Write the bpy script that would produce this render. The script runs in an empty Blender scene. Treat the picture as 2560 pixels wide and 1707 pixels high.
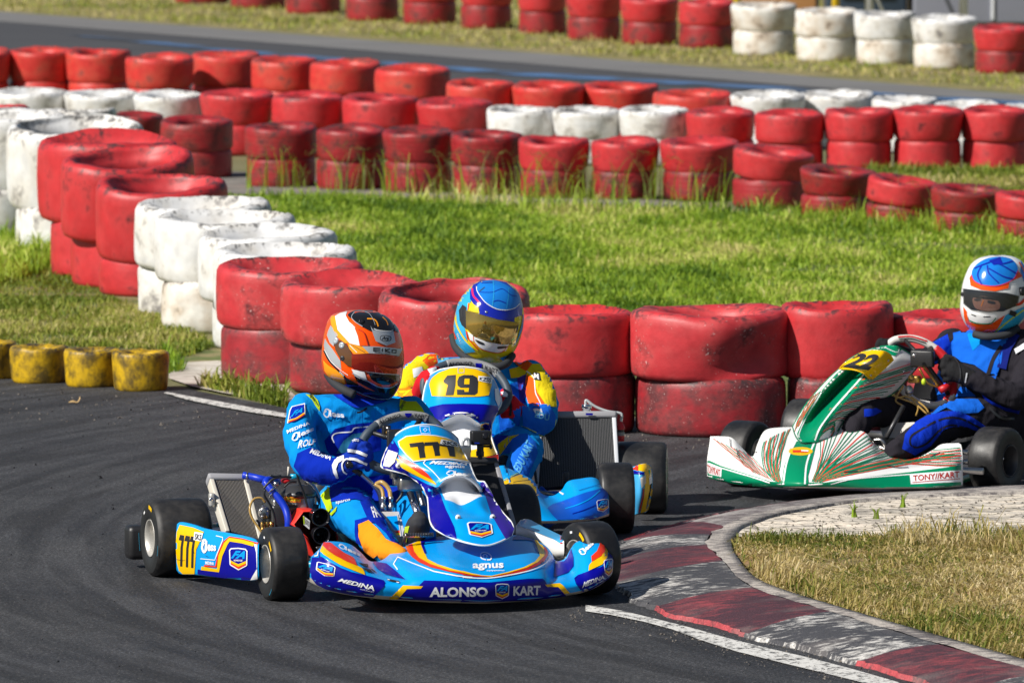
import bpy, bmesh, math, random
import numpy as np
from mathutils import Vector, Matrix, noise
from mathutils.bvhtree import BVHTree
from mathutils.geometry import delaunay_2d_cdt
R=math.radians
scene=bpy.context.scene
COL=scene.collection
# ------------------------------------------------------------ camera, sky, sun, exposure
CAMH=2.85; FPX=16870.0; PITCH=math.atan(1375.5/FPX)
cam_d=bpy.data.cameras.new('camera'); cam=bpy.data.objects.new('camera',cam_d); COL.objects.link(cam)
cam.location=(0,0,CAMH); cam.rotation_euler=(R(90)-PITCH,0,0)
cam_d.sensor_width=36; cam_d.lens=36*FPX/2560; cam_d.clip_start=1; cam_d.clip_end=5000
cam_d.dof.use_dof=True; cam_d.dof.focus_distance=24.3; cam_d.dof.aperture_fstop=9
scene.camera=cam
SUN=Vector((-.64,-.42,.62)).normalized()
w=bpy.data.worlds.new('World'); scene.world=w; w.use_nodes=True
nt=w.node_tree; bg=nt.nodes['Background']; sky=nt.nodes.new('ShaderNodeTexSky'); sky.sky_type='NISHITA'
sky.sun_disc=False; sky.sun_elevation=math.asin(SUN.z); sky.sun_rotation=math.atan2(SUN.x,SUN.y)
nt.links.new(sky.outputs[0],bg.inputs[0]); bg.inputs[1].default_value=0.05
sd=bpy.data.lights.new('sun','SUN'); sd.energy=5.0; sd.angle=R(.5); sd.color=(1,.955,.88)
so=bpy.data.objects.new('sun',sd); COL.objects.link(so); so.location=(-10,-5,20)
so.rotation_euler=SUN.to_track_quat('Z','Y').to_euler()
scene.view_settings.view_transform='Standard'; scene.view_settings.look='None'
scene.view_settings.exposure=0.22; scene.view_settings.gamma=1
# ------------------------------------------------------------ picture measurements -> world
CF=Vector((0,math.cos(PITCH),-math.sin(PITCH))); CU=Vector((0,math.sin(PITCH),math.cos(PITCH))); CR=Vector((1,0,0))
CAM=Vector((0,0,CAMH))
def ray(s): return (CF*FPX+CR*(s[0]-1280)+CU*(853.5-s[1])).normalized()
CROP={'S':(0,0,1),'V':(0,0,.91875),'A':(760,1240,5.2275),'B':(1140,1240,4.9786),'C':(940,1020,4.355),'D':(780,760,6.0308),
 'E':(700,960,3.4075),'G':(500,1160,4.9),'H':(1000,680,4.9),'I':(1160,1000,4.3558),'J':(1760,820,3.7325),'K':(2160,620,2.53),
 'L':(300,1160,4.9),'M':(280,760,2.0098),'N':(900,900,2.45),'O':(960,660,2.2405),'Q':(1740,600,2.3756),'T':(0,500,2.352),'U':(1500,1200,2.2189),
 'R':(0,0,1.8375),'W':(1280,0,1.8375)}
def S(c,x,y):
    o=CROP[c]; return (o[0]+x/o[2], o[1]+y/o[2])
def ground(c,x,y,z=0.0):
    d=ray(S(c,x,y)); t=(z-CAMH)/d.z; return CAM+d*t
class Frame:
    def __init__(s,o,head):   # head: heading angle, forward = (sin h, -cos h)
        s.o=Vector((o[0],o[1],0)); s.f=Vector((math.sin(head),-math.cos(head),0)); s.l=Vector((math.cos(head),math.sin(head),0))
    def w(s,f,l,z): return s.o+s.f*f+s.l*l+Vector((0,0,z))
    def p(s,c,x,y,f):
        d=ray(S(c,x,y)); t=((s.o+s.f*f)-CAM).dot(s.f)/d.dot(s.f); return CAM+d*t
# ------------------------------------------------------------ materials
MT={}
def nodes_of(m): return m.node_tree.nodes, m.node_tree.links
def mat(name,col,rough=.5,metal=0,coat=0,bump=0,bscale=60,var=0,vscale=8,spec=None,emis=None):
    if name in MT: return MT[name]
    m=bpy.data.materials.new(name); m.use_nodes=True; n,l=nodes_of(m); b=n['Principled BSDF']
    b.inputs['Base Color'].default_value=(*col,1); b.inputs['Roughness'].default_value=rough; b.inputs['Metallic'].default_value=metal
    b.inputs['Coat Weight'].default_value=coat; b.inputs['Coat Roughness'].default_value=.06
    if spec is not None: b.inputs['Specular IOR Level'].default_value=spec
    if var or bump:
        tc=n.new('ShaderNodeTexCoord')
    if var:
        nz=n.new('ShaderNodeTexNoise'); nz.inputs['Scale'].default_value=vscale; nz.inputs['Detail'].default_value=6
        l.new(tc.outputs['Object'],nz.inputs['Vector'])
        mx=n.new('ShaderNodeMix'); mx.data_type='RGBA'; mx.inputs['A'].default_value=(*[c*(1-var) for c in col],1)
        mx.inputs['B'].default_value=(*[min(1,c*(1+var)) for c in col],1)
        l.new(nz.outputs['Fac'],mx.inputs['Factor']); l.new(mx.outputs['Result'],b.inputs['Base Color'])
    if bump:
        nb=n.new('ShaderNodeTexNoise'); nb.inputs['Scale'].default_value=bscale; nb.inputs['Detail'].default_value=4
        l.new(tc.outputs['Object'],nb.inputs['Vector'])
        bp=n.new('ShaderNodeBump'); bp.inputs['Strength'].default_value=bump; bp.inputs['Distance'].default_value=.01
        l.new(nb.outputs['Fac'],bp.inputs['Height']); l.new(bp.outputs['Normal'],b.inputs['Normal'])
    MT[name]=m; return m
class NB:
    """small node-graph helper"""
    def __init__(s,name,rough=.8):
        s.m=bpy.data.materials.new(name); s.m.use_nodes=True; s.n,s.l=nodes_of(s.m); s.b=s.n['Principled BSDF']
        s.b.inputs['Roughness'].default_value=rough; s.tc=s.n.new('ShaderNodeTexCoord'); s.P=s.tc.outputs['Object']
        MT[name]=s.m
    def mapping(s,scale=(1,1,1),rot=(0,0,0),loc=(0,0,0),src=None):
        k=s.n.new('ShaderNodeMapping'); k.inputs['Scale'].default_value=scale; k.inputs['Rotation'].default_value=rot; k.inputs['Location'].default_value=loc
        s.l.new(src or s.P,k.inputs['Vector']); return k.outputs[0]
    def noise(s,scale,detail=4,src=None,rough=.5,dist=0):
        k=s.n.new('ShaderNodeTexNoise'); k.inputs['Scale'].default_value=scale; k.inputs['Detail'].default_value=detail
        k.inputs['Roughness'].default_value=rough; k.inputs['Distortion'].default_value=dist
        s.l.new(src or s.P,k.inputs['Vector']); return k.outputs['Fac']
    def voro(s,scale,src=None,feature='F1',out='Distance'):
        k=s.n.new('ShaderNodeTexVoronoi'); k.feature=feature; k.inputs['Scale'].default_value=scale
        s.l.new(src or s.P,k.inputs['Vector']); return k.outputs[out]
    def ramp(s,src,stops,interp='LINEAR'):
        k=s.n.new('ShaderNodeValToRGB'); k.color_ramp.interpolation=interp; e=k.color_ramp.elements
        while len(e)<len(stops): e.new(.5)
        for i,(p,c) in enumerate(stops):
            e[i].position=p; e[i].color=(*c,1) if len(c)==3 else c
        s.l.new(src,k.inputs[0]); return k.outputs[0]
    def step(s,src,a,b): return s.ramp(src,[(a,(0,0,0)),(b,(1,1,1))])
    def mix(s,fac,a,b,mode='MIX'):
        k=s.n.new('ShaderNodeMix'); k.data_type='RGBA'; k.blend_type=mode
        for sock,v in (('Factor',fac),('A',a),('B',b)):
            if isinstance(v,(int,float)): k.inputs[sock].default_value=v
            elif isinstance(v,tuple): k.inputs[sock].default_value=(*v,1)
            else: s.l.new(v,k.inputs[sock])
        return k.outputs['Result']
    def math(s,op,a,b=0.0,c=None):
        k=s.n.new('ShaderNodeMath'); k.operation=op
        for i,v in enumerate((a,b) if c is None else (a,b,c)):
            if isinstance(v,(int,float)): k.inputs[i].default_value=v
            else: s.l.new(v,k.inputs[i])
        return k.outputs[0]
    def sep(s,src=None):
        k=s.n.new('ShaderNodeSeparateXYZ'); s.l.new(src or s.P,k.inputs[0]); return k.outputs
    def comb(s,x,y,z=0.0):
        k=s.n.new('ShaderNodeCombineXYZ')
        for i,v in enumerate((x,y,z)):
            if isinstance(v,(int,float)): k.inputs[i].default_value=v
            else: s.l.new(v,k.inputs[i])
        return k.outputs[0]
    def color(s,src):
        if isinstance(src,tuple): s.b.inputs['Base Color'].default_value=(*src,1)
        else: s.l.new(src,s.b.inputs['Base Color'])
    def rough(s,src): s.l.new(src,s.b.inputs['Roughness'])
    def bump(s,src,strength=.5,dist=.01):
        k=s.n.new('ShaderNodeBump'); k.inputs['Strength'].default_value=strength; k.inputs['Distance'].default_value=dist
        s.l.new(src,k.inputs['Height']); s.l.new(k.outputs[0],s.b.inputs['Normal'])
# ------------------------------------------------------------ mesh building
def tag(o,label=None,cat=None,group=None,kind=None):
    if label: o['label']=label
    if cat: o['category']=cat
    if group: o['group']=group
    if kind: o['kind']=kind
    return o
def thing(name,label,cat,loc,group=None):
    o=bpy.data.objects.new(name,None); COL.objects.link(o); o.location=loc; o.empty_display_size=.1
    return tag(o,label,cat,group)
def inpoly(x,y,P):
    c=False; j=len(P)-1
    for i in range(len(P)):
        xi,yi=P[i]; xj,yj=P[j]
        if (yi>y)!=(yj>y) and x<(xj-xi)*(y-yi)/(yj-yi+1e-12)+xi: c=not c
        j=i
    return c
def cr(p0,p1,p2,p3,t):
    return .5*((2*p1)+(-p0+p2)*t+(2*p0-5*p1+4*p2-p3)*t*t+(-p0+3*p1-3*p2+p3)*t*t*t)
def spline(pts,n=6,closed=False):
    """Catmull-Rom through pts (tuples or Vectors)"""
    P=[Vector(p) for p in pts]; out=[]; N=len(P)
    for i in range(N if closed else N-1):
        a=P[(i-1)%N] if closed or i>0 else P[0]*2-P[1]
        b=P[i]; c=P[(i+1)%N]; d=P[(i+2)%N] if closed or i+2<N else P[-1]*2-P[-2]
        for k in range(n): out.append(cr(a,b,c,d,k/n))
    if not closed: out.append(P[-1])
    return out
class Mb:
    def __init__(s): s.v=[]; s.f=[]; s.m=[]; s.mats=[]; s.sm=[]; s.bvh=None; s.off0=.0006
    def mi(s,m):
        m=MT[m] if isinstance(m,str) else m
        if m not in s.mats: s.mats.append(m)
        return s.mats.index(m)
    def add(s,v,f,m,smooth=True):
        o=len(s.v); k=s.mi(m); s.v.extend([tuple(p) for p in v])
        for q in f: s.f.append(tuple(i+o for i in q)); s.m.append(k); s.sm.append(smooth)
        return s
    def grid(s,rows,m,closed=False,smooth=True):
        R_=len(rows); C_=len(rows[0]); v=[p for r in rows for p in r]; f=[]
        for i in range(R_-1):
            for j in range(C_ if closed else C_-1):
                k=(j+1)%C_; f.append((i*C_+j,i*C_+k,(i+1)*C_+k,(i+1)*C_+j))
        return s.add(v,f,m,smooth)
    def patch(s,ctrl,m,n=5,closed=False):
        """bicubic surface through a control grid of world points"""
        rows=[spline(r,n,closed) for r in ctrl]
        cols=[spline([r[j] for r in rows],n) for j in range(len(rows[0]))]
        rows=[[c[i] for c in cols] for i in range(len(cols[0]))]
        s.grid(rows,m,closed); return rows
    def box(s,c,size,m,ax=None,bev=.0,smooth=False):
        """box with centre, full sizes and optional 3 axes; bevelled edges"""
        ax=ax or (Vector((1,0,0)),Vector((0,1,0)),Vector((0,0,1))); c=Vector(c)
        bm=bmesh.new(); bmesh.ops.create_cube(bm,size=1)
        for v in bm.verts: v.co=Vector((v.co.x*size[0],v.co.y*size[1],v.co.z*size[2]))
        if bev: bmesh.ops.bevel(bm,geom=bm.edges[:],offset=bev,segments=2,profile=.6,affect='EDGES')
        bm.verts.index_update()
        s.add([c+ax[0]*v.co.x+ax[1]*v.co.y+ax[2]*v.co.z for v in bm.verts],[[v.index for v in f.verts] for f in bm.faces],m,bool(bev) or smooth)
        bm.free(); return s
    def tube(s,pts,r,m,n=10,sub=5,closed=False,cap=True):
        P=spline(pts,sub,closed) if sub>1 and len(pts)>2 else [Vector(p) for p in pts]; N=len(P)
        rr=r if callable(r) else (lambda t:r)
        up=Vector((0,0,1)); rows=[]; prev=None
        for i in range(N):
            a=P[(i-1)%N] if closed or i>0 else P[0]; b=P[(i+1)%N] if closed or i<N-1 else P[-1]
            t=(b-a).normalized() if (b-a).length>1e-9 else Vector((0,0,1))
            if prev is None: u=t.cross(up); u=t.cross(Vector((1,0,0))) if u.length<.1 else u
            else: u=prev-t*prev.dot(t)
            u.normalize(); prev=u; w_=t.cross(u); q=rr(i/(N-1 or 1))
            rows.append([P[i]+(u*math.cos(2*math.pi*k/n)+w_*math.sin(2*math.pi*k/n))*q for k in range(n)])
        if closed: rows.append(rows[0])
        elif cap: rows=[[P[0]]*n]+rows+[[P[-1]]*n]
        s.grid(rows,m,True); return s
    def lathe(s,c,ax,prof,m,n=32,mats=None):
        """prof: (radius, offset along ax)"""
        ax=Vector(ax).normalized(); u=ax.cross(Vector((0,0,1))); u=Vector((1,0,0)) if u.length<.05 else u.normalized(); w_=ax.cross(u); c=Vector(c)
        rows=[[c+ax*h+(u*math.cos(2*math.pi*k/n)+w_*math.sin(2*math.pi*k/n))*r for k in range(n)] for r,h in prof]
        if mats is None: s.grid(rows,m,True)
        else:
            for i in range(len(rows)-1): s.grid(rows[i:i+2],mats[i],True)
        return s
    def ell(s,c,rad,m,ax=None,n=16):
        ax=ax or (Vector((1,0,0)),Vector((0,1,0)),Vector((0,0,1))); c=Vector(c)
        rows=[[c+ax[0]*rad[0]*math.sin(a)*math.cos(b)+ax[1]*rad[1]*math.sin(a)*math.sin(b)+ax[2]*rad[2]*math.cos(a) for b in [2*math.pi*k/n for k in range(n)]] for a in [math.pi*i/(n//2) for i in range(n//2+1)]]
        return s.grid(rows,m,True)
    def rows(s,fr,c,rows,m,depth=1.0,n=28,sub=3,power=1.0,f0=0.0,maxd=9):
        """round body: every row gives left and right outline points (xl,yl,xr,yr[,f]) ; its depth follows its width"""
        W=[]
        for r in rows:
            f=r[4] if len(r)>4 else f0
            a=fr.p(c,r[0],r[1],f); b=fr.p(c,r[2],r[3],f); W.append((a,b))
        A=spline([x[0] for x in W],sub); B=spline([x[1] for x in W],sub); out=[]
        for a,b in zip(A,B):
            mid=(a+b)/2; h=(b-a)/2; d=min(h.length*depth,maxd); row=[]
            for k in range(n):
                t=2*math.pi*k/n; row.append(mid-h*math.cos(t)+fr.f*(d*math.copysign(abs(math.sin(t))**power,math.sin(t))))
            out.append(row)
        out=[[(A[0]+B[0])/2]*n]+out+[[(A[-1]+B[-1])/2]*n]
        s.grid(out,m,True); return s
    # decals: real painted sheets lying on the surface
    def freeze(s):
        f=[];m=[];sm=[]
        for q,a,b in zip(s.f,s.m,s.sm):
            for i in range(1,len(q)-1): f.append((q[0],q[i],q[i+1])); m.append(a); sm.append(b)
        s.f,s.m,s.sm=f,m,sm; s.bvh=BVHTree.FromPolygons([Vector(v) for v in s.v],s.f); return s
    def cast(s,p,off):
        d=ray(p); h=s.bvh.ray_cast(CAM,d)
        
        if h[0] is None: return None
        n=h[1] if h[1].dot(d)<0 else -h[1]
        return h[0]-d*off+n*(.0010+.3*abs(off))
    def sheet(s,pts,tris,m,layer):
        off=.0009*layer+s.off0; V=[s.cast(p,off) for p in pts]; ok={}; vv=[]
        for i,p in enumerate(V):
            if p is not None: ok[i]=len(vv); vv.append(p)
        ff=[]
        for t in tris:
            if all(i in ok for i in t):
                a=[vv[ok[i]] for i in t]
                if max((a[0]-a[1]).length,(a[1]-a[2]).length,(a[2]-a[0]).length)<.12: ff.append([ok[i] for i in t])
        s.add(vv,ff,m,True)
    def poly(s,c,pts,m,layer=1,g=7,smooth=False,sub=5):
        P=[S(c,*p) for p in pts]
        if smooth: P=[tuple(q[:2]) for q in spline([(a,b,0) for a,b in P],sub,True)]
        else:
            Q=[]
            for i in range(len(P)):
                a=P[i]; b=P[(i+1)%len(P)]; n=max(1,int(math.dist(a,b)/g))
                for k in range(n): Q.append((a[0]+(b[0]-a[0])*k/n,a[1]+(b[1]-a[1])*k/n))
            P=Q
        xs=[p[0] for p in P]; ys=[p[1] for p in P]; V=[Vector(p) for p in P]; E=[(i,(i+1)%len(P)) for i in range(len(P))]
        y=min(ys)+g/2
        while y<max(ys):
            x=min(xs)+g/2
            while x<max(xs):
                if inpoly(x,y,P): V.append(Vector((x,y)))
                x+=g
            y+=g
        o=delaunay_2d_cdt(V,E,[],1,1e-5)
        s.sheet([tuple(v) for v in o[0]],o[2],m,layer); return s
    def stroke(s,c,pts,wd,m,layer=1,smooth=True,g=6):
        P=[S(c,*p) for p in pts]; wd=wd/CROP[c][2]
        if smooth and len(P)>2: P=[tuple(q[:2]) for q in spline([(a,b,0) for a,b in P],5)]
        L=[];Rr=[]
        for i,p in enumerate(P):
            a=P[max(0,i-1)]; b=P[min(len(P)-1,i+1)]; d=Vector((b[0]-a[0],b[1]-a[1])); d.normalize(); n=(-d.y*wd/2,d.x*wd/2)
            L.append((p[0]+n[0],p[1]+n[1])); Rr.append((p[0]-n[0],p[1]-n[1]))
        pts=[];tr=[]
        for i in range(len(P)-1):
            k=max(1,int(math.dist(P[i],P[i+1])/g))
            for j in range(k+(1 if i==len(P)-2 else 0)):
                t=j/k; pts.append((L[i][0]*(1-t)+L[i+1][0]*t,L[i][1]*(1-t)+L[i+1][1]*t)); pts.append((Rr[i][0]*(1-t)+Rr[i+1][0]*t,Rr[i][1]*(1-t)+Rr[i+1][1]*t))
        for i in range(0,len(pts)-2,2): tr+= [(i,i+1,i+2),(i+1,i+3,i+2)]
        s.sheet(pts,tr,m,layer); return s
    def text(s,c,txt,quad,m,layer=2,bold=.02,shear=0):
        """quad: bottom-left, bottom-right, top-right, top-left in picture measure"""
        V,F=glyphs(txt,bold,shear); Q=[S(c,*q) for q in quad]; pts=[]
        for x,y in V:
            a=(Q[0][0]*(1-x)+Q[1][0]*x,Q[0][1]*(1-x)+Q[1][1]*x); b=(Q[3][0]*(1-x)+Q[2][0]*x,Q[3][1]*(1-x)+Q[2][1]*x)
            pts.append((a[0]*(1-y)+b[0]*y,a[1]*(1-y)+b[1]*y))
        F=list(F); G_=5
        for it in range(9):
            N_=[]; mid={}; ch=False
            def md(a,b):
                k_=(min(a,b),max(a,b))
                if k_ not in mid: mid[k_]=len(pts); pts.append(((pts[a][0]+pts[b][0])/2,(pts[a][1]+pts[b][1])/2))
                return mid[k_]
            for t in F:
                e=[math.dist(pts[t[i]],pts[t[(i+1)%3]]) for i in range(3)]; i=e.index(max(e))
                if e[i]>G_: a,b,c_=t[i],t[(i+1)%3],t[(i+2)%3]; m_=md(a,b); N_+=[(a,m_,c_),(m_,b,c_)]; ch=True
                else: N_.append(t)
            F=N_
            if not ch: break
        s.sheet(pts,F,m,layer); return s
    def build(s,name,parent=None,label=None,kind=None,autosm=None):
        top=parent
        while top is not None and top.parent is not None: top=top.parent
        L=top.location if top is not None else Vector((0,0,0))
        me=bpy.data.meshes.new(name); me.from_pydata([tuple(Vector(v)-L) for v in s.v],[],s.f)
        for m in s.mats: me.materials.append(m)
        me.polygons.foreach_set('material_index',s.m); me.polygons.foreach_set('use_smooth',s.sm); me.update()
        if autosm: me.set_sharp_from_angle(angle=R(autosm))
        o=bpy.data.objects.new(name,me); COL.objects.link(o); o.parent=parent
        return tag(o,label,None,None,kind)
_G={}
def glyphs(txt,bold,shear):
    k=(txt,bold,shear)
    if k in _G: return _G[k]
    cu=bpy.data.curves.new('t','FONT'); cu.body=txt; cu.offset=bold; cu.shear=shear; cu.resolution_u=3
    o=bpy.data.objects.new('t',cu); COL.objects.link(o); dg=bpy.context.evaluated_depsgraph_get(); dg.update()
    e=o.evaluated_get(dg); me=e.to_mesh(); V=[(v.co.x,v.co.y) for v in me.vertices]; me.calc_loop_triangles(); F=[tuple(t.vertices) for t in me.loop_triangles]; e.to_mesh_clear()
    bpy.data.objects.remove(o); bpy.data.curves.remove(cu)
    x0=min(v[0] for v in V);x1=max(v[0] for v in V);y0=min(v[1] for v in V);y1=max(v[1] for v in V)
    V=[((x-x0)/(x1-x0),(y-y0)/(y1-y0)) for x,y in V]
    _G[k]=(V,F); return _G[k]
def remesh(mb,voxel=.008,smooth=5,wr=0,ws=12,seed=0):
    """one continuous skin round a set of overlapping solids"""
    me=bpy.data.meshes.new('tmp'); me.from_pydata([tuple(v) for v in mb.v],[],mb.f); me.update()
    bm=bmesh.new(); bm.from_mesh(me); bmesh.ops.remove_doubles(bm,verts=bm.verts,dist=1e-5); bmesh.ops.recalc_face_normals(bm,faces=bm.faces); bm.to_mesh(me); bm.free()
    o=bpy.data.objects.new('tmp',me); COL.objects.link(o)
    r=o.modifiers.new('r','REMESH'); r.mode='VOXEL'; r.voxel_size=voxel; r.use_smooth_shade=True
    sm=o.modifiers.new('s','SMOOTH'); sm.factor=.5; sm.iterations=smooth
    dg=bpy.context.evaluated_depsgraph_get(); dg.update(); e=o.evaluated_get(dg); m2=e.to_mesh()
    V=[v.co.copy() for v in m2.vertices]; N=[v.normal.copy() for v in m2.vertices]; F=[tuple(p.vertices) for p in m2.polygons]; e.to_mesh_clear()
    bpy.data.objects.remove(o); bpy.data.meshes.remove(me)
    if wr:
        for i,v in enumerate(V):
            q=v*ws+Vector((seed*3.1,seed,0)); d=noise.noise(q); r1=1-abs(noise.noise(q*1.7+Vector((5,1,2))))*2.4
            V[i]=v+N[i]*(wr*(.55*d+.6*max(-.6,r1)))
    return V,F
# ============================================================ THE GROUND
rng=random.Random(4)
# --- materials of the setting
k=NB('asphalt_near',.75)
s_=k.sep(); dx=k.math('SUBTRACT',s_[0],6.6); dy=k.math('SUBTRACT',s_[1],25.7)
rad=k.math('SQRT',k.math('ADD',k.math('MULTIPLY',dx,dx),k.math('MULTIPLY',dy,dy)))
ang=k.math('ARCTAN2',dy,dx)
pol=k.comb(k.math('MULTIPLY',rad,5.0),k.math('MULTIPLY',k.math('SINE',ang),3.0),k.math('COSINE',ang))
streak=k.math('ADD',k.math('MULTIPLY',k.noise(2.0,3,pol,.5),.72),k.math('MULTIPLY',k.noise(5,6),.28)); pol2=k.comb(k.math('MULTIPLY',rad,20.0),k.math('MULTIPLY',k.math('SINE',ang),7.0),3.0); fine=k.noise(1.4,4,pol2,.6)
grain=k.noise(170,3,None,.7); grain2=k.voro(95)
big=k.noise(.8,4)
base=k.ramp(streak,[(.3,(.015,.016,.020)),(.45,(.023,.024,.028)),(.56,(.036,.0375,.043)),(.72,(.050,.052,.058))])
base=k.mix(k.math('MULTIPLY',k.step(fine,.55,.8),.25),base,(.07,.071,.075))
base=k.mix(k.math('MULTIPLY',k.step(big,.45,.7),.3),base,(.05,.049,.048))
base=k.mix(k.math('MULTIPLY',k.step(k.noise(1.0,2,k.comb(k.math('MULTIPLY',rad,6.0),k.math('MULTIPLY',k.math('SINE',ang),5.0),9.0)),.52,.62),.8),base,(.012,.0125,.015))
gm=k.noise(80,3,None,.8)
base=k.mix(.8,base,k.ramp(gm,[(.34,(.3,)*3),(.5,(1.0,)*3),(.62,(2.6,)*3)]),'MULTIPLY')
base=k.mix(.75,base,k.ramp(grain,[(.3,(.25,.25,.25)),(.52,(.85,.85,.85)),(.68,(2.0,1.95,1.9))]),'MULTIPLY')
base=k.mix(k.math('MULTIPLY',k.step(k.noise(120,1),.66,.74),.45),base,(.28,.26,.24))
k.color(base); k.rough(k.ramp(streak,[(.3,(.7,)*3),(.7,(.9,)*3)])); k.bump(grain,.55,.004)
k=NB('asphalt_far',.8)
m1=k.mapping((.25,6,1),(0,0,R(-22)))
a=k.noise(1.0,5,m1); k.color(k.mix(k.math('MULTIPLY',k.step(k.noise(2.5,5,m1),.4,.65),.8),k.ramp(a,[(.3,(.030,.031,.036)),(.7,(.075,.075,.08))]),(.055,.055,.06)))
k=NB('asphalt_edge',.85); m1=k.mapping((.3,5,1),(0,0,R(-22))); k.color(k.ramp(k.noise(1.2,5,m1),[(.3,(.11,.108,.11)),(.7,(.22,.215,.21))]))
k=NB('blue_worn',.7); k.color(k.mix(k.step(k.noise(1.5,5),.42,.6),(.045,.05,.06),(.07,.16,.33)))
k=NB('dirt',.95); k.color(k.mix(k.noise(6,5),k.ramp(k.noise(1.2,6),[(.3,(.12,.11,.05)),(.55,(.20,.17,.09)),(.75,(.26,.21,.14))]),(.13,.14,.045))); k.bump(k.noise(30,4),.5,.02)
k=NB('dry_strip',.95); mp=k.mapping((1,3,1)); k.color(k.mix(k.step(k.noise(14,5,mp),.4,.62),k.ramp(k.noise(1.3,6),[(.35,(.17,.155,.05)),(.5,(.30,.25,.10)),(.65,(.36,.28,.15))]),(.13,.13,.035))); k.bump(k.noise(40,4),.6,.03)
k=NB('turf',.95); k.color(k.mix(k.step(k.noise(5,5),.4,.65),(.075,.115,.018),(.13,.15,.035))); k.bump(k.noise(40,4),.6,.03)
k=NB('turf_left',.95); k.color(k.mix(k.step(k.noise(4,6),.42,.6),(.10,.13,.03),(.26,.21,.10))); k.bump(k.noise(40,4),.6,.03)
k=NB('turf_dry',.95); k.color(k.ramp(k.noise(9,6),[(.35,(.09,.085,.025)),(.5,(.24,.17,.07)),(.66,(.36,.21,.10))])); k.bump(k.noise(40,4),.6,.02)
k=NB('sandy_grey',.95); k.color(k.ramp(k.noise(5,6),[(.3,(.13,.12,.11)),(.7,(.25,.23,.20))])); k.bump(k.noise(60,4),.4,.01)
k=NB('concrete_patch',.9); k.color(k.ramp(k.noise(7,7),[(.3,(.34,.29,.24)),(.5,(.52,.47,.41)),(.7,(.62,.58,.52))])); k.bump(k.noise(40,5),.5,.01)
k=NB('line_white',.8); g=k.noise(95,3); k.color(k.mix(k.step(k.math('ADD',k.math('MULTIPLY',k.noise(60,3),.65),k.math('MULTIPLY',k.noise(14,4),.4)),.42,.52),(.05,.05,.052),(.66,.65,.62))); k.bump(g,.5,.004)
def worn(name,paint,lo,hi,dark=(.035,.034,.038),edge=None):
    k=NB(name,.7); mp=k.mapping((16,34,16),(0,0,R(14))); n1=k.noise(1.0,6,mp,.72); n2=k.noise(3.2,5); n3=k.noise(150,3)
    v=k.math('ADD',k.math('MULTIPLY',n1,.62),k.math('MULTIPLY',n2,.38))
    c=k.mix(k.step(v,lo,hi),dark,paint); c=k.mix(k.math('MULTIPLY',k.step(k.noise(4.5,6),.52,.7),.45),c,(.20,.175,.165)); c=k.mix(.6,c,k.ramp(n3,[(.3,(.55,)*3),(.7,(1.4,)*3)]),'MULTIPLY'); k.color(c); k.bump(n3,.6,.006)
worn('kerb_red',(.34,.055,.065),.48,.68,(.062,.024,.034)); worn('kerb_white',(.62,.60,.57),.515,.60,(.055,.055,.062)); worn('kerb_rim',(.52,.47,.42),.44,.54,(.14,.125,.125))
worn('kerb_red_edge',(.42,.06,.07),.38,.5,(.07,.03,.035)); worn('kerb_white_edge',(.62,.58,.53),.38,.5)
k=NB('cobble',.9)
mp=k.mapping((1,1,1),(0,0,R(-6))); br=k.n.new('ShaderNodeTexBrick'); br.inputs['Scale'].default_value=5.2; br.inputs['Mortar Size'].default_value=.03; br.inputs['Mortar Smooth'].default_value=.6
br.inputs['Color1'].default_value=(.66,.61,.54,1); br.inputs['Color2'].default_value=(.54,.51,.47,1); br.inputs['Mortar'].default_value=(.24,.215,.18,1); br.inputs['Brick Width'].default_value=.62; br.inputs['Row Height'].default_value=.40
wv=k.n.new('ShaderNodeVectorMath'); wv.operation='ADD'; nzc=k.n.new('ShaderNodeTexNoise'); nzc.inputs['Scale'].default_value=6; k.l.new(mp,nzc.inputs['Vector'])
sc=k.n.new('ShaderNodeVectorMath'); sc.operation='SCALE'; sc.inputs['Scale'].default_value=.22; k.l.new(nzc.outputs['Color'],sc.inputs[0]); k.l.new(mp,wv.inputs[0]); k.l.new(sc.outputs[0],wv.inputs[1]); k.l.new(wv.outputs[0],br.inputs['Vector'])
stain=k.ramp(k.noise(9,6),[(.35,(.62,.60,.57)),(.52,(1.15,1.1,1.02)),(.75,(1.5,1.4,1.28))]); k.color(k.mix(1.0,br.outputs['Color'],stain,'MULTIPLY'))
k.bump(k.math('ADD',k.math('MULTIPLY',br.outputs['Fac'],-.8),k.math('MULTIPLY',k.noise(45,5),.4)),.9,.02)

def flat(name,c,pts,m,z,smooth=False,kind='structure',sub=4):
    P=[ground(c,x,y,z) for x,y in pts]
    if smooth: P=spline(P,sub,True)
    o=delaunay_2d_cdt([Vector((p.x,p.y)) for p in P],[(i,(i+1)%len(P)) for i in range(len(P))],[],1,1e-6)
    mb=Mb(); F=[f if (Vector(o[0][f[1]])-Vector(o[0][f[0]])).cross(Vector(o[0][f[2]])-Vector(o[0][f[0]]))>0 else f[::-1] for f in o[2]]
    mb.add([(v[0],v[1],z) for v in o[0]],F,m,False); ob=mb.build(name); return tag(ob,kind=kind)
mb=Mb(); mb.add([(-3000,-500,-.004),(3000,-500,-.004),(3000,4500,-.004),(-3000,4500,-.004)],[(0,1,2,3)],'dirt',False); tag(mb.build('ground'),kind='structure')
# near track: everything in front of the curved barrier
flat('track','V',[(-900,870),(-10,868),(385,888),(430,893),(560,918),(700,945),(900,950),(1200,955),(1500,960),(2000,960),(2500,960),(3000,960),(4200,2600),(-1500,2600)],'asphalt_near',.002)
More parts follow.
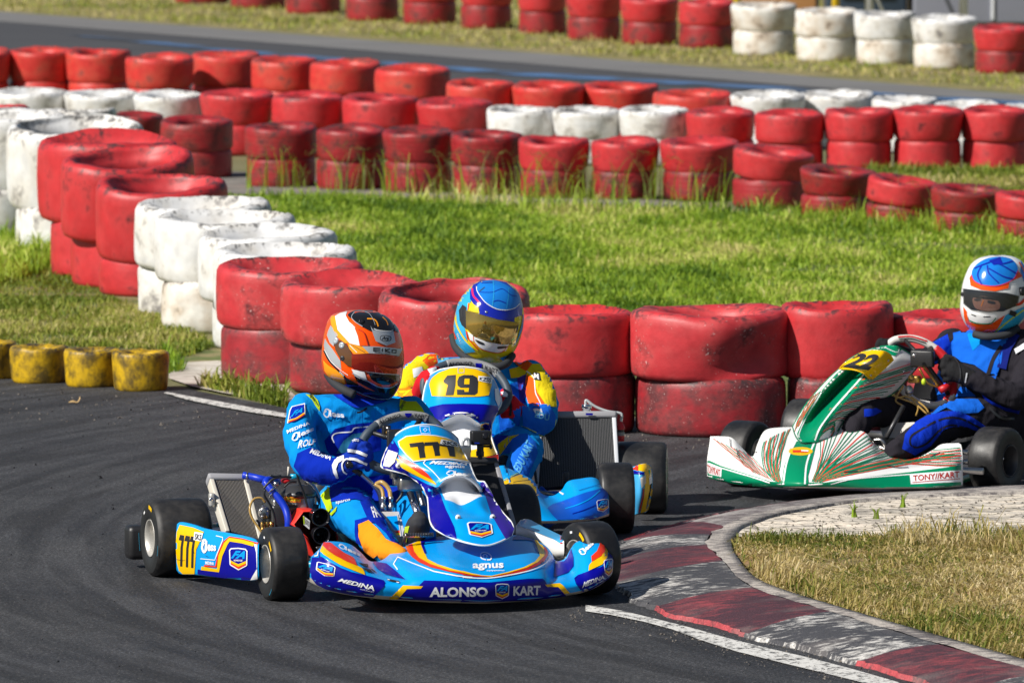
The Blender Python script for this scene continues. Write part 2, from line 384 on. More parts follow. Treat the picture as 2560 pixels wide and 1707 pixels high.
# left grass, main grass
flat('grass_verge','V',[(-600,480),(60,470),(300,600),(520,760),(640,840),(640,880),(560,900),(470,880),(400,860),(385,800),(0,778),(-700,770)],'turf_left',.004)
flat('lawn','V',[(440,452),(560,445),(1000,466),(1500,482),(1850,496),(2250,528),(3000,580),(3000,955),(1400,952),(900,925),(640,850),(520,740),(420,600),(380,500)],'turf',.0045)
flat('dusty_strip','V',[(440,390),(700,400),(1100,440),(1560,462),(1600,483),(1000,467),(560,447),(470,440)],'sandy_grey',.0075)
flat('concrete_apron','V',[(388,846),(420,832),(500,828),(560,838),(640,870),(700,930),(640,920),(520,903),(440,886),(388,868)],'concrete_patch',.0085)
flat('edge_line','T',[(985,1128),(1100,1150),(1300,1185),(1500,1222),(1690,1255),(1690,1278),(1500,1250),(1300,1214),(1100,1172),(960,1132)],'line_white',.010)
flat('edge_line','U',[(-80,690),(120,722),(300,765),(520,820),(700,872),(900,922),(1150,980),(1400,1045),(1620,1108),(1850,1180),(2200,1290),(2120,1330),(1750,1215),(1490,1128),(1250,1068),(1000,1008),(760,948),(560,885),(400,825),(240,782),(60,745),(-80,725)],'line_white',.006)
# far track beyond the barriers
flat('far_track','V',[(-700,-20),(0,27),(640,76),(1280,126),(2352,218),(3200,290),(3200,420),(1200,300),(-700,190)],'asphalt_far',.004)
flat('track_edge','V',[(-700,-20),(0,27),(640,76),(1280,126),(2352,218),(3200,290),(3200,310),(2352,240),(1280,152),(640,100),(0,50),(-700,5)],'asphalt_edge',.008)
flat('blue_line','V',[(150,80),(280,88),(640,122),(1176,163),(2352,232),(2352,240),(1176,173),(640,131),(280,94)],'blue_worn',.012)
flat('dry_verge','V',[(-900,-160),(3200,-60),(3200,290),(2352,218),(1280,126),(640,76),(0,27),(-700,-20)],'dry_strip',.003)
# --- kerb: solid sloping concrete with painted blocks
KS=[((2700,20),(2700,32),(2700,46)),((2352,35),(2352,48),(2352,62)),((1950,52),(1930,62),(1900,78)),((1450,85),(1430,97),(1420,112)),((1100,120),(1130,135),(1150,152)),
 ((880,150),(930,170),(960,190)),((680,183),(790,208),(870,222)),((450,240),(690,255),(785,252)),((150,335),(610,300),(748,290)),((95,440),(600,355),(728,345)),
 ((85,570),(680,445),(765,430)),((290,705),(845,592),(905,560)),((820,850),(1275,725),(1330,700)),((1420,1010),(1880,908),(1960,880)),((2000,1180),(2480,1070),(2560,1045)),((2750,1400),(3200,1260),(3300,1230))]
worn('kerb_dusty',(.42,.39,.37),.42,.58,(.075,.055,.062)); worn('kerb_dusty_edge',(.30,.12,.13),.42,.58,(.075,.045,.052))
km=['kerb_dusty','kerb_dusty','kerb_dusty','kerb_dusty','kerb_dusty','kerb_dusty','kerb_dusty','kerb_red','kerb_white','kerb_red','kerb_white','kerb_red','kerb_white','kerb_red','kerb_white']
O_=[ground('U',*s[0],.012) for s in KS]; M_=[ground('U',*s[1],.058) for s in KS]; I_=[ground('U',*s[2],.060) for s in KS]
n_=24; Os=spline(O_,n_); Ms=spline(M_,n_); Is=spline(I_,n_)
mb=Mb()
for i in range(len(KS)-1):
    a,b=i*n_,(i+1)*n_+1; rows=[]
    for j in range(a,b):
        o=Os[j].copy(); dpt=(o-Ms[j]).normalized(); jit=noise.noise(o*4)*.04+noise.noise(o*18)*.018+noise.noise(o*50)*.006; o=o-dpt*jit
        lo=Vector((o.x,o.y,-.003)); q=[o.lerp(Ms[j],t)+Vector((0,0,math.sin(t*math.pi)*.012)) for t in (0.015,.07,.3,.55,.8,1)]
        rows.append([lo+dpt*.01,o+Vector((0,0,.006))]+q)
    mb.grid([r[0:2]+[r[2]] for r in rows],km[i]+('_edge' if 'white' not in km[i] else ''),smooth=False); mb.grid([r[2:] for r in rows],km[i])
    rim=[[Ms[j]+(Ms[j]-Is[j]).normalized()*(.02*noise.noise(Ms[j]*8))+Vector((0,0,.001)),Ms[j].lerp(Is[j],.5)+Vector((0,0,.002+.004*noise.noise(Ms[j]*9))),Is[j],Vector((Is[j].x,Is[j].y,-.003))+(Is[j]-Ms[j])*.1] for j in range(a,b)]
    mb.grid(rim,'kerb_rim')
tag(mb.build('kerb'),kind='structure')
cob=[(738,300),(785,254),(870,222),(960,190),(1150,152),(1420,112),(1900,78),(2352,62),(2700,46),(2900,330),(2352,312),(2000,332),(1600,325),(1200,335),(850,320),(760,308)]
flat('cobbled_apron','U',cob,'cobble',.05)
dry=[(725,360),(748,300),(850,312),(1200,327),(1600,318),(2000,325),(2352,305),(2900,320),(3400,1200),(2560,1050),(1960,886),(1330,706),(905,566),(768,436)]
flat('dry_grass_patch','U',dry,'turf_dry',.045)
# --- grass: blades in mass
def gmat(name,cols,rough=.6):
    m=bpy.data.materials.new(name); m.use_nodes=True; n,l=nodes_of(m); b=n['Principled BSDF']; b.inputs['Roughness'].default_value=rough
    at=n.new('ShaderNodeAttribute'); at.attribute_name='tone'; r=n.new('ShaderNodeValToRGB'); e=r.color_ramp.elements
    while len(e)<len(cols): e.new(.5)
    for i,c in enumerate(cols): e[i].position=i/(len(cols)-1); e[i].color=(*c,1)
    l.new(at.outputs['Fac'],r.inputs[0]); l.new(r.outputs[0],b.inputs['Base Color'])
    tr=n.new('ShaderNodeBsdfTranslucent'); mx=n.new('ShaderNodeMixShader'); mx.inputs[0].default_value=.35; l.new(r.outputs[0],tr.inputs[0])
    l.new(b.outputs[0],mx.inputs[1]); l.new(tr.outputs[0],mx.inputs[2]); l.new(mx.outputs[0],n['Material Output'].inputs[0]); MT[name]=m
def areapts(poly,n,rs,dens=None):
    P=np.array(poly); x0,y0=P.min(0); x1,y1=P.max(0); out=[]; tot=0
    while tot<n:
        q=rs.uniform((x0,y0),(x1,y1),(n*2,2)); ins=np.zeros(len(q),bool); j=len(P)-1
        for i in range(len(P)):
            xi,yi=P[i]; xj,yj=P[j]; c=((yi>q[:,1])!=(yj>q[:,1]))&(q[:,0]<(xj-xi)*(q[:,1]-yi)/(yj-yi+1e-12)+xi); ins^=c; j=i
        q=q[ins]
        if dens is not None: q=q[rs.uniform(0,1,len(q))<dens(q)]
        out.append(q); tot+=len(q)
        if len(q)==0: break
    return np.concatenate(out)[:n]
def wav(q,s,seed):
    r=np.random.RandomState(seed); v=np.zeros(len(q))
    for i in range(7):
        a=r.uniform(0,6.28); f=s*r.uniform(.6,2.4); v+=np.sin((q[:,0]*math.cos(a)+q[:,1]*math.sin(a))*f+r.uniform(0,6.28))
    return v/7*1.6
def blades(name,pts,h,wd,m,seed,lean=.6,z=0,tone=(.5,.2),curl=.5,kind='stuff',hs=2.5,lw=None):
    """grass: two-segment blades"""
    rs=np.random.RandomState(seed); n=len(pts); a=rs.uniform(0,2*np.pi,n); clump=wav(pts,hs,seed)
    H=h*(.45+rs.gamma(3,.22,n))*(1+.6*clump); H=np.clip(H,h*.25,h*2.6); ln=lean*rs.uniform(.1,1,n); ca=np.cos(a); sa=np.sin(a)
    if lw is not None: ca=ca*.6+lw[0]; sa=sa*.6+lw[1]
    fa=rs.uniform(0,2*np.pi,n); W=wd*rs.uniform(.6,1.3,n); px=np.cos(fa)*W/2; py=np.sin(fa)*W/2
    V=np.zeros((n,5,3)); b=np.stack([pts[:,0],pts[:,1],np.full(n,z)],1)
    V[:,0]=b; V[:,0,0]-=px; V[:,0,1]-=py; V[:,1]=b; V[:,1,0]+=px; V[:,1,1]+=py
    mx=ca*ln*H*.35; my=sa*ln*H*.35; V[:,2]=b; V[:,2,0]+=mx+px*.8; V[:,2,1]+=my+py*.8; V[:,2,2]+=H*.6
    V[:,3]=b; V[:,3,0]+=mx-px*.8; V[:,3,1]+=my-py*.8; V[:,3,2]+=H*.6
    V[:,4]=b; V[:,4,0]+=ca*ln*H*(.6+curl); V[:,4,1]+=sa*ln*H*(.6+curl); V[:,4,2]+=H*(1-.35*ln*curl*2)
    me=bpy.data.meshes.new(name); me.vertices.add(n*5); me.vertices.foreach_set('co',V.reshape(-1))
    i=np.arange(n)*5; L=np.stack([i,i+1,i+2,i+3,i+3,i+2,i+4],1).reshape(-1); me.loops.add(len(L)); me.loops.foreach_set('vertex_index',L)
    st=np.stack([np.arange(n)*7,np.arange(n)*7+4],1).reshape(-1); me.polygons.add(2*n); me.polygons.foreach_set('loop_start',st)
    t=np.clip(tone[0]+tone[1]*rs.randn(n)+.34*wav(pts,1.6,seed+5)+.26*wav(pts,6,seed+8),0,1); at=me.attributes.new('tone','FLOAT','POINT'); at.data.foreach_set('value',np.repeat(t,5))
    me.materials.append(MT[m]); me.update(calc_edges=True); o=bpy.data.objects.new(name,me); COL.objects.link(o); tag(o,kind=kind); return o
gmat('grass_green',[(.08,.17,.010),(.19,.32,.014),(.33,.48,.028),(.50,.60,.08),(.68,.60,.24)])
gmat('grass_mixed',[(.09,.15,.010),(.22,.29,.022),(.42,.41,.08),(.58,.48,.22)])
gmat('grass_dry',[(.09,.15,.012),(.22,.24,.035),(.46,.36,.11),(.62,.48,.22),(.74,.62,.36)])
gmat('weed',[(.06,.11,.015),(.14,.19,.04),(.26,.24,.08),(.22,.13,.07)])
def G(c,pts,z=0): return [tuple(ground(c,x,y,z)[:2]) for x,y in pts]
rs=np.random.RandomState(7)
A=areapts(G('V',[(500,456),(700,458),(1000,470),(1500,488),(1900,500),(2420,540),(2420,740),(1400,760),(900,760),(640,660),(480,500)]),150000,rs,lambda q:np.clip(.78+1.0*wav(q,2.2,31)+.5*wav(q,9,32),.12,1))
tag(blades('lawn_grass',A,.046,.009,'grass_green',1,1.2,0,(.50,.20),.7),label='bright green grass of the infield lawn')
A=areapts(G('V',[(560,450),(1000,464),(1500,482),(2352,530),(2352,560),(1500,505),(1000,480),(600,470)]),2200,rs)
tag(blades('tall_grass',A,.10,.010,'grass_green',2,.9,0,(.5,.2),.7),label='longer grass along the back edge of the lawn')
A=areapts(G('V',[(-60,560),(110,570),(250,680),(490,800),(430,822),(395,825),(385,805),(0,790),(-60,790)]),26000,rs,lambda q:np.clip(.7+1.0*wav(q,4,33),.15,1))
tag(blades('verge_grass',A,.035,.008,'grass_mixed',3,1.2,0,(.50,.2),.7),label='short patchy grass inside the left bend')
A=areapts(G('V',[(-60,545),(110,560),(130,620),(0,660),(-60,660)]),5000,rs)
blades('verge_grass',A,.085,.010,'grass_green',4,.9,0,(.45,.14),.6)
A=areapts(G('V',[(455,890),(530,908),(660,940),(660,922),(560,898),(470,884)]),700,rs)
blades('verge_grass',A,.06,.010,'grass_mixed',5,1.1,0,(.3,.2),.6)
A=areapts(G('V',[(375,805),(425,840),(420,858),(385,862)]),350,rs); blades('verge_grass',A,.05,.009,'grass_green',51,.9,0,(.4,.15),.6)
A=areapts(G('U',[(748,330),(850,325),(1200,340),(1600,330),(2000,340),(2500,320),(2700,1075),(1955,900),(1318,716),(893,574),(752,440),(738,350)],.045),32000,rs,lambda q:np.clip(.65+1.1*wav(q,6,34)+.6*wav(q,16,35),.08,1))
tag(blades('dry_grass',A,.024,.0052,'grass_dry',6,2.1,.045,(.44,.26),.9,hs=4),label='straw coloured dry grass inside the kerb')
A=areapts(G('U',[(845,480),(895,572),(1320,714),(1950,896),(2500,1040),(2500,860),(1900,760),(1300,590),(1000,470)],.045),4200,rs)
blades('dry_grass',A,.050,.0050,'grass_dry',7,1.9,.045,(.66,.2),.9,hs=9,lw=(.5,-.1))
A=areapts(G('U',[(1550,300),(2500,290),(2500,420),(1700,400)],.045),1300,rs)
blades('dry_grass',A,.07,.0045,'grass_dry',8,1.2,.045,(.45,.2),.8,hs=8)
A=areapts(G('U',[(748,335),(850,320),(1600,325),(2500,310),(2500,350),(850,360)],.045),2200,rs); blades('dry_grass',A,.035,.005,'grass_dry',9,1.2,.045,(.2,.15),.8)
A=areapts(G('V',[(1985,395),(2420,395),(2420,470),(2060,440)]),7000,rs); blades('infield_grass',A,.05,.012,'grass_mixed',10,1.0,0,(.40,.2),.7)
A=areapts(G('V',[(-60,-60),(1700,-20),(2420,60),(2420,215),(1280,120),(640,70),(-60,22)]),30000,rs); blades('roadside_grass',A,.05,.018,'grass_mixed',11,1.1,0,(.72,.17),.7)
# weeds growing between the tyres and on the cobbles: stalks
def weeds(name,spots,hmin,hmax,seed,label,cat,z=0,grp=None,nst=(5,9),spread=.0):
    r=random.Random(seed)
    for i,(c,x,y) in enumerate(spots):
        b=ground(c,x,y,z); mb=Mb()
        for k_ in range(r.randint(*nst)):
            h=r.uniform(hmin,hmax); a=r.uniform(0,6.28); ln=r.uniform(.1,.6)*h; d=Vector((math.cos(a),math.sin(a)*.7,0))
            b_=b; b=b+Vector((max(-1.1*spread,min(1.1*spread,r.gauss(0,spread))),max(-.4*spread,min(.4*spread,r.gauss(0,spread*.4))),0)); p=[b+d*.01,b+d*ln*.3+Vector((0,0,h*.5)),b+d*ln*.75+Vector((0,0,h*.85)),b+d*ln*1.25+Vector((0,0,h*.93))]
            b=b_; q=spline(p,4); wd=r.uniform(.0025,.0065); n=Vector((math.cos(a+1.57),math.sin(a+1.57),0))
            if abs(n.x)<.4: n=Vector((1,0,0))
            mb.grid([[v-n*wd*(1-j/len(q)),v+n*wd*(1-j/len(q))] for j,v in enumerate(q)],'grass_green' if r.random()<.5 else 'weed')
            if r.random()<.5:
                for e in range(3):
                    t=q[-1-e]; dd=Vector((r.uniform(-1,1),r.uniform(-.4,.4),r.uniform(-.2,.8))).normalized()*h*.16
                    mb.grid([[t,t+Vector((0,0,.003))],[t+dd,t+dd+Vector((0,0,.003))]],'weed')
        o=mb.build('weed'); at=o.data.attributes.new('tone','FLOAT','POINT'); at.data.foreach_set('value',[r.uniform(.1,.9)]*1+[0.4]*(len(o.data.vertices)-1))
        o.data.transform(Matrix.Translation(-b)); o.location=b
        tag(o,label if isinstance(label,str) else label[i],cat,grp)
WEEDS_HERE=1
weeds('weed',[('U',1410,205),('U',1535,215),('U',1680,150)],.03,.07,5,['small green weed tuft at the left of the cobbled apron','broad green weed tuft in the middle of the cobbled apron','thin weed tuft near the far edge of the cobbled apron'],'weed',.05)

A=areapts(G('V',[(1700,488),(1848,502),(2000,512),(2150,524),(2420,540),(2420,562),(1850,528)]),2600,rs); blades('tall_grass',A,.10,.009,'grass_green',14,.8,0,(.45,.25),.6)
# loose crumbs of rubber, grit and leaves on the road
mat('grit',(.16,.14,.12),.9,var=.6,vscale=3); mat('rubber_crumb',(.012,.012,.013),.7); mat('dry_leaf',(.42,.28,.12),.8)
def crumbs(name,pts,m,lo,hi,z,seed):
    r=random.Random(seed); mb=Mb()
    for x,y in pts:
        s_=r.uniform(lo,hi); c=Vector((x,y,z)); q=[c+Vector((r.uniform(-1,1)*s_,r.uniform(-1,1)*s_*1.4,0)) for _ in range(3)]+[c+Vector((r.uniform(-.3,.3)*s_,0,s_*r.uniform(.5,1)))]
        mb.add(q,[(0,1,2),(0,1,3),(1,2,3),(2,0,3)],m,False)
    tag(mb.build(name),kind='stuff')
A=areapts(G('V',[(0,880),(700,955),(1500,975),(2352,970),(2352,1020),(1500,1040),(700,1010),(0,960)]),500,rs); crumbs('grit',A,'grit',.003,.011,.003,1)
A=areapts(G('U',[(-100,700),(300,750),(700,860),(1200,960),(1600,1090),(1700,1200),(900,1050),(200,850),(-200,780)]),500,rs); crumbs('grit',A,'grit',.002,.007,.004,2)
A=areapts(G('V',[(0,900),(2352,1010),(2352,1120),(1500,1250),(1300,1500),(0,1560)]),420,rs); crumbs('rubber_crumbs',A,'rubber_crumb',.003,.009,.003,3)
A=areapts(G('U',[(780,260),(2352,70),(2352,300),(850,310)],.05),160,rs); crumbs('grit',A,'grit',.003,.010,.051,4)
b=ground('V',172,925,.004); mb=Mb(); mb.patch([[b+Vector((-.03,0,.004)),b+Vector((-.01,.012,.012)),b+Vector((.012,.004,.006)),b+Vector((.022,.02,.03))],[b+Vector((-.03,-.008,.002)),b+Vector((-.01,-.012,.004)),b+Vector((.014,-.012,.003)),b+Vector((.026,.002,.022))]],'dry_leaf',4); tag(mb.build('leaf'),'curled tan leaf on the track below the yellow tyres','leaf')
# ============================================================ TYRE BARRIERS
def tyremat(name,base,dark,flecks,amt,fade=None):
    k=NB(name,.5); oi=k.n.new('ShaderNodeObjectInfo'); off=k.n.new('ShaderNodeVectorMath'); off.operation='ADD'
    sc=k.n.new('ShaderNodeVectorMath'); sc.operation='SCALE'; cm=k.comb(1,1,1); k.l.new(cm,sc.inputs[0]); k.l.new(k.math('MULTIPLY',oi.outputs['Random'],37.0),sc.inputs['Scale'])
    k.l.new(k.P,off.inputs[0]); k.l.new(sc.outputs[0],off.inputs[1]); P=off.outputs[0]
    n1=k.noise(2.2,6,P,.55); n2=k.noise(11,5,P,.6); n3=k.noise(34,2,P)
    c=k.ramp(k.noise(5,5,P),[(.3,tuple(v*.82 for v in base)),(.7,tuple(min(1,v*1.12) for v in base))])
    if fade: c=k.mix(k.math('MULTIPLY',k.step(k.noise(2.2,4,P),.42,.66),.75),c,fade)
    v=k.math('ADD',k.math('MULTIPLY',n1,.75),k.math('MULTIPLY',n2,.25)); c=k.mix(k.math('MULTIPLY',k.step(v,.60-amt,.69-amt*.5),.8),c,dark)
    if flecks: c=k.mix(k.step(k.math('ADD',k.math('MULTIPLY',n3,.7),k.math('MULTIPLY',n1,.3)),.64,.68),c,flecks)
    # black rub near the rim of the top face
    s_=k.sep(); rr=k.math('SQRT',k.math('ADD',k.math('MULTIPLY',s_[0],s_[0]),k.math('MULTIPLY',s_[1],s_[1])))
    rim=k.math('MULTIPLY',k.step(s_[2],.86,.97),k.step(k.math('ADD',n2,k.math('MULTIPLY',n1,.6)),.80,.92)); c=k.mix(k.math('MULTIPLY',rim,.8),c,(.03,.028,.03))
    c=k.mix(k.math('MULTIPLY',k.step(s_[2],.16,.0),.0),c,(.1,.08,.06))
    ring=k.math('MULTIPLY',k.math('SINE',k.math('MULTIPLY',k.math('ADD',rr,k.math('MULTIPLY',n1,.10)),85.0)),k.step(s_[2],.90,.97))
    seam=k.math('MULTIPLY',k.math('SINE',k.math('MULTIPLY',s_[2],42.0)),.0 if 'old' not in name else 1.0)
    tread=k.math('MULTIPLY',k.math('SINE',k.math('MULTIPLY',k.math('ARCTAN2',s_[1],s_[0]),70.0)),.0 if 'old' not in name else .8)
    k.color(c); k.bump(k.math('ADD',k.math('ADD',k.math('MULTIPLY',n2,.4),k.math('MULTIPLY',k.noise(60,4,P),.12)),k.math('MULTIPLY',k.math('ADD',ring,k.math('ADD',seam,tread)),.10)),.30,.010)
tyremat('red_tyre',(.50,.026,.032),(.045,.012,.016),None,.05,(.54,.05,.055))
tyremat('red_tyre_flecked',(.50,.032,.040),(.05,.012,.016),(.62,.42,.40),.06,(.55,.08,.08))
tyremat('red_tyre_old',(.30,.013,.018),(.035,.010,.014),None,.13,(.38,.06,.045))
tyremat('red_tyre_scuffed',(.32,.018,.026),(.035,.016,.020),(.55,.38,.36),.19,(.44,.09,.085))  # lower tyres: scuffs and soot, plus their shade darkened into the colour
tyremat('red_tyre_pale',(.56,.032,.028),(.10,.05,.05),None,.03,(.56,.08,.05))
tyremat('white_tyre',(.72,.72,.72),(.14,.13,.14),None,.05,(.60,.56,.49))
tyremat('white_tyre_dirty',(.70,.68,.64),(.12,.10,.09),None,.04,(.50,.38,.26))
tyremat('yellow_tyre',(.58,.36,.004),(.030,.024,.014),None,.20,(.40,.25,.01))
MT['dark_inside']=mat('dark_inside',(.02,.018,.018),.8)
def tyre_shape(seed,taper=0.0,dip=0.0,fold=0.0,dent=0.0,tread=False,nseg=56,hole=.58,oval=.0):
    """unit tyre lying on its side: radius 1 about z, height 1, with a squashed uneven rim"""
    r=random.Random(seed); ph=r.uniform(0,6.28)
    prof=[(hole,.55,0),(hole-.02,.80,0),(hole+.02,.92,0),(hole+.12,.965,0),(.80,1.0,0),(.90,.998,0),(.96,.968,1),(.992,.90,1),(1.0,.80,1),(1.006,.55,1),(1.0,.26,1),(.99,.10,1),(.955,.03,1),(.88,.0,0),(hole+.1,.02,0),(hole,.15,0),(hole,.55,0)]
    rows=[]
    for (q,z,o) in prof:
        row=[]
        for k_ in range(nseg):
            a=2*math.pi*k_/nseg; rad=q*(1+taper*(z-.5)); x=math.cos(a); y=math.sin(a)
            nz=noise.noise(Vector((x*1.3+seed,y*1.3,z*1.1))); rad*=1+.03*nz
            rad*=1+oval*math.cos(2*(a-ph))
            zz=z
            if z>.5:
                t=(z-.5)*2; zz+=t*(dip*math.cos(2*(a-ph))*.5+dip*.4*noise.noise(Vector((x*1.5,y*1.5,seed*2.0)))+.03*noise.noise(Vector((x*3,y*3,seed))))
                if q<.9: zz-=fold*t*max(0,math.sin(a))*(1-q)*1.2; 
                if fold and q<.84 and math.sin(a)>0: rad=rad*(1-.45*min(1,fold)*math.sin(a)*(.84-q)/.3)
            if dent and o:
                d=math.exp(-((a-5.25)**2/.30+(z-.30-.25*(a-5.2))**2/.06)); rad*=1-dent*d+dent*.35*math.exp(-((a-4.75)**2/.10+(z-.72)**2/.05))
            row.append((x*rad,y*rad,zz))
        rows.append(row)
    mb=Mb(); mb.grid(rows,'dark_inside',True)
    return mb
_SH={}
def tyre_mesh(key,matname):
    if (key,matname) in _SH: return _SH[(key,matname)]
    seed,kw=SHAPES[key]; mb=tyre_shape(seed,**kw); me=bpy.data.meshes.new('tyre'); me.from_pydata(mb.v,[],mb.f)
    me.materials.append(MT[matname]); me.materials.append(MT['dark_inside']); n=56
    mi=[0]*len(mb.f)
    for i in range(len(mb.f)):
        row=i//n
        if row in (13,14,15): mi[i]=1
    me.polygons.foreach_set('material_index',mi); me.polygons.foreach_set('use_smooth',[True]*len(mb.f)); me.update(); _SH[(key,matname)]=me; return me
SHAPES={'a':(1,dict(dip=.03)),'b':(2,dict(dip=.04,fold=.3)),'c':(3,dict(dip=.03,fold=.8)),'d':(4,dict(dip=.06,oval=.02)),'e':(5,dict(taper=.10,dip=.03)),'f':(6,dict(taper=.14,dip=.05,fold=.3)),
 'g':(7,dict(taper=.05,dip=.09,oval=.03)),'low':(8,dict(dip=.01)),'low2':(9,dict(dip=.01,oval=.015)),'dent':(10,dict(dip=.05,dent=.26)),'y':(11,dict(taper=.08,dip=.01,hole=.5)),'flat':(12,dict(dip=.03,fold=1.5,oval=.02)),
 'flat2':(13,dict(dip=.07,fold=1.2,oval=.03)),'open':(14,dict(dip=.03,fold=.0,hole=.70)),'open2':(15,dict(dip=.05,fold=.25,hole=.68))}
ORD=['first','second','third','fourth','fifth','sixth','seventh','eighth','ninth','tenth','eleventh','twelfth','thirteenth','fourteenth','fifteenth','sixteenth','seventeenth']
rt=random.Random(21)
def put(key,matname,cx,cy,z,Rr,h,rot,label,group,squash=1.0,tilt=(0,0)):
    o=bpy.data.objects.new('tyre',tyre_mesh(key,matname)); COL.objects.link(o); o.location=(cx,cy,z); o.scale=(Rr,Rr*squash,h)
    o.rotation_euler=(Matrix.Rotation(tilt[1],3,'Y')@Matrix.Rotation(tilt[0],3,'X')@Matrix.Rotation(rot,3,'Z')).to_euler(); tag(o,label,'tyre',group); return o
def stack(c,xl,xr,yt,yb,matt,matb,rowname,idx,group,ym=None,kt=None,kb=None,n=2,squash=1.0,zl=0.0,rot=None,tilt=(0,0),colour=None,cu=None,cb=None):
    f0=ground(c,(xl+xr)/2,yb); D=f0.y; sc=FPX/D*CROP[c][2]; Rr=(xr-xl)/2/sc; cy=D+Rr*squash*.9; Rr*=cy/D*1.0; cx=f0.x*cy/D; sc2=FPX/cy*CROP[c][2]; e=CAMH/D
    tot=((yb-yt)-2*Rr*squash*sc2*e)/sc2; tot=max(tot,.12*n)-zl
    fr=.5 if ym is None else max(.3,min(.7,(yb-ym)/((yb-yt)-2*Rr*squash*sc2*e)))
    pos=['lower','upper'] if n==2 else ['single']; z=zl
    for i in range(n):
        h=tot*(fr if i==0 else 1-fr) if n==2 else tot
        top=(i==n-1); key=(kt if top else kb) or rt.choice(['e','f','g','b','d'] if top else ['low','low2'])
        m=matt if top else matb; col=(cu if top else cb) or m.split('_')[0]
        lab=f'{pos[i]} {col} tyre, {ORD[idx]} stack from left, {rowname}' if n==2 else f'{col} tyre, {ORD[idx]} from left, {rowname}'
        jit=rt.uniform(-.02,.02)*Rr if top else 0
        put(key,m,cx+jit,cy+jit,z,Rr*(1.045 if top else 1.0),h*(1.0 if top else 1.0),rt.uniform(0,6.28) if rot is None or not top else rot,lab,group,squash,tilt if top else (0,0)); z+=h*.985
# near curved barrier (xl,xr,outline top,joint,bottom)
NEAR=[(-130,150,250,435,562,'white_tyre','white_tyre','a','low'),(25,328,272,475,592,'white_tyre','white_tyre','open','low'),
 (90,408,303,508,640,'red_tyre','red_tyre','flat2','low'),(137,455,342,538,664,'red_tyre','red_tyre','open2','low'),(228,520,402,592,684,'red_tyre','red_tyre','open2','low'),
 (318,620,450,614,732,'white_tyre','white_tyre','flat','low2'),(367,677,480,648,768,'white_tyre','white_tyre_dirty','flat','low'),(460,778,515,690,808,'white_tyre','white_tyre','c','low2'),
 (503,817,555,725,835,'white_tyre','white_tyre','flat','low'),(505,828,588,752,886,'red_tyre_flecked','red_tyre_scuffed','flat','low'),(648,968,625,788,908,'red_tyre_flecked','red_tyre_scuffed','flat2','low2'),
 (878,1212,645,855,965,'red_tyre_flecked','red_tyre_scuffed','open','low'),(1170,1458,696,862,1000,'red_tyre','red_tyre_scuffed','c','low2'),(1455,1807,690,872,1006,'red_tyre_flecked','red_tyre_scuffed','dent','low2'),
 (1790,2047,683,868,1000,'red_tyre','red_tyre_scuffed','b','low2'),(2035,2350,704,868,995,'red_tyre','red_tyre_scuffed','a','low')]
rts=[0,.4,0,3.1,0.3,1.2,0,2.0,.5,.3,0,.6,0,0,1.0,0.0]
for i,(xl,xr,yt,ym,yb,a,b,kt,kb) in enumerate(NEAR):
    e=.82 if i<12 else .8; tl=R(9) if kt in ('open','open2') else R(5) if i<12 else R(2)
    stack('V',xl,xr,yt,yb,a,b,'curved barrier beside the karts',i,'tyres of the curved barrier beside the karts',ym,kt,kb,squash=e,rot=(R(0) if kt=='dent' else rts[i]*.25),tilt=(tl,0))
stack('V',-190,90,232,540,'red_tyre','red_tyre','curved barrier tail at the left edge',0,'tyres of the curved barrier beside the karts',None,'open','low',squash=.8)
stack('V',120,268,245,520,'white_tyre','white_tyre','curved barrier tail at the left edge',1,'tyres of the curved barrier beside the karts',None,'b','low',squash=.8)
ROWA=[(262,372,258,400),(372,533,268,412),(567,725,282,432),(728,883,288,438),(884,1037,292,445),(1040,1195,300,450),(1197,1347,313,458),(1360,1508,316,460),(1522,1690,316,462),(1690,1845,336,480),(1848,1992,382,508),(1998,2140,404,526),(2150,2290,424,542),(2298,2440,438,556)]
for i,(xl,xr,yt,yb) in enumerate(ROWA):
    if i>=9: xl-=8; xr+=10
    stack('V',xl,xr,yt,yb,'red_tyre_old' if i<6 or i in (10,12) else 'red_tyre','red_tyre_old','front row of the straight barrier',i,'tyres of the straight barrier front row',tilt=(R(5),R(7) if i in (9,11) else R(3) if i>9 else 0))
_r=random.Random(11); _sp=[]; _lb=[]
for i,(xl,xr,yt,yb) in enumerate(ROWA[2:]):
    q=yb+(2 if i<7 else -4)
    _sp+=[('V',xl+(xr-xl)*_r.uniform(.2,.4),q),('V',xl+(xr-xl)*_r.uniform(.6,.8),q),('V',xr+2,q-2)]; k_=ORD[i+2]; _lb+=[f'wispy grass stalks before the left half of the {k_} front row tyre stack',f'wispy grass stalks before the right half of the {k_} front row tyre stack',f'grass stalks at the gap right of the {k_} front row tyre stack']
weeds('weed',_sp,.12,.36,3,_lb,'weed',0,'weeds in front of the barrier',(9,18),.13)
ROWB=[(0,152,203,345,'w'),(155,312,207,348,'w'),(313,462,210,352,'w'),(465,622,207,358,'r'),(627,787,212,362,'r'),(790,958,216,366,'r'),(962,1122,226,370,'r'),(1123,1273,243,376,'w'),(1275,1424,246,380,'w'),(1425,1577,244,384,'w'),(1578,1732,248,388,'r'),(1737,1890,252,393,'r'),(1898,2048,246,394,'r'),(2053,2207,244,394,'r'),(2210,2365,244,393,'r')]
for i,(xl,xr,yt,yb,c) in enumerate(ROWB):
    stack('V',xl,xr,yt,yb,'white_tyre' if c=='w' else 'red_tyre','white_tyre' if c=='w' else 'red_tyre','middle row of the straight barrier',i,'tyres of the straight barrier middle row',tilt=(R(4),0))
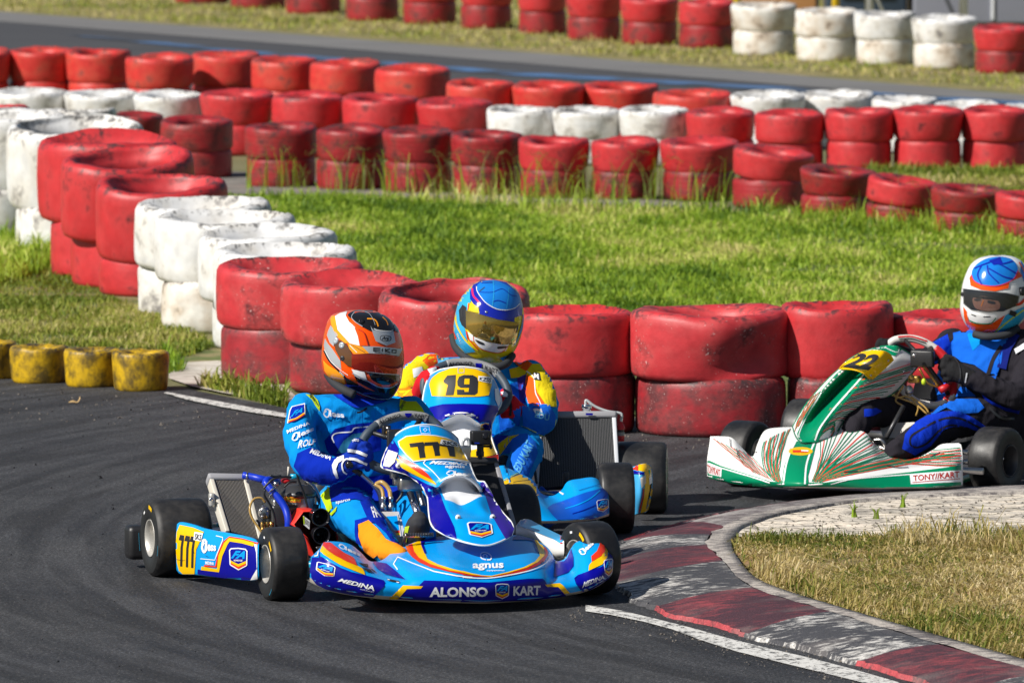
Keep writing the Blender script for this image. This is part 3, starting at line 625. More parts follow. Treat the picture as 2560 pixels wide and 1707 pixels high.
ROWC=[(-110,20,112),(22,165,110),(158,297,112),(290,440,125),(443,597,118),(580,728,130),(716,873,137),(867,1033,150),(1027,1180,183),(1183,1340,188),(1343,1505,190),(1503,1678,206),(1683,1842,210),(1843,2002,208),(2003,2150,220),(2150,2290,232),(2295,2430,240)]
for i,(xl,xr,yt) in enumerate(ROWC):
    w_=i>=12; stack('V',xl,xr,yt,yt+148 if i<8 else yt+150-(i-8)*3,'white_tyre' if w_ else 'red_tyre_pale','white_tyre' if w_ else 'red_tyre_pale','back row of the straight barrier',i,'tyres of the straight barrier back row',tilt=(R(4),0))
ROWD=[(402,525,10),(530,655,22),(657,783,34),(795,915,50),(927,1047,58),(1058,1175,68),(1192,1300,80),(1304,1425,95),(1430,1555,105),(1560,1683,112),(1684,1825,130),(1828,1968,143),(1968,2097,150),(2097,2238,160),(2240,2370,171)]
for i,(xl,xr,yb) in enumerate(ROWD):
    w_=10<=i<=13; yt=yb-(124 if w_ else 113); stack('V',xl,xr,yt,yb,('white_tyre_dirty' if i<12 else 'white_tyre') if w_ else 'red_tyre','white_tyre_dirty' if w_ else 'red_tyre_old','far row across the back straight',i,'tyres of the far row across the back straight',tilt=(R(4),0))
for i,(xl,xr,yt,yb) in enumerate([(-74,36,778,872),(28,156,788,882),(150,274,795,891),(262,386,800,900)]):
    stack('V',xl,xr,yt,yb,'yellow_tyre','yellow_tyre','low line edging the left bend',i,'small yellow tyres edging the left bend',n=1,kt='y',tilt=(R(1),0))
# --- far background: grey cabin wall, posts
mat('grey_wall',(.20,.21,.26),.6,var=.06,vscale=2); mat('white_metal',(.72,.74,.78),.4); mat('yellow_metal',(.75,.50,.02),.45); mat('dark_blue_metal',(.03,.05,.08),.4); mat('tan_board',(.45,.22,.08),.7); mat('grey_slab',(.3,.3,.32),.7)
def atz(c,x,D): # x position at depth D
    return (S(c,x,0)[0]-1280)/FPX*D
D=80.0
t=thing('cabin','grey sided cabin behind the far right tyre row','cabin',(atz('V',2260,D),D,0))
x0,x1=atz('V',2098,D),atz('V',2700,D)
mb=Mb(); mb.box(((x0+x1)/2,D+1.2,1.3),(x1-x0,2.4,2.4),'grey_wall',bev=.03); [mb.box((x0+(x1-x0)*q,D-.01,1.3),(.03,.03,2.3),'white_metal') for q in (.3,.62,.9)]; mb.build('wall',t)
mb=Mb(); mb.box(((x0+x1)/2,D+1.2,2.56),(x1-x0+.3,2.7,.12),'grey_slab',bev=.02); mb.build('roof',t)
mb=Mb(); mb.box((x0-.55,D+.6,.9),(.95,.9,1.5),'dark_blue_metal',bev=.04); mb.box((x0-.55,D+.13,.85),(.62,.04,.9),'grey_wall',bev=.01); o=mb.build('locker'); tag(o,'dark blue metal locker left of the grey cabin','locker')
mb=Mb(); mb.box((atz('V',1780,D),D+6,.5),(1.5,.06,1.0),'tan_board',bev=.01); mb.box((atz('V',1780,D),D+6.05,.5),(1.6,.04,1.1),'grey_slab'); tag(mb.build('notice_board'),'tan board standing behind the first two white stacks','board')
for i,(x,m,D2,lab) in enumerate([(1694,'yellow_metal',77,'yellow post left of the white tyre stacks'),(1919,'yellow_metal',77,'yellow post behind the gap of the white stacks'),(1996,'white_metal',78,'slim white post behind the third white stack'),(2212,'white_metal',78,'slim white post behind the fourth white stack'),(2052,'white_metal',79,'thin leaning white brace between the two white posts')]):
    X=atz('V',x,D2); b=Vector((X,D2,0)); t2=b+Vector((-.9 if i==4 else 0,0,2.0)); mb=Mb(); mb.tube([b,(b+t2)/2,t2],.045 if i<2 else .05 if i<4 else .018,m,8,1); mb.lathe(b,(0,0,1),[(.0,.015),(.10,.015),(.10,0)],m,12)
    tag(mb.build('post'),lab,'post')
# ============================================================ KARTS AND DRIVERS: shared pieces
mat('cyan_paint',(.0,.32,.80),.34,spec=.28,coat=.14,var=.05,vscale=5); mat('navy_paint',(.002,.002,.27),.34,spec=.28,coat=.14); mat('violet_paint',(.035,.018,.26),.34,spec=.28,coat=.14)
mat('mid_blue_paint',(.004,.09,.55),.34,spec=.28,coat=.14); mat('yellow_paint',(.85,.50,.0),.34,spec=.28,coat=.14); mat('red_paint',(.74,.035,.008),.34,spec=.28,coat=.14); mat('dark_red_paint',(.45,.02,.01),.34,spec=.28,coat=.14)
mat('white_paint',(.80,.80,.79),.34,spec=.28,coat=.14); mat('white_print',(.84,.85,.87),.45); mat('black_print',(.018,.018,.022),.5); mat('cream_plastic',(.62,.58,.50),.5,var=.08,vscale=20)
mat('duct_white',(.78,.79,.82),.35,coat=.3); mat('grey_plastic',(.62,.64,.68),.4); mat('black_plastic',(.014,.014,.016),.42,bump=.1,bscale=300); mat('green_paint',(.0,.23,.105),.34,spec=.28,coat=.14); mat('dark_green_paint',(.0,.16,.08),.34,spec=.28,coat=.14)
mat('skyblue_paint',(.06,.38,.72),.34,spec=.28,coat=.14); mat('chrome',(.72,.72,.74),.16,1); mat('steel',(.50,.49,.48),.33,1,var=.15,vscale=30); mat('dark_steel',(.07,.07,.075),.4,.6); mat('magnesium',(.56,.54,.50),.42,.5)
mat('brass',(.60,.36,.10),.3,.9); mat('blue_hose',(.005,.035,.50),.35,coat=.3); mat('cyan_tube',(.0,.30,.50),.3,coat=.25); mat('red_box',(.72,.035,.02),.38,coat=.2); mat('amber_hose',(.42,.26,.07),.3,coat=.3)
mat('clear_hose',(.45,.47,.48),.25,coat=.4); mat('radiator_core',(.020,.020,.022),.6); mat('fin_metal',(.34,.31,.27),.5,.3); mat('fin_dull',(.11,.112,.116),.5,.3); mat('smoke_plastic',(.22,.23,.24),.18,coat=.25)
mat('lime_print',(.50,.66,.02),.5); mat('orange_print',(.85,.25,.02),.5); mat('tank_plastic',(.60,.56,.52),.35,coat=.3,var=.1,vscale=9); mat('grip',(.045,.065,.09),.55); mat('grip_grey',(.26,.265,.27),.5); mat('grip_white',(.62,.60,.57),.45); mat('grip_red',(.50,.01,.015),.45)
k=NB('slick_rubber',.42); n1=k.noise(9,5); n2=k.noise(45,4); k.color(k.mix(k.step(k.math('ADD',k.math('MULTIPLY',n1,.6),k.math('MULTIPLY',n2,.4)),.45,.68),(.012,.012,.013),(.034,.032,.031))); k.rough(k.ramp(n1,[(.35,(.36,)*3),(.7,(.62,)*3)])); k.bump(n2,.18,.003)
mat('side_rubber',(.016,.017,.018),.5,bump=.15,bscale=80)
def cloth(name,c,rough=.92):
    k=NB(name,rough); n1=k.noise(9,3,k.mapping((1,1,.5)),.5,1.2); n2=k.noise(28,3,k.mapping((1,1,.4)),.55,.8); n3=k.noise(600,1)
    k.color(k.mix(k.noise(5,3),tuple(v*.88 for v in c),tuple(min(1,v*1.1) for v in c))); k.bump(k.math('ADD',k.math('ADD',k.math('MULTIPLY',n1,1.0),k.math('MULTIPLY',n2,.35)),k.math('MULTIPLY',n3,.03)),.9,.012)
    k.b.inputs['Specular IOR Level'].default_value=.15
for nm,c in dict(suit_cyan=(.0,.24,.66),suit_blue=(.0,.018,.34),suit_navy=(.006,.014,.17),suit_yellow=(.72,.56,.01),suit_lime=(.42,.58,.01),suit_orange=(.85,.27,.01),suit_red=(.62,.03,.02),suit_black=(.020,.018,.024),suit_royal=(.003,.035,.50),
  suit_teal=(.02,.16,.30),suit_azure=(.006,.12,.62),suit_violet=(.06,.03,.24),suit_sky=(.10,.38,.66),suit_hotorange=(.80,.10,.01),glove_blue=(.006,.035,.36),glove_red=(.55,.012,.02),glove_black=(.018,.018,.020)).items(): cloth(nm,c)
mat('suit_white',(.74,.76,.80),.6)
def glassm(name,c,alpha,rough=.05,metal=0):
    m=mat(name,c,rough,metal,coat=1); m.node_tree.nodes['Principled BSDF'].inputs['Alpha'].default_value=alpha; return m
glassm('visor_orange',(.40,.014,.006),1,.07,.7); glassm('visor_gold',(.42,.28,.06),1,.07,.8); glassm('visor_smoke',(.03,.035,.045),.45,.04); mat('visor_side',(.10,.035,.01),.2,coat=.8)
mat('helmet_orange',(.86,.085,.0),.2,spec=.35,coat=.3); mat('helmet_amber',(.88,.32,.01),.2,spec=.35,coat=.3); mat('helmet_white',(.82,.83,.84),.2,spec=.35,coat=.3); mat('helmet_silver',(.46,.49,.53),.25,.3,spec=.35,coat=.3); mat('helmet_black',(.012,.012,.015),.12,spec=.35,coat=.3)
mat('helmet_yellow',(.72,.58,.01),.2,spec=.35,coat=.3); mat('helmet_cyan',(.03,.38,.70),.2,spec=.35,coat=.3); mat('helmet_navy',(.008,.02,.36),.15,spec=.35,coat=.3); mat('helmet_blue',(.01,.18,.62),.15,spec=.35,coat=.3,var=.3,vscale=14); mat('helmet_pink',(.65,.02,.12),.2,spec=.35,coat=.3); mat('padding',(.022,.024,.03),.8)
mat('skin',(.36,.17,.12),.5)
def wheel(parent,c,axle,Rr,W,rim_r,side_mark=1,mark=True,spin=0.0,label=None,rimcol='magnesium'):
    """rim with spokes and hub; the slick tyre is its child. side_mark: which end of the axle faces the viewer"""
    ax=Vector(axle).normalized(); h=W/2; mb=Mb()
    mb.lathe(c,ax,[(rim_r*.98,h*.98),(rim_r*1.03,h*1.0),(rim_r*1.03,h*.93),(rim_r*.93,h*.86),(rim_r*.86,h*.3),(rim_r*.86,-h*.3),(rim_r*.93,-h*.86),(rim_r*1.03,-h*.93),(rim_r*1.03,-h),(rim_r*.98,-h*.98),(rim_r*.9,-h*.8),(rim_r*.80,-h*.3),(rim_r*.80,h*.3),(rim_r*.9,h*.8),(rim_r*.98,h*.98)],rimcol,40)
    mb.lathe(c,ax,[(0,h*.30),(rim_r*.34,h*.30),(rim_r*.40,h*.18),(rim_r*.40,-h*.18),(rim_r*.34,-h*.3),(0,-h*.3)],'steel',24)
    u=ax.cross(Vector((0,0,1))).normalized(); w_=ax.cross(u)
    for k_ in range(3):
        a=spin+k_*2*math.pi/3; d=u*math.cos(a)+w_*math.sin(a); t=ax.cross(d); mb.box(Vector(c)+d*rim_r*.60,(rim_r*.5,rim_r*.42,.012),rimcol,(d,t,ax),.003)
        d2=u*math.cos(a+1)+w_*math.sin(a+1); mb.lathe(Vector(c)+d2*rim_r*.26+ax*h*.30*side_mark,ax,[(0,.006*side_mark),(.006,.006*side_mark),(.006,0)],'chrome',8)
    wo=mb.build('wheel',parent,label)
    ty=Mb(); ty.lathe(c,ax,[(rim_r*1.02,h*.92),(rim_r*1.12,h*1.0),(Rr*.80,h*1.03),(Rr*.90,h*1.0)],'side_rubber',56)
    ty.lathe(c,ax,[(Rr*.90,h*1.0),(Rr*.965,h*.92),(Rr*.99,h*.80),(Rr*.999,h*.5),(Rr,0),(Rr*.999,-h*.5),(Rr*.99,-h*.80),(Rr*.965,-h*.92),(Rr*.90,-h*1.0)],'slick_rubber',56)
    ty.lathe(c,ax,[(Rr*.90,-h*1.0),(Rr*.80,-h*1.03),(rim_r*1.12,-h*1.0),(rim_r*1.02,-h*.92)],'side_rubber',56)
    if mark:
        for (a0,a1,r0,r1,m) in ((.25,.62,.76,.86,'yellow_paint'),(1.15,1.32,.70,.76,'white_print'),(-1.3,-1.0,.93,.95,'cyan_tube'),(2.2,2.7,.93,.95,'cyan_tube')):
            rows=[]
            for q in (r0,r1):
                rows.append([Vector(c)+ax*(side_mark*(h*1.03+.0012))+(u*math.cos(spin+a)*(-side_mark)+Vector((0,0,1))*math.sin(spin+a))*Rr*q for a in [a0+(a1-a0)*j/7 for j in range(8)]])
            ty.grid(rows,m)
    ty.build('tyre',wo); return wo
def quadmap(q):
    def f(u,v): # u right, v down ; q = tl,tr,br,bl
        a=(q[0][0]*(1-u)+q[1][0]*u,q[0][1]*(1-u)+q[1][1]*u); b=(q[3][0]*(1-u)+q[2][0]*u,q[3][1]*(1-u)+q[2][1]*u)
        return (a[0]*(1-v)+b[0]*v,a[1]*(1-v)+b[1]*v)
    return f
def badge(M,c,q,L=3):
    f=quadmap(q); g=4
    M.poly(c,[f(*p) for p in [(.10,.0),(.5,-.03),(.9,.0),(1,.1),(.98,.74),(.93,.80),(.5,1),(.07,.80),(.02,.74),(0,.1)]],'white_print',L,g)
    M.poly(c,[f(*p) for p in [(.13,.05),(.5,.02),(.87,.05),(.94,.12),(.92,.74),(.5,.94),(.08,.74),(.06,.12)]],'navy_paint',L+1,g)
    M.poly(c,[f(*p) for p in [(.08,.56),(.5,.72),(.92,.56),(.92,.67),(.5,.84),(.08,.67)]],'yellow_paint',L+2,g)
    M.poly(c,[f(*p) for p in [(.08,.67),(.5,.84),(.92,.67),(.92,.74),(.5,.94),(.08,.74)]],'red_paint',L+2,g)
    M.text(c,'FA',[f(.10,.47),f(.84,.47),f(.92,.11),f(.22,.11)],'cyan_paint',L+2,.045,.35)
    M.text(c,'ALONSO KART',[f(.26,.59),f(.74,.59),f(.74,.51),f(.26,.51)],'white_print',L+3,.03)
def bless(M,c,q,m='white_print',L=2):
    """shop lettering with an angular ring for its first letter"""
    f=quadmap([q[3],q[2],q[1],q[0]])
    M.text(c,'less',[f(.30,.92),f(1,.92),f(1,.05),f(.30,.05)],m,L,.03)
    P=[f(*p) for p in [(.02,.45),(.10,.05),(.27,.12),(.25,.85),(.12,1.0),(.0,.62),(.13,.25)]]
    d=math.dist(q[0],q[3])*.15; M.stroke(c,P,d,m,L,True,4)
def agnus(M,c,q,L=2,m='white_print'):
    M.text(c,'agnus',q,m,L,.03)
def blob_limb(mb,fr,c,pts,m='suit_cyan',n=14,sub=4):
    """pts: (x,y,f,radius m)"""
    P=[fr.p(c,x,y,f) for x,y,f,r in pts]; rr=[p[3] for p in pts]
    W=spline(P,sub); RR=[q.x for q in spline([(r,0,0) for r in rr],sub)]
    mb.tube(W,lambda t:RR[min(len(RR)-1,int(round(t*(len(RR)-1))))],m,n,1)
    for i in (0,-1): mb.ell(W[i],(RR[i],)*3,m)
    return mb
def glove(parent,fr,c,hand,fingers,thumb,m,label=None,name='glove',extra=None,vox=.0036):
    """palm plus separate bent fingers closed round the wheel"""
    mb=Mb(); blob_limb(mb,fr,c,hand,m,12,3)
    for fg in fingers+[thumb]: blob_limb(mb,fr,c,fg,m,8,3)
    V,F=remesh(mb,vox,2); g=Mb(); g.add(V,F,m)
    if extra: g.freeze(); g.off0=.002; extra(g)
    return g.build(name,parent,label)
def fins(M,c,tl,tr,br,bl,n,m,w_,L=1):
    f=quadmap([tl,tr,br,bl])
    for i in range(n):
        u=(i+.5)/n; M.stroke(c,[f(u,.01),f(u,.99)],w_,m,L,False,12)
def slab(fr,c,quad,fs,th,m,bev=0):
    """thin solid plate whose corners (tl,tr,br,bl) lie at forward distances fs"""
    P=[fr.p(c,*q,f) for q,f in zip(quad,fs)]; n=(P[1]-P[0]).cross(P[3]-P[0]).normalized(); n=n if n.dot(fr.f)<0 else -n
    B=[p+n*th for p in P]; return P+B,[(0,1,2),(0,2,3),(4,5,6),(4,6,7),(0,1,5,4),(1,2,6,5),(2,3,7,6),(3,0,4,7)]
# ============================================================ KART 777 (in front)
K1=Frame((-.393,24.258),R(16)); kt1=thing('racing_kart','light blue and navy racing kart with yellow number 777 plate, front left','kart',K1.o.copy())
ax18=(math.cos(R(18)),math.sin(R(18)),0)
def gp(c,x,y,r): # wheel centre above the contact seen in the picture
    g=ground(c,x,y); return Vector((g.x,g.y,r))
wheel(kt1,gp('S',706,1499,.130),ax18,.130,.128,.066,-1,spin=.3)
wheel(kt1,gp('S',442,1439,.142),ax18,.142,.205,.066,-1,spin=.9)
wheel(kt1,gp('S',1474,1487,.133),(math.cos(R(28)),math.sin(R(28)),0),.130,.128,.066,-1,spin=.5)
wheel(kt1,gp('S',1262,1400,.142),ax18,.142,.205,.066,-1,spin=.1)
# --- front bumper
CA,CB='A','B'
cols=[('A',(95,790,.66),(90,800,.70),(88,850,.73),(85,920,.75),(82,980,.76),(80,1030,.76),(76,1060,.75),(75,1105,.72)),
('A',(205,680,.62),(195,720,.70),(195,790,.77),(185,870,.80),(175,950,.82),(168,1040,.82),(160,1110,.81),(165,1165,.78)),
('A',(265,600,.62),(240,660,.72),(240,760,.82),(270,870,.85),(290,960,.865),(290,1060,.865),(290,1160,.855),(290,1225,.82)),
('A',(420,590,.62),(400,660,.73),(400,800,.85),(420,920,.88),(440,1010,.89),(440,1100,.89),(440,1210,.88),(440,1262,.85)),
('A',(600,625,.63),(600,720,.74),(600,850,.86),(620,970,.90),(640,1050,.915),(650,1150,.915),(650,1250,.905),(650,1300,.87)),
('A',(740,730,.65),(750,820,.76),(770,900,.85),(800,1000,.90),(830,1100,.93),(840,1190,.935),(850,1280,.925),(850,1325,.89)),
('A',(850,840,.68),(880,890,.74),(930,970,.82),(980,1040,.89),(1010,1120,.94),(1020,1210,.95),(1030,1300,.94),(1030,1345,.91)),
('A',(960,850,.66),(1010,890,.70),(1090,970,.80),(1150,1060,.89),(1190,1140,.95),(1200,1220,.96),(1200,1310,.95),(1200,1355,.92)),
('A',(1060,810,.62),(1130,880,.72),(1220,970,.83),(1300,1060,.91),(1340,1130,.96),(1360,1220,.975),(1370,1330,.965),(1370,1366,.93)),
('A',(1150,735,.58),(1230,820,.72),(1330,930,.85),(1410,1030,.93),(1470,1110,.975),(1500,1220,.985),(1510,1340,.975),(1510,1376,.94)),
('A',(1300,658,.52),(1400,760,.68),(1500,870,.82),(1590,990,.93),(1640,1090,.985),(1660,1200,.995),(1670,1345,.985),(1670,1386,.95)),
('A',(1500,580,.47),(1600,680,.62),(1700,810,.80),(1780,950,.94),(1830,1080,.995),(1850,1200,1.005),(1860,1350,.995),(1860,1392,.96)),
('A',(1720,530,.45),(1820,640,.60),(1900,780,.80),(1980,930,.95),(2020,1070,1.0),(2040,1200,1.01),(2050,1355,1.0),(2050,1395,.965)),
('B',(200,500,.45),(230,620,.60),(250,780,.80),(280,920,.95),(300,1060,1.0),(310,1180,1.01),(320,1305,1.0),(320,1336,.965)),
('B',(420,480,.45),(450,600,.60),(470,760,.79),(490,900,.94),(500,1050,.995),(510,1170,1.0),(520,1295,.99),(520,1328,.955)),
('B',(620,470,.45),(660,580,.60),(690,730,.78),(710,870,.92),(720,1040,.98),(730,1160,.985),(740,1285,.975),(740,1315,.94)),
('B',(830,500,.47),(880,600,.60),(910,730,.76),(930,860,.90),(940,1020,.96),(950,1150,.965),(950,1270,.955),(950,1297,.92)),
('B',(1000,550,.50),(1050,660,.60),(1080,780,.74),(1090,900,.87),(1090,1030,.94),(1100,1150,.945),(1110,1255,.935),(1110,1280,.90)),
('B',(1120,620,.53),(1160,720,.61),(1180,840,.72),(1180,960,.83),(1170,1060,.91),(1190,1150,.925),(1210,1240,.915),(1210,1265,.88)),
('B',(1195,710,0.580),(1225,810,0.640),(1225,930,0.740),(1220,1010,0.820),(1240,1080,0.900),(1270,1150,0.920),(1300,1225,0.910),(1300,1250,0.870)),
('B',(1240,800,0.590),(1270,850,0.640),(1310,920,0.720),(1330,1000,0.810),(1350,1070,0.890),(1380,1140,0.910),(1400,1205,0.900),(1400,1235,0.860)),
('B',(1350,780,0.600),(1380,840,0.660),(1420,920,0.730),(1440,990,0.810),(1460,1060,0.880),(1490,1120,0.900),(1510,1185,0.890),(1510,1215,0.850)),
('B',(1430,650,0.600),(1470,740,0.680),(1500,850,0.760),(1530,950,0.830),(1560,1030,0.870),(1590,1090,0.890),(1610,1155,0.880),(1610,1188,0.840)),
('B',(1500,570,0.620),(1560,660,0.700),(1600,790,0.790),(1640,910,0.850),(1680,980,0.870),(1700,1050,0.880),(1710,1120,0.870),(1710,1150,0.830)),
('B',(1640,530,0.620),(1690,610,0.700),(1720,730,0.780),(1760,850,0.830),(1790,930,0.860),(1800,1000,0.870),(1810,1060,0.860),(1810,1092,0.820)),
('B',(1760,515,0.610),(1810,590,0.680),(1840,700,0.760),(1860,780,0.800),(1880,850,0.830),(1890,930,0.840),(1895,1000,0.830),(1890,1030,0.790)),
('B',(1850,585,0.590),(1880,650,0.650),(1895,720,0.710),(1915,780,0.750),(1930,840,0.780),(1935,900,0.780),(1935,950,0.770),(1930,985,0.730)),
('B',(1885,690,0.540),(1925,690,0.580),(1955,700,0.620),(1958,750,0.660),(1958,800,0.680),(1955,860,0.690),(1950,920,0.690),(1945,960,0.670))]
def bumper(fr,cols,m,lipm,back=.10):
    rows=[[fr.p(c[0],*c[j]) for c in cols] for j in range(1,len(cols[0]))]
    mb=Mb(); dense=mb.patch(rows[:-1],m,5)
    lip=[spline(rows[-2],5),spline([a.lerp(b,.5)-fr.f*.003 for a,b in zip(rows[-2],rows[-1])],5),spline(rows[-1],5),[p-fr.f*back*.5 for p in spline(rows[-1],5)]]
    mb.grid(lip,lipm)
    # turned-down back edge gives the shell a thickness
    t=dense[0]; mb.grid([t,[p-fr.f*.012-Vector((0,0,.012)) for p in t],[p-fr.f*.004-Vector((0,0,.04)) for p in t]],lipm)
    return mb
M=bumper(K1,cols,'cyan_paint','cream_plastic'); M.freeze()
M.poly('A',[(205,730),(240,790),(340,860),(480,935),(620,990),(790,1030),(1040,1098),(1062,1130),(1050,1175),(905,1312),(650,1290),(440,1250),(290,1215),(165,1150),(78,1040),(92,880),(105,800),(150,800),(198,800)],'navy_paint',1)
M.poly('A',[(240,640),(212,720),(260,765),(340,820),(480,900),(640,968),(795,1030),(785,985),(760,945),(690,905),(560,855),(400,775),(300,705)],'yellow_paint',2)
M.poly('A',[(262,605),(325,588),(400,650),(520,740),(640,800),(665,840),(690,910),(560,858),(400,775),(300,705),(243,640)],'red_paint',3)
M.stroke('A',[(84,1040),(92,880),(98,795),(180,778),(196,700),(250,605),(320,585)],16,'white_paint',4,False)
M.poly('A',[(880,850),(1000,868),(1080,880),(1200,975),(1325,1088),(1200,1060),(1060,1020),(960,955)],'navy_paint',2)
badge(M,'A',[(175,850),(415,920),(395,1085),(150,990)]); M.text('A','MEDINA',[(440,1108),(920,1232),(905,1165),(465,1066)],'white_print',3,.03,.35); M.text('A','MOTORSPORT',[(735,1215),(912,1255),(918,1242),(740,1203)],'white_print',3,.0)
bless(M,'A',[(455,670),(735,798),(735,745),(450,612)])
for pts,wd in (([(1225,962),(1172,887),(1225,797),(1400,870),(1700,985),(2000,1042),(2200,1062)],15),): M.stroke('A',pts,wd,'white_print',2,False)
M.stroke('B',[(80,1008),(200,1017),(420,1018),(700,975),(900,930),(1040,880),(1130,820),(1178,740)],12,'white_print',2)
M.poly('A',[(1325,655),(1415,620),(1440,720),(1500,800),(1650,885),(1900,962),(2110,1003),(2110,1028),(1900,988),(1650,928),(1500,862),(1410,795),(1355,730)],'red_paint',1)
M.poly('A',[(1415,620),(1525,580),(1580,745),(1612,822),(1750,892),(1950,955),(2110,990),(2110,1006),(1900,970),(1650,888),(1500,805),(1440,722)],'yellow_paint',2)
M.poly('B',[(80,950),(200,978),(330,992),(440,995),(650,950),(850,893),(990,825),(1085,740),(1095,660),(1045,568),(1085,590),(1137,680),(1140,740),(1090,820),(1000,872),(850,940),(600,992),(430,1007),(250,1002),(80,980)],'dark_red_paint',1)
M.poly('B',[(80,930),(200,962),(330,986),(440,992),(650,943),(850,883),(980,815),(1042,740),(1005,620),(970,542),(1050,568),(1095,650),(1098,740),(1020,820),(880,890),(650,957),(430,1001),(200,980),(80,955)],'yellow_paint',2)
M.poly('A',[(1525,580),(1840,512),(1855,530),(1850,565),(1820,575),(1575,600),(1562,640),(1602,745),(1575,752),(1530,640)],'navy_paint',3)
M.poly('B',[(700,545),(730,478),(960,540),(990,610),(1028,698),(1005,690),(955,560),(880,545)],'navy_paint',3)
M.poly('A',[(1500,1168),(1570,1100),(2000,1112),(2150,1116),(2150,1368),(1700,1362),(1225,1338),(1350,1205),(1530,1205),(1550,1175)],'navy_paint',1)
M.poly('B',[(60,1066),(410,1072),(900,1025),(1075,1025),(1105,1050),(1130,1100),(1290,1110),(1370,1237),(1000,1287),(420,1312),(60,1312)],'navy_paint',1)
M.poly('A',[(1295,1165),(1555,1172),(1525,1205),(1345,1210),(1225,1342),(1108,1338)],'yellow_paint',2); M.poly('B',[(1105,1098),(1290,1083),(1325,1105),(1442,1230),(1375,1240),(1270,1130),(1130,1125)],'yellow_paint',2)
M.text('B','ALONSO',[(-330,1250),(395,1247),(390,1130),(-320,1130)],'white_print',3,.035); M.text('B','KART',[(710,1234),(1045,1224),(1050,1108),(712,1118)],'white_print',3,.035)
badge(M,'B',[(485,1092),(660,1090),(658,1275),(487,1275)],3); agnus(M,'B',[(205,926),(592,922),(592,832),(205,840)]); M.text('B','equipamentos',[(382,940),(602,938),(602,916),(382,918)],'white_print',2,.01)
M.stroke('B',[(372,795),(318,775),(305,730),(335,703),(385,708),(435,745),(432,790),(385,795)],15,'white_print',2); M.stroke('B',[(350,765),(338,738),(368,728),(388,748),(375,768)],11,'white_print',2)
M.poly('B',[(1472,1020),(1520,980),(1640,935),(1800,880),(1885,830),(1890,720),(1957,712),(1955,900),(1900,1020),(1810,1080),(1720,1135),(1580,1205),(1490,1090)],'navy_paint',1)
M.poly('B',[(1765,518),(1830,548),(1862,620),(1850,690),(1810,745),(1690,818),(1683,750),(1755,685),(1785,610),(1790,560)],'red_paint',3); M.poly('B',[(1838,560),(1885,650),(1882,760),(1820,850),(1650,928),(1655,860),(1690,818),(1800,755),(1850,690),(1862,620)],'yellow_paint',2)
M.poly('B',[(1230,805),(1222,1008),(1390,955),(1468,870),(1465,760),(1437,655),(1385,775),(1330,790)],'navy_paint',2)
bless(M,'B',[(1585,738),(1725,600),(1672,560),(1520,690)]); M.text('B','MEDINA',[(1565,1138),(1842,1022),(1830,982),(1582,1072)],'white_print',3,.03,.3); M.text('B','MOTORSPORT',[(1745,1088),(1840,1048),(1838,1038),(1745,1076)],'white_print',3)
badge(M,'B',[(1835,800),(1948,775),(1945,985),(1850,1005)],3)
for p in ([(700,870),(760,880),(830,890),(840,930),(780,920)],[(880,950),(930,985),(925,1000),(870,965)],[(1080,1080),(1150,1095),(1240,1110),(1250,1125),(1160,1120),(1090,1100)],[(740,930),(860,960),(900,1000),(820,985)]): M.poly('A',p,'black_print',4)
for p in ([(1090,1085),(1120,1092),(1120,1102),(1090,1098)],[(1205,1122),(1245,1128),(1240,1138),(1210,1132)]): M.poly('A',p,'white_print',5,3)
M.build('front_bumper',kt1)
# --- front fairing
FR=[[(150,385),(215,295),(300,235),(400,198),(500,183),(620,187),(740,222),(830,275),(888,330),.26],[(112,460),(190,370),(280,320),(390,295),(510,287),(640,290),(760,315),(850,350),(905,395),.31],
[(64,590),(170,520),(280,475),(400,455),(520,448),(650,448),(770,460),(870,475),(955,500),.36],[(85,655),(230,610),(370,590),(480,575),(600,565),(720,560),(830,567),(930,585),(1015,600),.40],
[(330,718),(430,715),(520,700),(610,680),(720,662),(830,658),(930,675),(1000,700),(1065,725),.45],[(430,785),(530,790),(625,800),(720,765),(820,735),(920,728),(1010,755),(1070,795),(1105,790),.475],[(495,830),(580,830),(665,858),(745,780),(850,740),(955,738),(1050,790),(1140,895),(1178,800),.495]]
FR2=[[(520,880),(600,890),(690,880),(765,830),(860,790),(950,790),(1040,835),(1128,900),(1210,850),.43],[(560,970),(630,960),(712,940),(780,930),(880,930),(970,930),(1050,920),(1128,925),(1250,920),.485],
[(570,1040),(650,1020),(735,995),(830,1015),(920,1055),(1010,1025),(1085,985),(1155,960),(1275,985),.56],[(575,1130),(670,1130),(770,1100),(850,1130),(960,1150),(1080,1150),(1170,1110),(1240,1110),(1330,1070),.62],
[(590,1230),(690,1220),(800,1210),(900,1210),(1020,1215),(1130,1215),(1240,1205),(1330,1180),(1400,1160),.68],[(625,1300),(740,1310),(850,1330),(950,1330),(1060,1335),(1170,1335),(1280,1310),(1390,1265),(1470,1235),.74],
[(700,1352),(820,1385),(920,1410),(1020,1430),(1110,1440),(1220,1435),(1320,1400),(1430,1350),(1497,1310),.79],[(800,1402),(900,1440),(990,1465),(1080,1485),(1160,1495),(1240,1490),(1340,1458),(1420,1420),(1480,1375),.82]]
def frow(fr,c,r,kk=.09,flat=None):
    n=len(r)-1; out=[]
    for j in range(n):
        u=(j-(n-1)/2)/((n-1)/2); f=r[-1]-kk*u*u
        if flat and (j<2 or j>n-2): f=max(f,flat-kk*u*u)
        out.append(fr.p(c,*r[j],f))
    return out
M=Mb(); up=M.patch([frow(K1,'C',r) for r in FR],'cyan_paint',5)
low=[frow(K1,'C',FR[-1])]+[frow(K1,'C',r,.09,.53 if i<2 else None) for i,r in enumerate(FR2)]
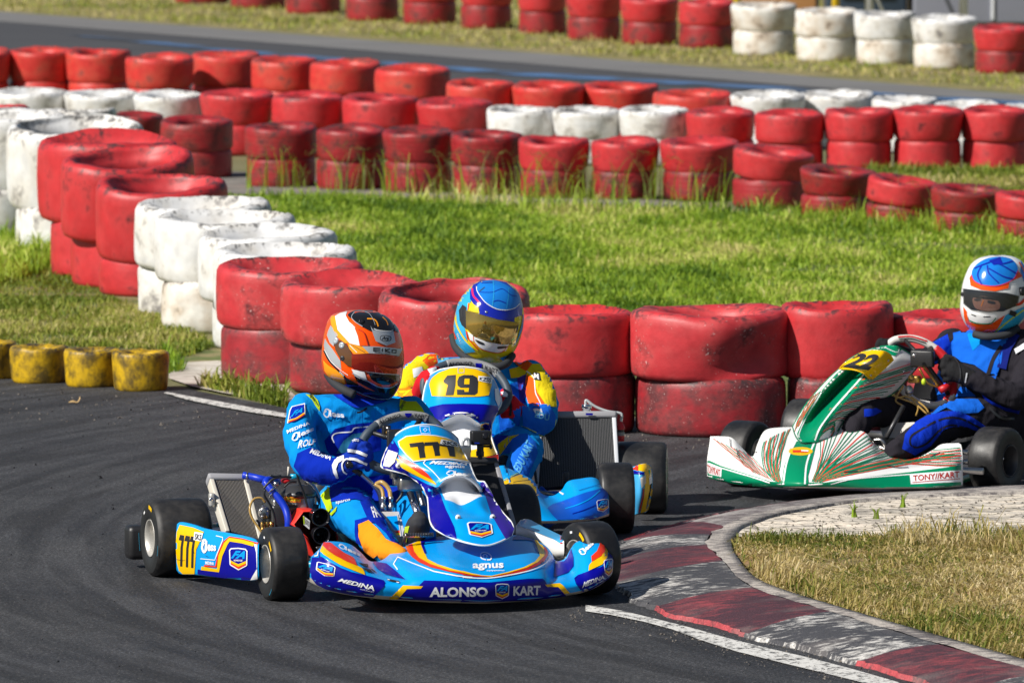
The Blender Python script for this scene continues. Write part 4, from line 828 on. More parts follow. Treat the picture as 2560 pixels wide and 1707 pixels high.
V0=len(M.f); dn=M.patch(low,'cyan_paint',5); MI=M.mi('duct_white'); nc=len(dn[0])-1
for i in range(len(dn)-1):
    for j in range(nc):
        if i<15 and 11<=j<=34: M.m[V0+i*nc+j]=MI
# rim of the shell
edge=[r[0] for r in up][::-1]; edge=[r[0] for r in dn][::-1]+edge[1:]+up[0][1:]+[r[-1] for r in up][1:]+[r[-1] for r in dn][1:]+dn[-1][::-1][1:]
M.tube(edge[:-1],.0036,'white_paint',6,1,True)
lip=spline([K1.p('C',*p,.50-.09*((i-4)/4.2)**2) for i,p in enumerate([(660,885),(672,840),(745,778),(850,738),(955,738),(1050,790),(1110,850),(1142,905)])],4); M.tube(lip,.006,'white_paint',8,1)
M.freeze(); 
M.poly('C',[(180,345),(100,480),(62,590),(82,658),(200,668),(330,718),(440,790),(530,880),(565,980),(575,1100),(590,1230),(640,1310),(760,1385),(880,1425),(850,1290),(760,1100),(700,940),(625,860),(500,795),(360,720),(350,690),(260,640),(215,560),(240,520),(250,440),(195,350)],'navy_paint',1)
M.poly('C',[(1110,760),(1200,830),(1290,980),(1380,1140),(1470,1240),(1500,1310),(1475,1390),(1410,1425),(1330,1290),(1250,1150),(1190,960),(1140,850)],'violet_paint',1)
M.poly('C',[(220,545),(250,560),(400,650),(560,740),(640,800),(662,838),(560,790),(400,712),(290,652),(240,605)],'yellow_paint',2); M.poly('C',[(245,512),(300,540),(450,620),(560,710),(617,780),(500,722),(380,645),(262,562)],'red_paint',3)
pl=[(245,365),(330,310),(500,292),(640,300),(760,325),(850,360),(900,400),(960,500),(1010,585),(820,555),(600,560),(410,582),(330,510),(260,420)]
M.poly('C',pl,'yellow_paint',2); M.stroke('C',pl+[pl[0]],9,'white_print',3,False)
for p in ([(362,388),(512,370),(527,395),(525,460),(540,540),(475,547),(465,480),(452,422),(374,430)],[(525,375),(668,368),(687,395),(685,460),(697,520),(640,524),(630,470),(612,408),(530,414)],[(690,375),(838,395),(850,440),(858,532),(797,525),(785,470),(768,422),(690,412)]): M.poly('C',p,'black_print',3,5)
M.poly('C',[(707,342),(880,372),(892,427),(692,390)],'white_print',4,5); M.text('C','SKS',[(712,388),(882,420),(880,378),(724,352)],'black_print',5,.03)
M.text('C','MEDINA',[(578,610),(985,628),(1000,602),(598,570)],'white_print',2,.03,.3); M.stroke('C',[(705,785),(620,690),(525,610),(530,582),(570,565),(800,562),(1010,600)],9,'white_print',2)
agnus(M,'C',[(748,660),(965,664),(962,630),(753,628)]); M.stroke('C',[(795,605),(815,595),(840,605),(870,610)],12,'white_print',2); bless(M,'C',[(762,725),(1040,750),(1032,700),(775,678)])
M.stroke('C',[(478,200),(580,205),(578,235),(596,282),(492,278),(480,235),(478,200)],5,'white_print',2,False); M.stroke('C',[(515,238),(535,222),(555,240),(535,258),(515,238)],5,'white_print',2,False)
M.poly('C',[(140,455),(240,490),(205,590),(150,640),(80,630),(100,540)],'white_paint',4); M.poly('C',[(152,478),(225,503),(195,578),(150,612),(100,605),(118,545)],'grey_plastic',5)
badge(M,'C',[(985,1240),(1255,1255),(1285,1400),(1015,1420)],3)
for x,y in ((893,1192),(1268,1188),(245,625)):
    p=M.cast(S('C',x,y),.002); p and M.lathe(p,-K1.f*-1,[(0,.006),(.007,.006),(.010,.003),(.010,0)],'white_paint',14).lathe(p,K1.f,[(0,.008),(.003,.008),(.003,.005)],'dark_steel',8)
M.build('front_fairing',kt1)
# --- side pod between the wheels
def sidepod(fr,c,cols,m,topm):
    rows=[[fr.p(c,*q) for q in col] for col in cols]; rows=[[r[j] for r in rows] for j in range(len(rows[0]))]
    M=Mb(); M.patch(rows,m,5); return M
pc=[]
for x,yt,yb in ((690,740,1300),(745,712,1345),(900,745,1352),(1040,792,1368),(1280,838,1393),(1500,878,1418),(1640,920,1424),(1700,975,1390)):
    f=-.30+(x-690)/1010*.66; e=20 if x in (690,1700) else 0
    pc.append([(x+25,yt-6+e*.3,f-.02),(x+6,yt-2,f+.01),(x,yt+18,f+.015),(x-4,(yt*2+yb)/3,f+.035),(x-2,(yt+2*yb)/3,f+.035),(x+2,yb-18,f+.015),(x+8,yb,f-.01)])
M=sidepod(K1,'L',pc,'cyan_paint',None); M.freeze()
M.poly('L',[(735,742),(900,775),(1030,828),(990,930),(935,1050),(915,1342),(735,1342),(700,1200),(685,1000),(698,830)],'yellow_paint',1)
for dx,dy in ((0,0),(70,10),(135,18)): M.poly('L',[(740+dx,862+dy),(792+dx,872+dy),(788+dx,930+dy),(775+dx,1020+dy),(768+dx,1252+dy),(740+dx,1248+dy),(745+dx,1020+dy),(758+dx,935+dy),(722+dx,928+dy)],'black_print',2,5)
M.poly('L',[(918,828),(1022,842),(1000,945),(905,925)],'white_print',3,5); M.text('L','SKS',[(918,920),(1000,935),(1008,862),(926,848)],'black_print',4,.03)
M.poly('L',[(955,1285),(1205,1318),(1240,1120),(1300,985),(1350,925),(1500,950),(1640,990),(1672,1080),(1680,1280),(1600,1412),(1450,1415),(1100,1365),(952,1340)],'navy_paint',1)
M.stroke('L',[(1690,975),(1500,918),(1345,895),(1285,945),(1215,1070),(1178,1252),(1035,1240)],22,'red_paint',2,False); M.stroke('L',[(1645,985),(1500,945),(1345,922),(1300,975),(1235,1120),(1205,1300),(1000,1270)],46,'yellow_paint',3,False)
M.poly('L',[(1645,975),(1720,965),(1720,1400),(1600,1415),(1680,1280),(1672,1080)],'white_paint',2); badge(M,'L',[(1342,1025),(1568,1035),(1570,1300),(1345,1290)],4)
bless(M,'L',[(1010,1075),(1180,1070),(1180,965),(1010,915)]); M.stroke('L',[(1180,875),(1262,895),(1262,930),(1200,1080),(1165,1172),(990,1155)],9,'white_print',2,False); M.text('L','MEDINA',[(1050,1222),(1155,1232),(1155,1195),(1050,1185)],'white_print',2,.03)
for q in ([(990,1060),(1010,1075)],[(1190,1030),(1195,1060)],[(900,1050),(915,1090)],[(1045,1115),(1090,1130)],[(700,1160),(760,1175),(800,1170)],[(1500,1380),(1600,1395)]): M.stroke('L',q,4,'black_print',5,False)
M.build('side_pod',kt1)
M=Mb(); rr=[[(745,372,.30),(830,372,.33),(1000,440,.38),(1200,520,.45),(1340,540,.50)],[(745,385,.33),(840,390,.36),(1000,470,.41),(1180,565,.47),(1345,585,.53)],[(745,470,.34),(900,505,.37),(1040,570,.42),(1190,700,.47),(1345,700,.53)],[(745,520,.30),(900,560,.33),(1050,640,.38),(1200,775,.44),(1335,770,.50)]]
top=[[(800,295,.10),(860,283,.12),(930,296,.15),(1100,390,.25),(1320,495,.38)]]
M.patch([[K1.p('B',*q) for q in r] for r in top+rr],'white_paint',5); M.freeze()
M.poly('B',[(810,292),(930,298),(1100,392),(1320,498),(1340,550),(1310,590),(1200,530),(1000,450),(830,380),(760,372)],'skyblue_paint',1); M.poly('B',[(1290,490),(1345,520),(1345,580),(1300,592)],'red_paint',2)
M.build('side_pod',kt1,'white and pale blue side pod on the far side')
# --- chassis, rear bumper, steering, pedals
M=Mb()
for l in (-.28,.28): M.tube([K1.w(-.70,l*1.3,.07),K1.w(-.45,l*1.15,.06),K1.w(0,l,.05),K1.w(.45,l*1.2,.055),K1.w(.72,l*1.1,.06)],.016,'cyan_tube',10)
for f,l in ((-.5,.40),(-.15,.34),(.3,.33),(.62,.33)): M.tube([K1.w(f,-l,.055),K1.w(f,l,.055)],.015,'cyan_tube',10,1)
M.tube([K1.w(-.53,-.66,.14),K1.w(-.53,.66,.14)],.02,'steel',12,1); M.tube([K1.w(.5,-.52,.12),K1.w(.47,-.3,.08),K1.w(.47,.3,.08),K1.w(.5,.52,.12)],.014,'steel',10)
M.box(K1.w(.2,0,.035),(.95,.56,.006),'dark_steel',(K1.f,K1.l,Vector((0,0,1))))
M.tube([K1.p('L',1150,740,-.50),K1.p('L',1260,742,-.40)],.008,'cyan_tube',8,1)
M.build('chassis',kt1)
M=Mb(); e0=K1.p('L',205,955,-.70); e1=K1.p('L',75,955,-.70); ln=1.42; M.box(e1+K1.l*(ln/2),(ln,.09,.125),'black_plastic',(K1.l,K1.f,Vector((0,0,1))),.02); M.tube([K1.w(-.5,-.3,.08),K1.w(-.68,-.3,.12)],.014,'cyan_tube',8,1); M.tube([K1.w(-.5,.3,.08),K1.w(-.68,.3,.12)],.014,'cyan_tube',8,1); M.build('rear_bumper',kt1)
M=Mb(); rows=[]   # seat shell
for t,(f,z,wd) in enumerate([(.10,.08,.15),(-.05,.055,.17),(-.22,.06,.18),(-.34,.14,.185),(-.40,.26,.18),(-.44,.40,.15)]):
    rows.append([K1.w(f+ .05*abs(u)**2*(1 if t>2 else 0),-.02+u*wd,z+(.12*abs(u)**2.5 if t<4 else 0)) for u in (-1,-.8,-.4,0,.4,.8,1)])
M.patch(rows,'black_plastic',4); M.build('seat',kt1)
M=Mb()
ring=[('E',708,480,.16),('E',760,405,.15),('E',840,340,.13),('E',950,292,.11),('E',1080,268,.10),('E',1210,280,.10),('E',1310,325,.11),('E',1370,400,.13),('E',1390,520,.17),('E',1330,640,.20),('E',1180,720,.22),('E',960,740,.22),('E',780,680,.21),('E',700,580,.19)]
rg=[K1.p(*q) for q in ring]; M.tube(rg,.0165,'grip',12,6,True)
sp=spline([K1.p(*q) for q in (('E',822,352,.135),('E',950,292,.11),('E',1080,268,.10),('E',1210,280,.10),('E',1255,298,.105))],6); M.tube(sp,.0175,'grip_grey',12,1)
M.freeze(); M.text('E','ALONSO',[(845,348),(1025,278),(1025,250),(835,312)],'black_print',2,.02); M.poly('E',[(1062,250),(1122,250),(1118,270),(1090,285),(1068,272)],'navy_paint',2,4); M.text('E','KART',[(1150,280),(1250,292),(1255,262),(1145,250)],'black_print',2,.02)
hub=K1.p('E',1060,500,.20); 
for i in (1,5,8,11): M.tube([rg[i],hub],.009,'black_plastic',8,1)
M.box(hub,(.02,.13,.10),'black_plastic',(K1.f,K1.l,Vector((0,0,1))),.008); M.build('steering_wheel',kt1)
M=Mb(); M.tube([K1.p('C',370,930,.34),K1.p('C',470,1190,.48)],.013,'chrome',12,1); M.tube([hub,K1.w(.42,.02,.12)],.011,'steel',10,1); M.tube([K1.p('C',450,950,.34),K1.p('C',490,1190,.48)],.003,'dark_steel',6,1)
M.build('steering_column',kt1)
M=Mb() # controls: gear lever, hose fittings, pedal
M.tube([K1.p('E',600,690,.20),K1.p('E',690,765,.20),K1.p('E',830,900,.20),K1.p('E',870,1040,.20)],.008,'steel',10); M.tube([K1.p('E',620,720,.203),K1.p('E',690,765,.202)],.011,'black_plastic',10,1); M.ell(K1.p('E',592,683,.21),(.017,)*3,'helmet_black',n=16)
M.build('gear_lever',kt1)
M=Mb(); M.tube([K1.p('E',820,850,.24),K1.p('E',870,835,.26),K1.p('E',930,900,.28),K1.p('E',945,1010,.30)],.008,'amber_hose',10); M.tube([K1.p('E',810,850,.24),K1.p('E',870,900,.26),K1.p('E',882,1010,.28)],.007,'amber_hose',10)
for x in (880,945): M.lathe(K1.p('E',x,1075,.30),(0,0,1),[(0,.0),(.011,.0),(.011,.02),(.007,.022),(.007,.035),(.009,.036),(.009,.05),(0,.05)],'steel',8)
M.build('brake_hose',kt1)
M=Mb(); M.tube([K1.p('A',1320,515,.55),K1.p('A',1690,500,.55)],.008,'steel',8,1)
for i in range(11): M.box(K1.p('A',1335+i*34,500,.555),(.004,.02,.012),'dark_steel',(K1.l,K1.f,Vector((0,0,1))))
M.tube([K1.p('A',1300,640,.52),K1.p('A',1320,520,.55)],.007,'dark_steel',8,1); M.build('pedal',kt1)
M=Mb(); vs,fs=slab(K1,'A',[(985,200),(1440,200),(1470,520),(1230,520)],[.22,.22,.34,.34],.14,'tank_plastic'); M.add(vs,fs,'tank_plastic',False); M.freeze(); M.poly('A',[(1075,265),(1215,258),(1245,445),(1180,440)],'cyan_paint',1); M.poly('A',[(1180,455),(1250,450),(1252,480),(1200,480)],'red_paint',1); M.poly('A',[(1200,482),(1252,482),(1252,510),(1222,510)],'yellow_paint',1)
M.stroke('A',[(1215,200),(1265,520)],12,'cream_plastic',2,False); M.build('fuel_tank',kt1)
# --- radiators
def radiator(fr,c,quad,fs,parent,nf,finm,finw,frame,tank,name='radiator',th=.035,label=None,side=True):
    M=Mb(); vs,ff=slab(fr,c,quad,fs,th,'radiator_core'); M.add(vs,ff,'radiator_core',False); M.freeze(); q=quad; fins(M,c,q[0],q[1],q[2],q[3],nf,finm,finw)
    P=[fr.p(c,*a,f+.004) for a,f in zip(quad,fs)]; n=(P[1]-P[0]).cross(P[3]-P[0]).normalized(); n=n if n.dot(fr.f)>0 else -n
    for a,b,mm in ((P[0],P[3],frame),(P[1],P[2],frame)):
        d=(b-a); d.normalize(); s=(P[1]-P[0]).normalized()*(-1 if a is P[0] else 1); M.box((a+b)/2+s*.008-n*(th/2),((b-a).length,.016,th+.008),mm,(d,s,n),.003)
    a,b=P[0],P[1]; d=(b-a).normalized(); s=(P[0]-P[3]).normalized(); M.box((a+b)/2+s*.012-n*(th/2),((b-a).length+.036,.028,th+.016),tank,(d,s,n),.009)
    o=M.build(name,parent,label); return o
radiator(K1,'L',[(1150,185),(1515,192),(1700,925),(1345,825)],[-.28,-.28,-.12,-.12],kt1,21,'fin_metal',5.5,'cream_plastic','grey_slab',th=.04,label='tall slanted radiator beside the engine')
M=Mb(); M.box(K1.p('L',1125,435,-.22),(.022,.03,.05),'magnesium',(K1.l,K1.f,Vector((0,0,1))),.008); M.lathe(K1.p('L',1110,425,-.2),K1.f,[(0,.01),(.007,.01),(.007,0)],'chrome',8); M.build('radiator_bracket',kt1)
radiator(K1,'C',[(1030,592),(1285,600),(1512,1370),(1300,1370)],[-.05,-.05,.22,.22],kt1,14,'radiator_core',3,'grey_slab','dark_steel',th=.04,label='black radiator slanting behind the front fairing')
# --- engine side
M=Mb()
M.tube([K1.p('G',530,135,-.26),K1.p('G',650,158,-.24),K1.p('G',790,190,-.22),K1.p('G',960,215,-.26)],.0135,'blue_hose',12); M.tube([K1.p('G',800,250,-.14),K1.p('G',820,200,-.15),K1.p('G',880,190,-.18)],.014,'blue_hose',12)
M.tube([K1.p('G',795,215,-.14),K1.p('G',860,300,-.12),K1.p('G',950,400,-.10),K1.p('G',1040,530,-.08),K1.p('G',1080,670,-.06),K1.p('G',1080,800,-.06)],.0135,'blue_hose',14)
for x,y in ((575,150),(880,310),(880,365),(915,340)): M.lathe(K1.p('G',x,y,-.115 if x>600 else -.25),(1,0,-.9) if x>600 else (1,0,-.1),[(.0148,-.003),(.0158,-.003),(.0158,.003),(.0148,.003)],'chrome',14)
M.build('coolant_hose',kt1)
M=Mb(); b=K1.p('G',1210,520,-.18)
M.lathe(b,(0,0,1),[(0,-.03),(.055,-.03),(.058,0),(.058,.035)],'smoke_plastic',28); M.lathe(b,(0,0,1),[(.058,.035),(.064,.037),(.064,.052),(.058,.056),(.040,.078),(0,.082)],'dark_steel',28); M.freeze(); M.poly('G',[(1030,395),(1130,400),(1240,430),(1230,470),(1110,465),(1040,440)],'orange_print',1,4); M.text('G','TCHIM',[(1060,440),(1215,460),(1225,425),(1070,402)],'lime_print',2,.03); M.build('air_filter',kt1)
M=Mb(); V=[K1.p('G',*q) for q in [(1120,745,-.02),(1255,560,-.04),(1400,555,-.04),(1640,700,-.04),(1700,900,-.02),(1660,1120,0),(1390,1150,.02),(1330,900,.01),(1200,790,0)]]; B=[v-K1.f*.09 for v in V]; n=len(V)
bm=bmesh.new(); vv=[bm.verts.new(v) for v in V+B]; bm.faces.new(vv[:n]); bm.faces.new(vv[n:][::-1]); [bm.faces.new((vv[i],vv[(i+1)%n],vv[n+(i+1)%n],vv[n+i])) for i in range(n)]; bmesh.ops.bevel(bm,geom=bm.edges[:],offset=.007,segments=2,profile=.6,affect='EDGES'); bm.verts.index_update()
M.add([v.co.copy() for v in bm.verts],[[v.index for v in f.verts] for f in bm.faces],'red_box'); bm.free(); M.freeze(); M.poly('G',[(1262,630),(1345,690),(1338,800),(1268,740)],'white_print',1,5); M.stroke('G',[(1268,640),(1275,735)],16,'lime_print',2,False); M.text('G','VORTEX',[(1285,730),(1335,770),(1338,710),(1290,665)],'black_print',2,.01)
M.build('airbox',kt1)
for x,y,rd in ((1478,650,.034),(1488,872,.033)):
    M=Mb(); c0=K1.p('G',x,y,.05); M.lathe(c0,K1.f,[(.022,-.09),(.026,-.04),(rd*.93,-.005),(rd,.0),(rd*.97,.006),(rd*.86,.004),(.024,-.03),(.020,-.06),(0,-.062)],'helmet_black',28); M.build('intake_horn',kt1)
M=Mb(); ex=(K1.l,K1.f,Vector((0,0,1)))
M.box(K1.p('G',1190,640,-.22),(.13,.16,.10),'dark_steel',ex,.01); M.box(K1.p('G',980,690,-.20),(.10,.16,.13),'dark_steel',ex,.012); M.box(K1.p('G',960,560,-.17),(.05,.05,.08),'steel',ex,.008)
for i in range(6): M.box(K1.w(-.22,-.34,.17+i*.012),(.11,.13,.005),'steel',ex)
M.lathe(K1.p('G',790,590,-.16),K1.f,[(0,.02),(.020,.02),(.024,.015),(.024,0)],'steel',20)
for x,y in ((740,560),(760,640),(770,510),(830,570)): M.lathe(K1.p('G',x,y,-.14),K1.f,[(0,.006),(.004,.006),(.004,0)],'chrome',6)
M.build('engine',kt1); M=Mb()
for x in (770,820,875): M.lathe(K1.p('G',x,820,-.12),(0,0,1),[(0,0),(.008,0),(.008,.01),(.006,.012),(.008,.02),(.008,.034),(0,.035)],'brass',10)
M.tube([K1.p('G',800,470,-.12),K1.p('G',750,415,-.12),K1.p('G',660,430,-.12),K1.p('G',612,530,-.10),K1.p('G',640,660,-.09),K1.p('G',770,850,-.07)],.0045,'amber_hose',8)
for pts in ([(780,300),(810,260),(900,180),(1020,155),(1120,160)],[(795,310),(790,380),(830,450),(890,560),(920,700),(915,790)],[(1180,90),(1210,200),(1270,350),(1320,530)],[(860,140),(920,150),(990,140)],[(1030,280),(1100,220),(1180,215)],[(690,680),(720,720),(735,790)]): M.tube([K1.p('G',x,y,-.09) for x,y in pts],.0042,'black_plastic',8)
M.build('cable',kt1); M=Mb()
M.ell(K1.p('G',1050,205,-.10),(.018,.012,.010),'grip_red'); M.build('spark_cap',kt1); M=Mb(); M.tube([K1.p('G',1110,150,-.15),K1.p('G',1250,150,-.15)],.010,'cyan_tube',10,1); M.build('filter_clip',kt1); M=Mb(); M.tube([K1.p('G',1300,190,-.22),K1.p('G',1400,300,-.20),K1.p('G',1500,520,-.16)],.010,'chrome',10)
M.build('engine_bracket',kt1); M=Mb(); M.tube([K1.p('G',905,240,-.12),K1.p('G',960,240,-.12)],.008,'steel',8,1); M.build('hose_clamp',kt1); M=Mb(); M.box(K1.p('G',1480,1080,-.02),(.05,.05,.05),'dark_steel',ex,.006); M.build('rubber_mount',kt1); M=Mb(); M.tube([K1.p('G',1085,30,-.5),K1.p('G',1080,140,-.5)],.004,'cream_plastic',8,1)
M.build('antenna',kt1); M=Mb()
for x,y,f in ((200,730,.25),(230,800,.27),(290,800,.27),(150,640,.3)): M.box(K1.p('C',x,y,f),(.028,.03,.025),'steel',ex,.004); M.build('bracket',kt1); M=Mb()
M.box(K1.p('C',420,820,.30),(.12,.05,.05),'steel',ex,.01); M.build('master_cylinder',kt1); M=Mb(); M.tube([K1.p('C',285,850,.3),K1.p('C',280,940,.3),K1.p('C',215,1030,.3)],.005,'black_plastic',8)
M.build('cable',kt1); M=Mb(); M.box(K1.p('E',905,410,.16),(.03,.02,.05),'black_plastic',ex,.004)
for y in (375,412,448): M.lathe(K1.p('E',915,y,.175),K1.f,[(0,.012),(.006,.01),(.007,0)],'brass' if y==412 else 'steel',10)
M.build('switch_panel',kt1)
# --- action camera on its clamp (its own thing)
cb=K1.p('C',1135,545,-.02); ac=thing('action_camera','small black action camera clamped on the radiator of the 777 kart','camera',cb)
M=Mb(); c0=K1.p('C',1137,322,-.02); M.box(c0,(.074,.035,.052),'black_plastic',ex,.006); M.lathe(K1.p('C',1190,300,.0),K1.f,[(.013,0),(.013,.004),(.010,.006),(0,.006)],'helmet_black',16); M.freeze(); M.poly('C',[(1072,372),(1125,374),(1124,386),(1072,384)],'blue_hose',1,4); M.build('camera_body',ac)
M=Mb(); M.box(K1.p('C',1135,430,-.02),(.022,.02,.03),'black_plastic',ex,.003); M.tube([K1.p('C',1100,415,-.02),K1.p('C',1235,415,-.02)],.004,'black_plastic',8,1); M.ell(K1.p('C',1250,417,-.02),(.006,.008,.010),'black_plastic'); M.box(K1.p('C',1133,495,-.02),(.026,.022,.02),'black_plastic',ex,.003); M.box(K1.p('C',1133,525,-.02),(.014,.016,.02),'black_plastic',ex,.002); M.build('mount',ac)
M=Mb(); M.tube([K1.p('C',1020,480,.0),K1.p('C',1010,360,.0),K1.p('C',985,330,.0),K1.p('C',950,360,.0),K1.p('C',940,440,.0)],.006,'clear_hose',8); M.box(K1.p('C',965,480,.0),(.04,.03,.05),'steel',ex,.005); M.build('breather_hose',kt1)
# ============================================================ DRIVER 777
d1=thing('person','driver in a light blue racing suit and orange helmet steering the 777 kart','person',K1.w(-.25,-.02,.07))
B=Mb()
B.rows(K1,'E',[(560,60,760,60,-.22),(500,110,860,120,-.22),(250,110,1040,140,-.24),(170,160,1160,200,-.24),(200,260,1180,300,-.24),(280,400,1150,430,-.23),(350,560,1080,580,-.22),(390,720,1040,740,-.22),(400,860,1020,880,-.22),(400,980,1000,990,-.20),(440,1080,960,1090,-.18)],'suit_cyan',depth=.52,n=28,sub=3,maxd=.12)
blob_limb(B,K1,'E',[(205,215,-.22,.057),(168,330,-.18,.058),(172,470,-.12,.059),(205,600,-.05,.056),(270,700,.0,.055),(400,740,.08,.050),(530,715,.14,.040),(600,690,.16,.034)])
blob_limb(B,K1,'E',[(1100,230,-.22,.060),(1200,360,-.14,.060),(1240,520,-.04,.056),(1230,640,.04,.050),(1260,600,.12,.040),(1330,500,.15,.034)])
blob_limb(B,K1,'E',[(520,1040,-.14,.080),(560,1080,-.02,.080),(620,1075,.10,.074),(660,1130,.18,.074),(740,1220,.28,.066),(830,1330,.38,.058),(920,1420,.47,.048)])
blob_limb(B,K1,'E',[(900,1060,-.14,.080),(1010,1060,.0,.075),(1090,1050,.12,.068),(1150,1080,.2,.062),(1190,1180,.34,.056),(1210,1270,.44,.046)])
V,F=remesh(B,.0075,5,.0085,12,1); M=Mb(); M.add(V,F,'suit_cyan'); M.freeze(); M.off0=.004
M.poly('E',[(480,20),(600,60),(760,80),(900,90),(900,150),(740,190),(640,200),(540,150),(440,80)],'suit_royal',1,6,True)
M.poly('E',[(1025,130),(1080,150),(1160,150),(1205,200),(1240,260),(1180,270),(1020,240),(1015,180)],'suit_lime',1); M.text('E','sparco',[(1035,225),(1082,165),(1055,140),(1018,200)],'black_print',2,.01)
M.poly('E',[(215,88),(260,80),(320,140),(340,190),(338,232),(310,200),(270,135)],'suit_lime',1); M.text('E','sparco',[(240,100),(325,200),(335,180),(262,88)],'black_print',2)
for p in ([(380,480),(470,380),(620,340),(800,320),(860,340),(860,560),(730,600),(560,600),(450,620),(400,560)],[(150,590),(260,540),(430,600),(520,640),(600,720),(700,790),(1000,760),(1020,900),(1000,1000),(720,1000),(640,980),(430,1000),(430,850),(300,845),(200,810),(120,700)]): M.poly('E',p,'suit_blue',1,6)
M.stroke('E',[(460,500),(445,450),(480,415),(600,405),(640,370),(760,360)],11,'suit_white',2); M.poly('E',[(480,590),(540,480),(620,420),(720,410),(700,470),(620,520),(560,580)],'suit_teal',2)
bless(M,'E',[(372,275),(550,290),(540,240),(375,205)],'suit_white'); M.stroke('E',[(880,230),(875,205),(905,195),(925,220),(905,240),(935,240)],10,'suit_cyan',2)
f=quadmap([(95,175),(212,165),(215,300),(65,335)]); M.poly('E',[f(*p) for p in [(.1,.12),(1,0),(1,.72),(.5,.95),(0,1),(0,.3)]],'suit_white',2,5); M.poly('E',[f(*p) for p in [(.14,.16),(.94,.06),(.94,.55),(.5,.8),(.06,.85),(.06,.33)]],'suit_blue',3,5); M.stroke('E',[f(.06,.88),f(.5,.83),f(.95,.62)],9,'yellow_paint',4); M.stroke('E',[f(.05,.95),f(.5,.9),f(.96,.7)],8,'suit_red',4); M.text('E','FA',[f(.15,.7),f(.8,.55),f(.88,.25),f(.25,.4)],'cyan_paint',4,.03,.3)
M.text('E','MEDINA',[(65,425),(250,345),(245,320),(60,395)],'suit_white',2,.02); bless(M,'E',[(110,490),(285,400),(280,360),(105,430)],'suit_white'); M.text('E','ROLF',[(150,550),(305,510),(300,470),(165,480)],'suit_white',2,.02,.2)
M.text('E','MEDINA',[(250,590),(430,650),(440,612),(262,548)],'suit_white',2,.03,.3); M.text('E','sparco',[(480,1030),(600,1000),(600,978),(480,1002)],'grey_plastic',2)
M.poly('E',[(275,830),(420,855),(425,940),(450,1050),(410,1100),(390,1040),(340,930)],'suit_lime',2); M.poly('E',[(430,1100),(490,1040),(480,1080),(440,1120)],'suit_lime',2)
M.poly('E',[(740,1135),(680,1000),(760,1000),(860,1110),(1010,1280),(1010,1370),(960,1360),(900,1270),(800,1180)],'suit_blue',2); M.poly('E',[(640,1160),(740,1135),(800,1180),(700,1180),(665,1200),(672,1290),(700,1400),(790,1475),(760,1480),(660,1400),(640,1260)],'suit_blue',2)
M.poly('E',[(672,1195),(755,1160),(830,1230),(900,1320),(970,1360),(960,1390),(890,1420),(800,1478),(720,1420),(675,1300)],'suit_orange',3); M.text('E','FA',[(800,1140),(860,1135),(800,1040),(770,1050)],'suit_white',3,.03)
M.stroke('E',[(655,240),(690,235),(740,205)],16,'suit_black',3); M.stroke('E',[(700,240),(700,340),(705,420)],4,'suit_blue',3)
M.build('body',d1)
# helmet
def helmet(parent,fr,c,rows,base,f0,decor,visor,vism,depth=1.12,pad=None,knobs=()):
    M=Mb(); M.rows(fr,c,rows,base,depth=depth,n=48,sub=4,f0=f0); M.freeze(); decor(M)
    for x,y,r,m in knobs:
        p=M.cast(S(c,x,y),-.002); p and M.lathe(p,(p-Mc(M)).normalized(),[(r*1.1,-.004),(r*1.1,.003),(r,.007),(r*.5,.008),(0,.006)],m,18)
    ho=M.build('helmet',parent)
    Vz=Mb(); Vz.bvh=M.bvh; Vz.poly(c,visor,vism,1,4); v=Vz.v; 
    n=len(v); cen=Mc(M); out=[tuple(Vector(q)+(Vector(q)-cen).normalized()*.004) for q in v]; W_=Mb(); W_.add(out,[f for f in Vz.f],vism)
    # rim of the visor sheet
    from collections import Counter
    ed=Counter(tuple(sorted((f[i],f[(i+1)%3]))) for f in Vz.f for i in range(3)); 
    for e,k_ in ed.items():
        if k_==1: W_.add([out[e[0]],out[e[1]],v[e[1]],v[e[0]]],[(0,1,2,3)],vism,False)
    W_.build('visor',ho)
    if pad: P=Mb(); P.tube([fr.p(c,x,y,f) for x,y,f in pad],.016,'padding',10); P.build('helmet_padding',ho)
    return ho
def Mc(M):
    b=M.v[:48*8]; n=len(M.v) if len(M.v)<2400 else 2400; s_=Vector((0,0,0))
    for q in M.v[:n]: s_+=Vector(q)
    return s_/n
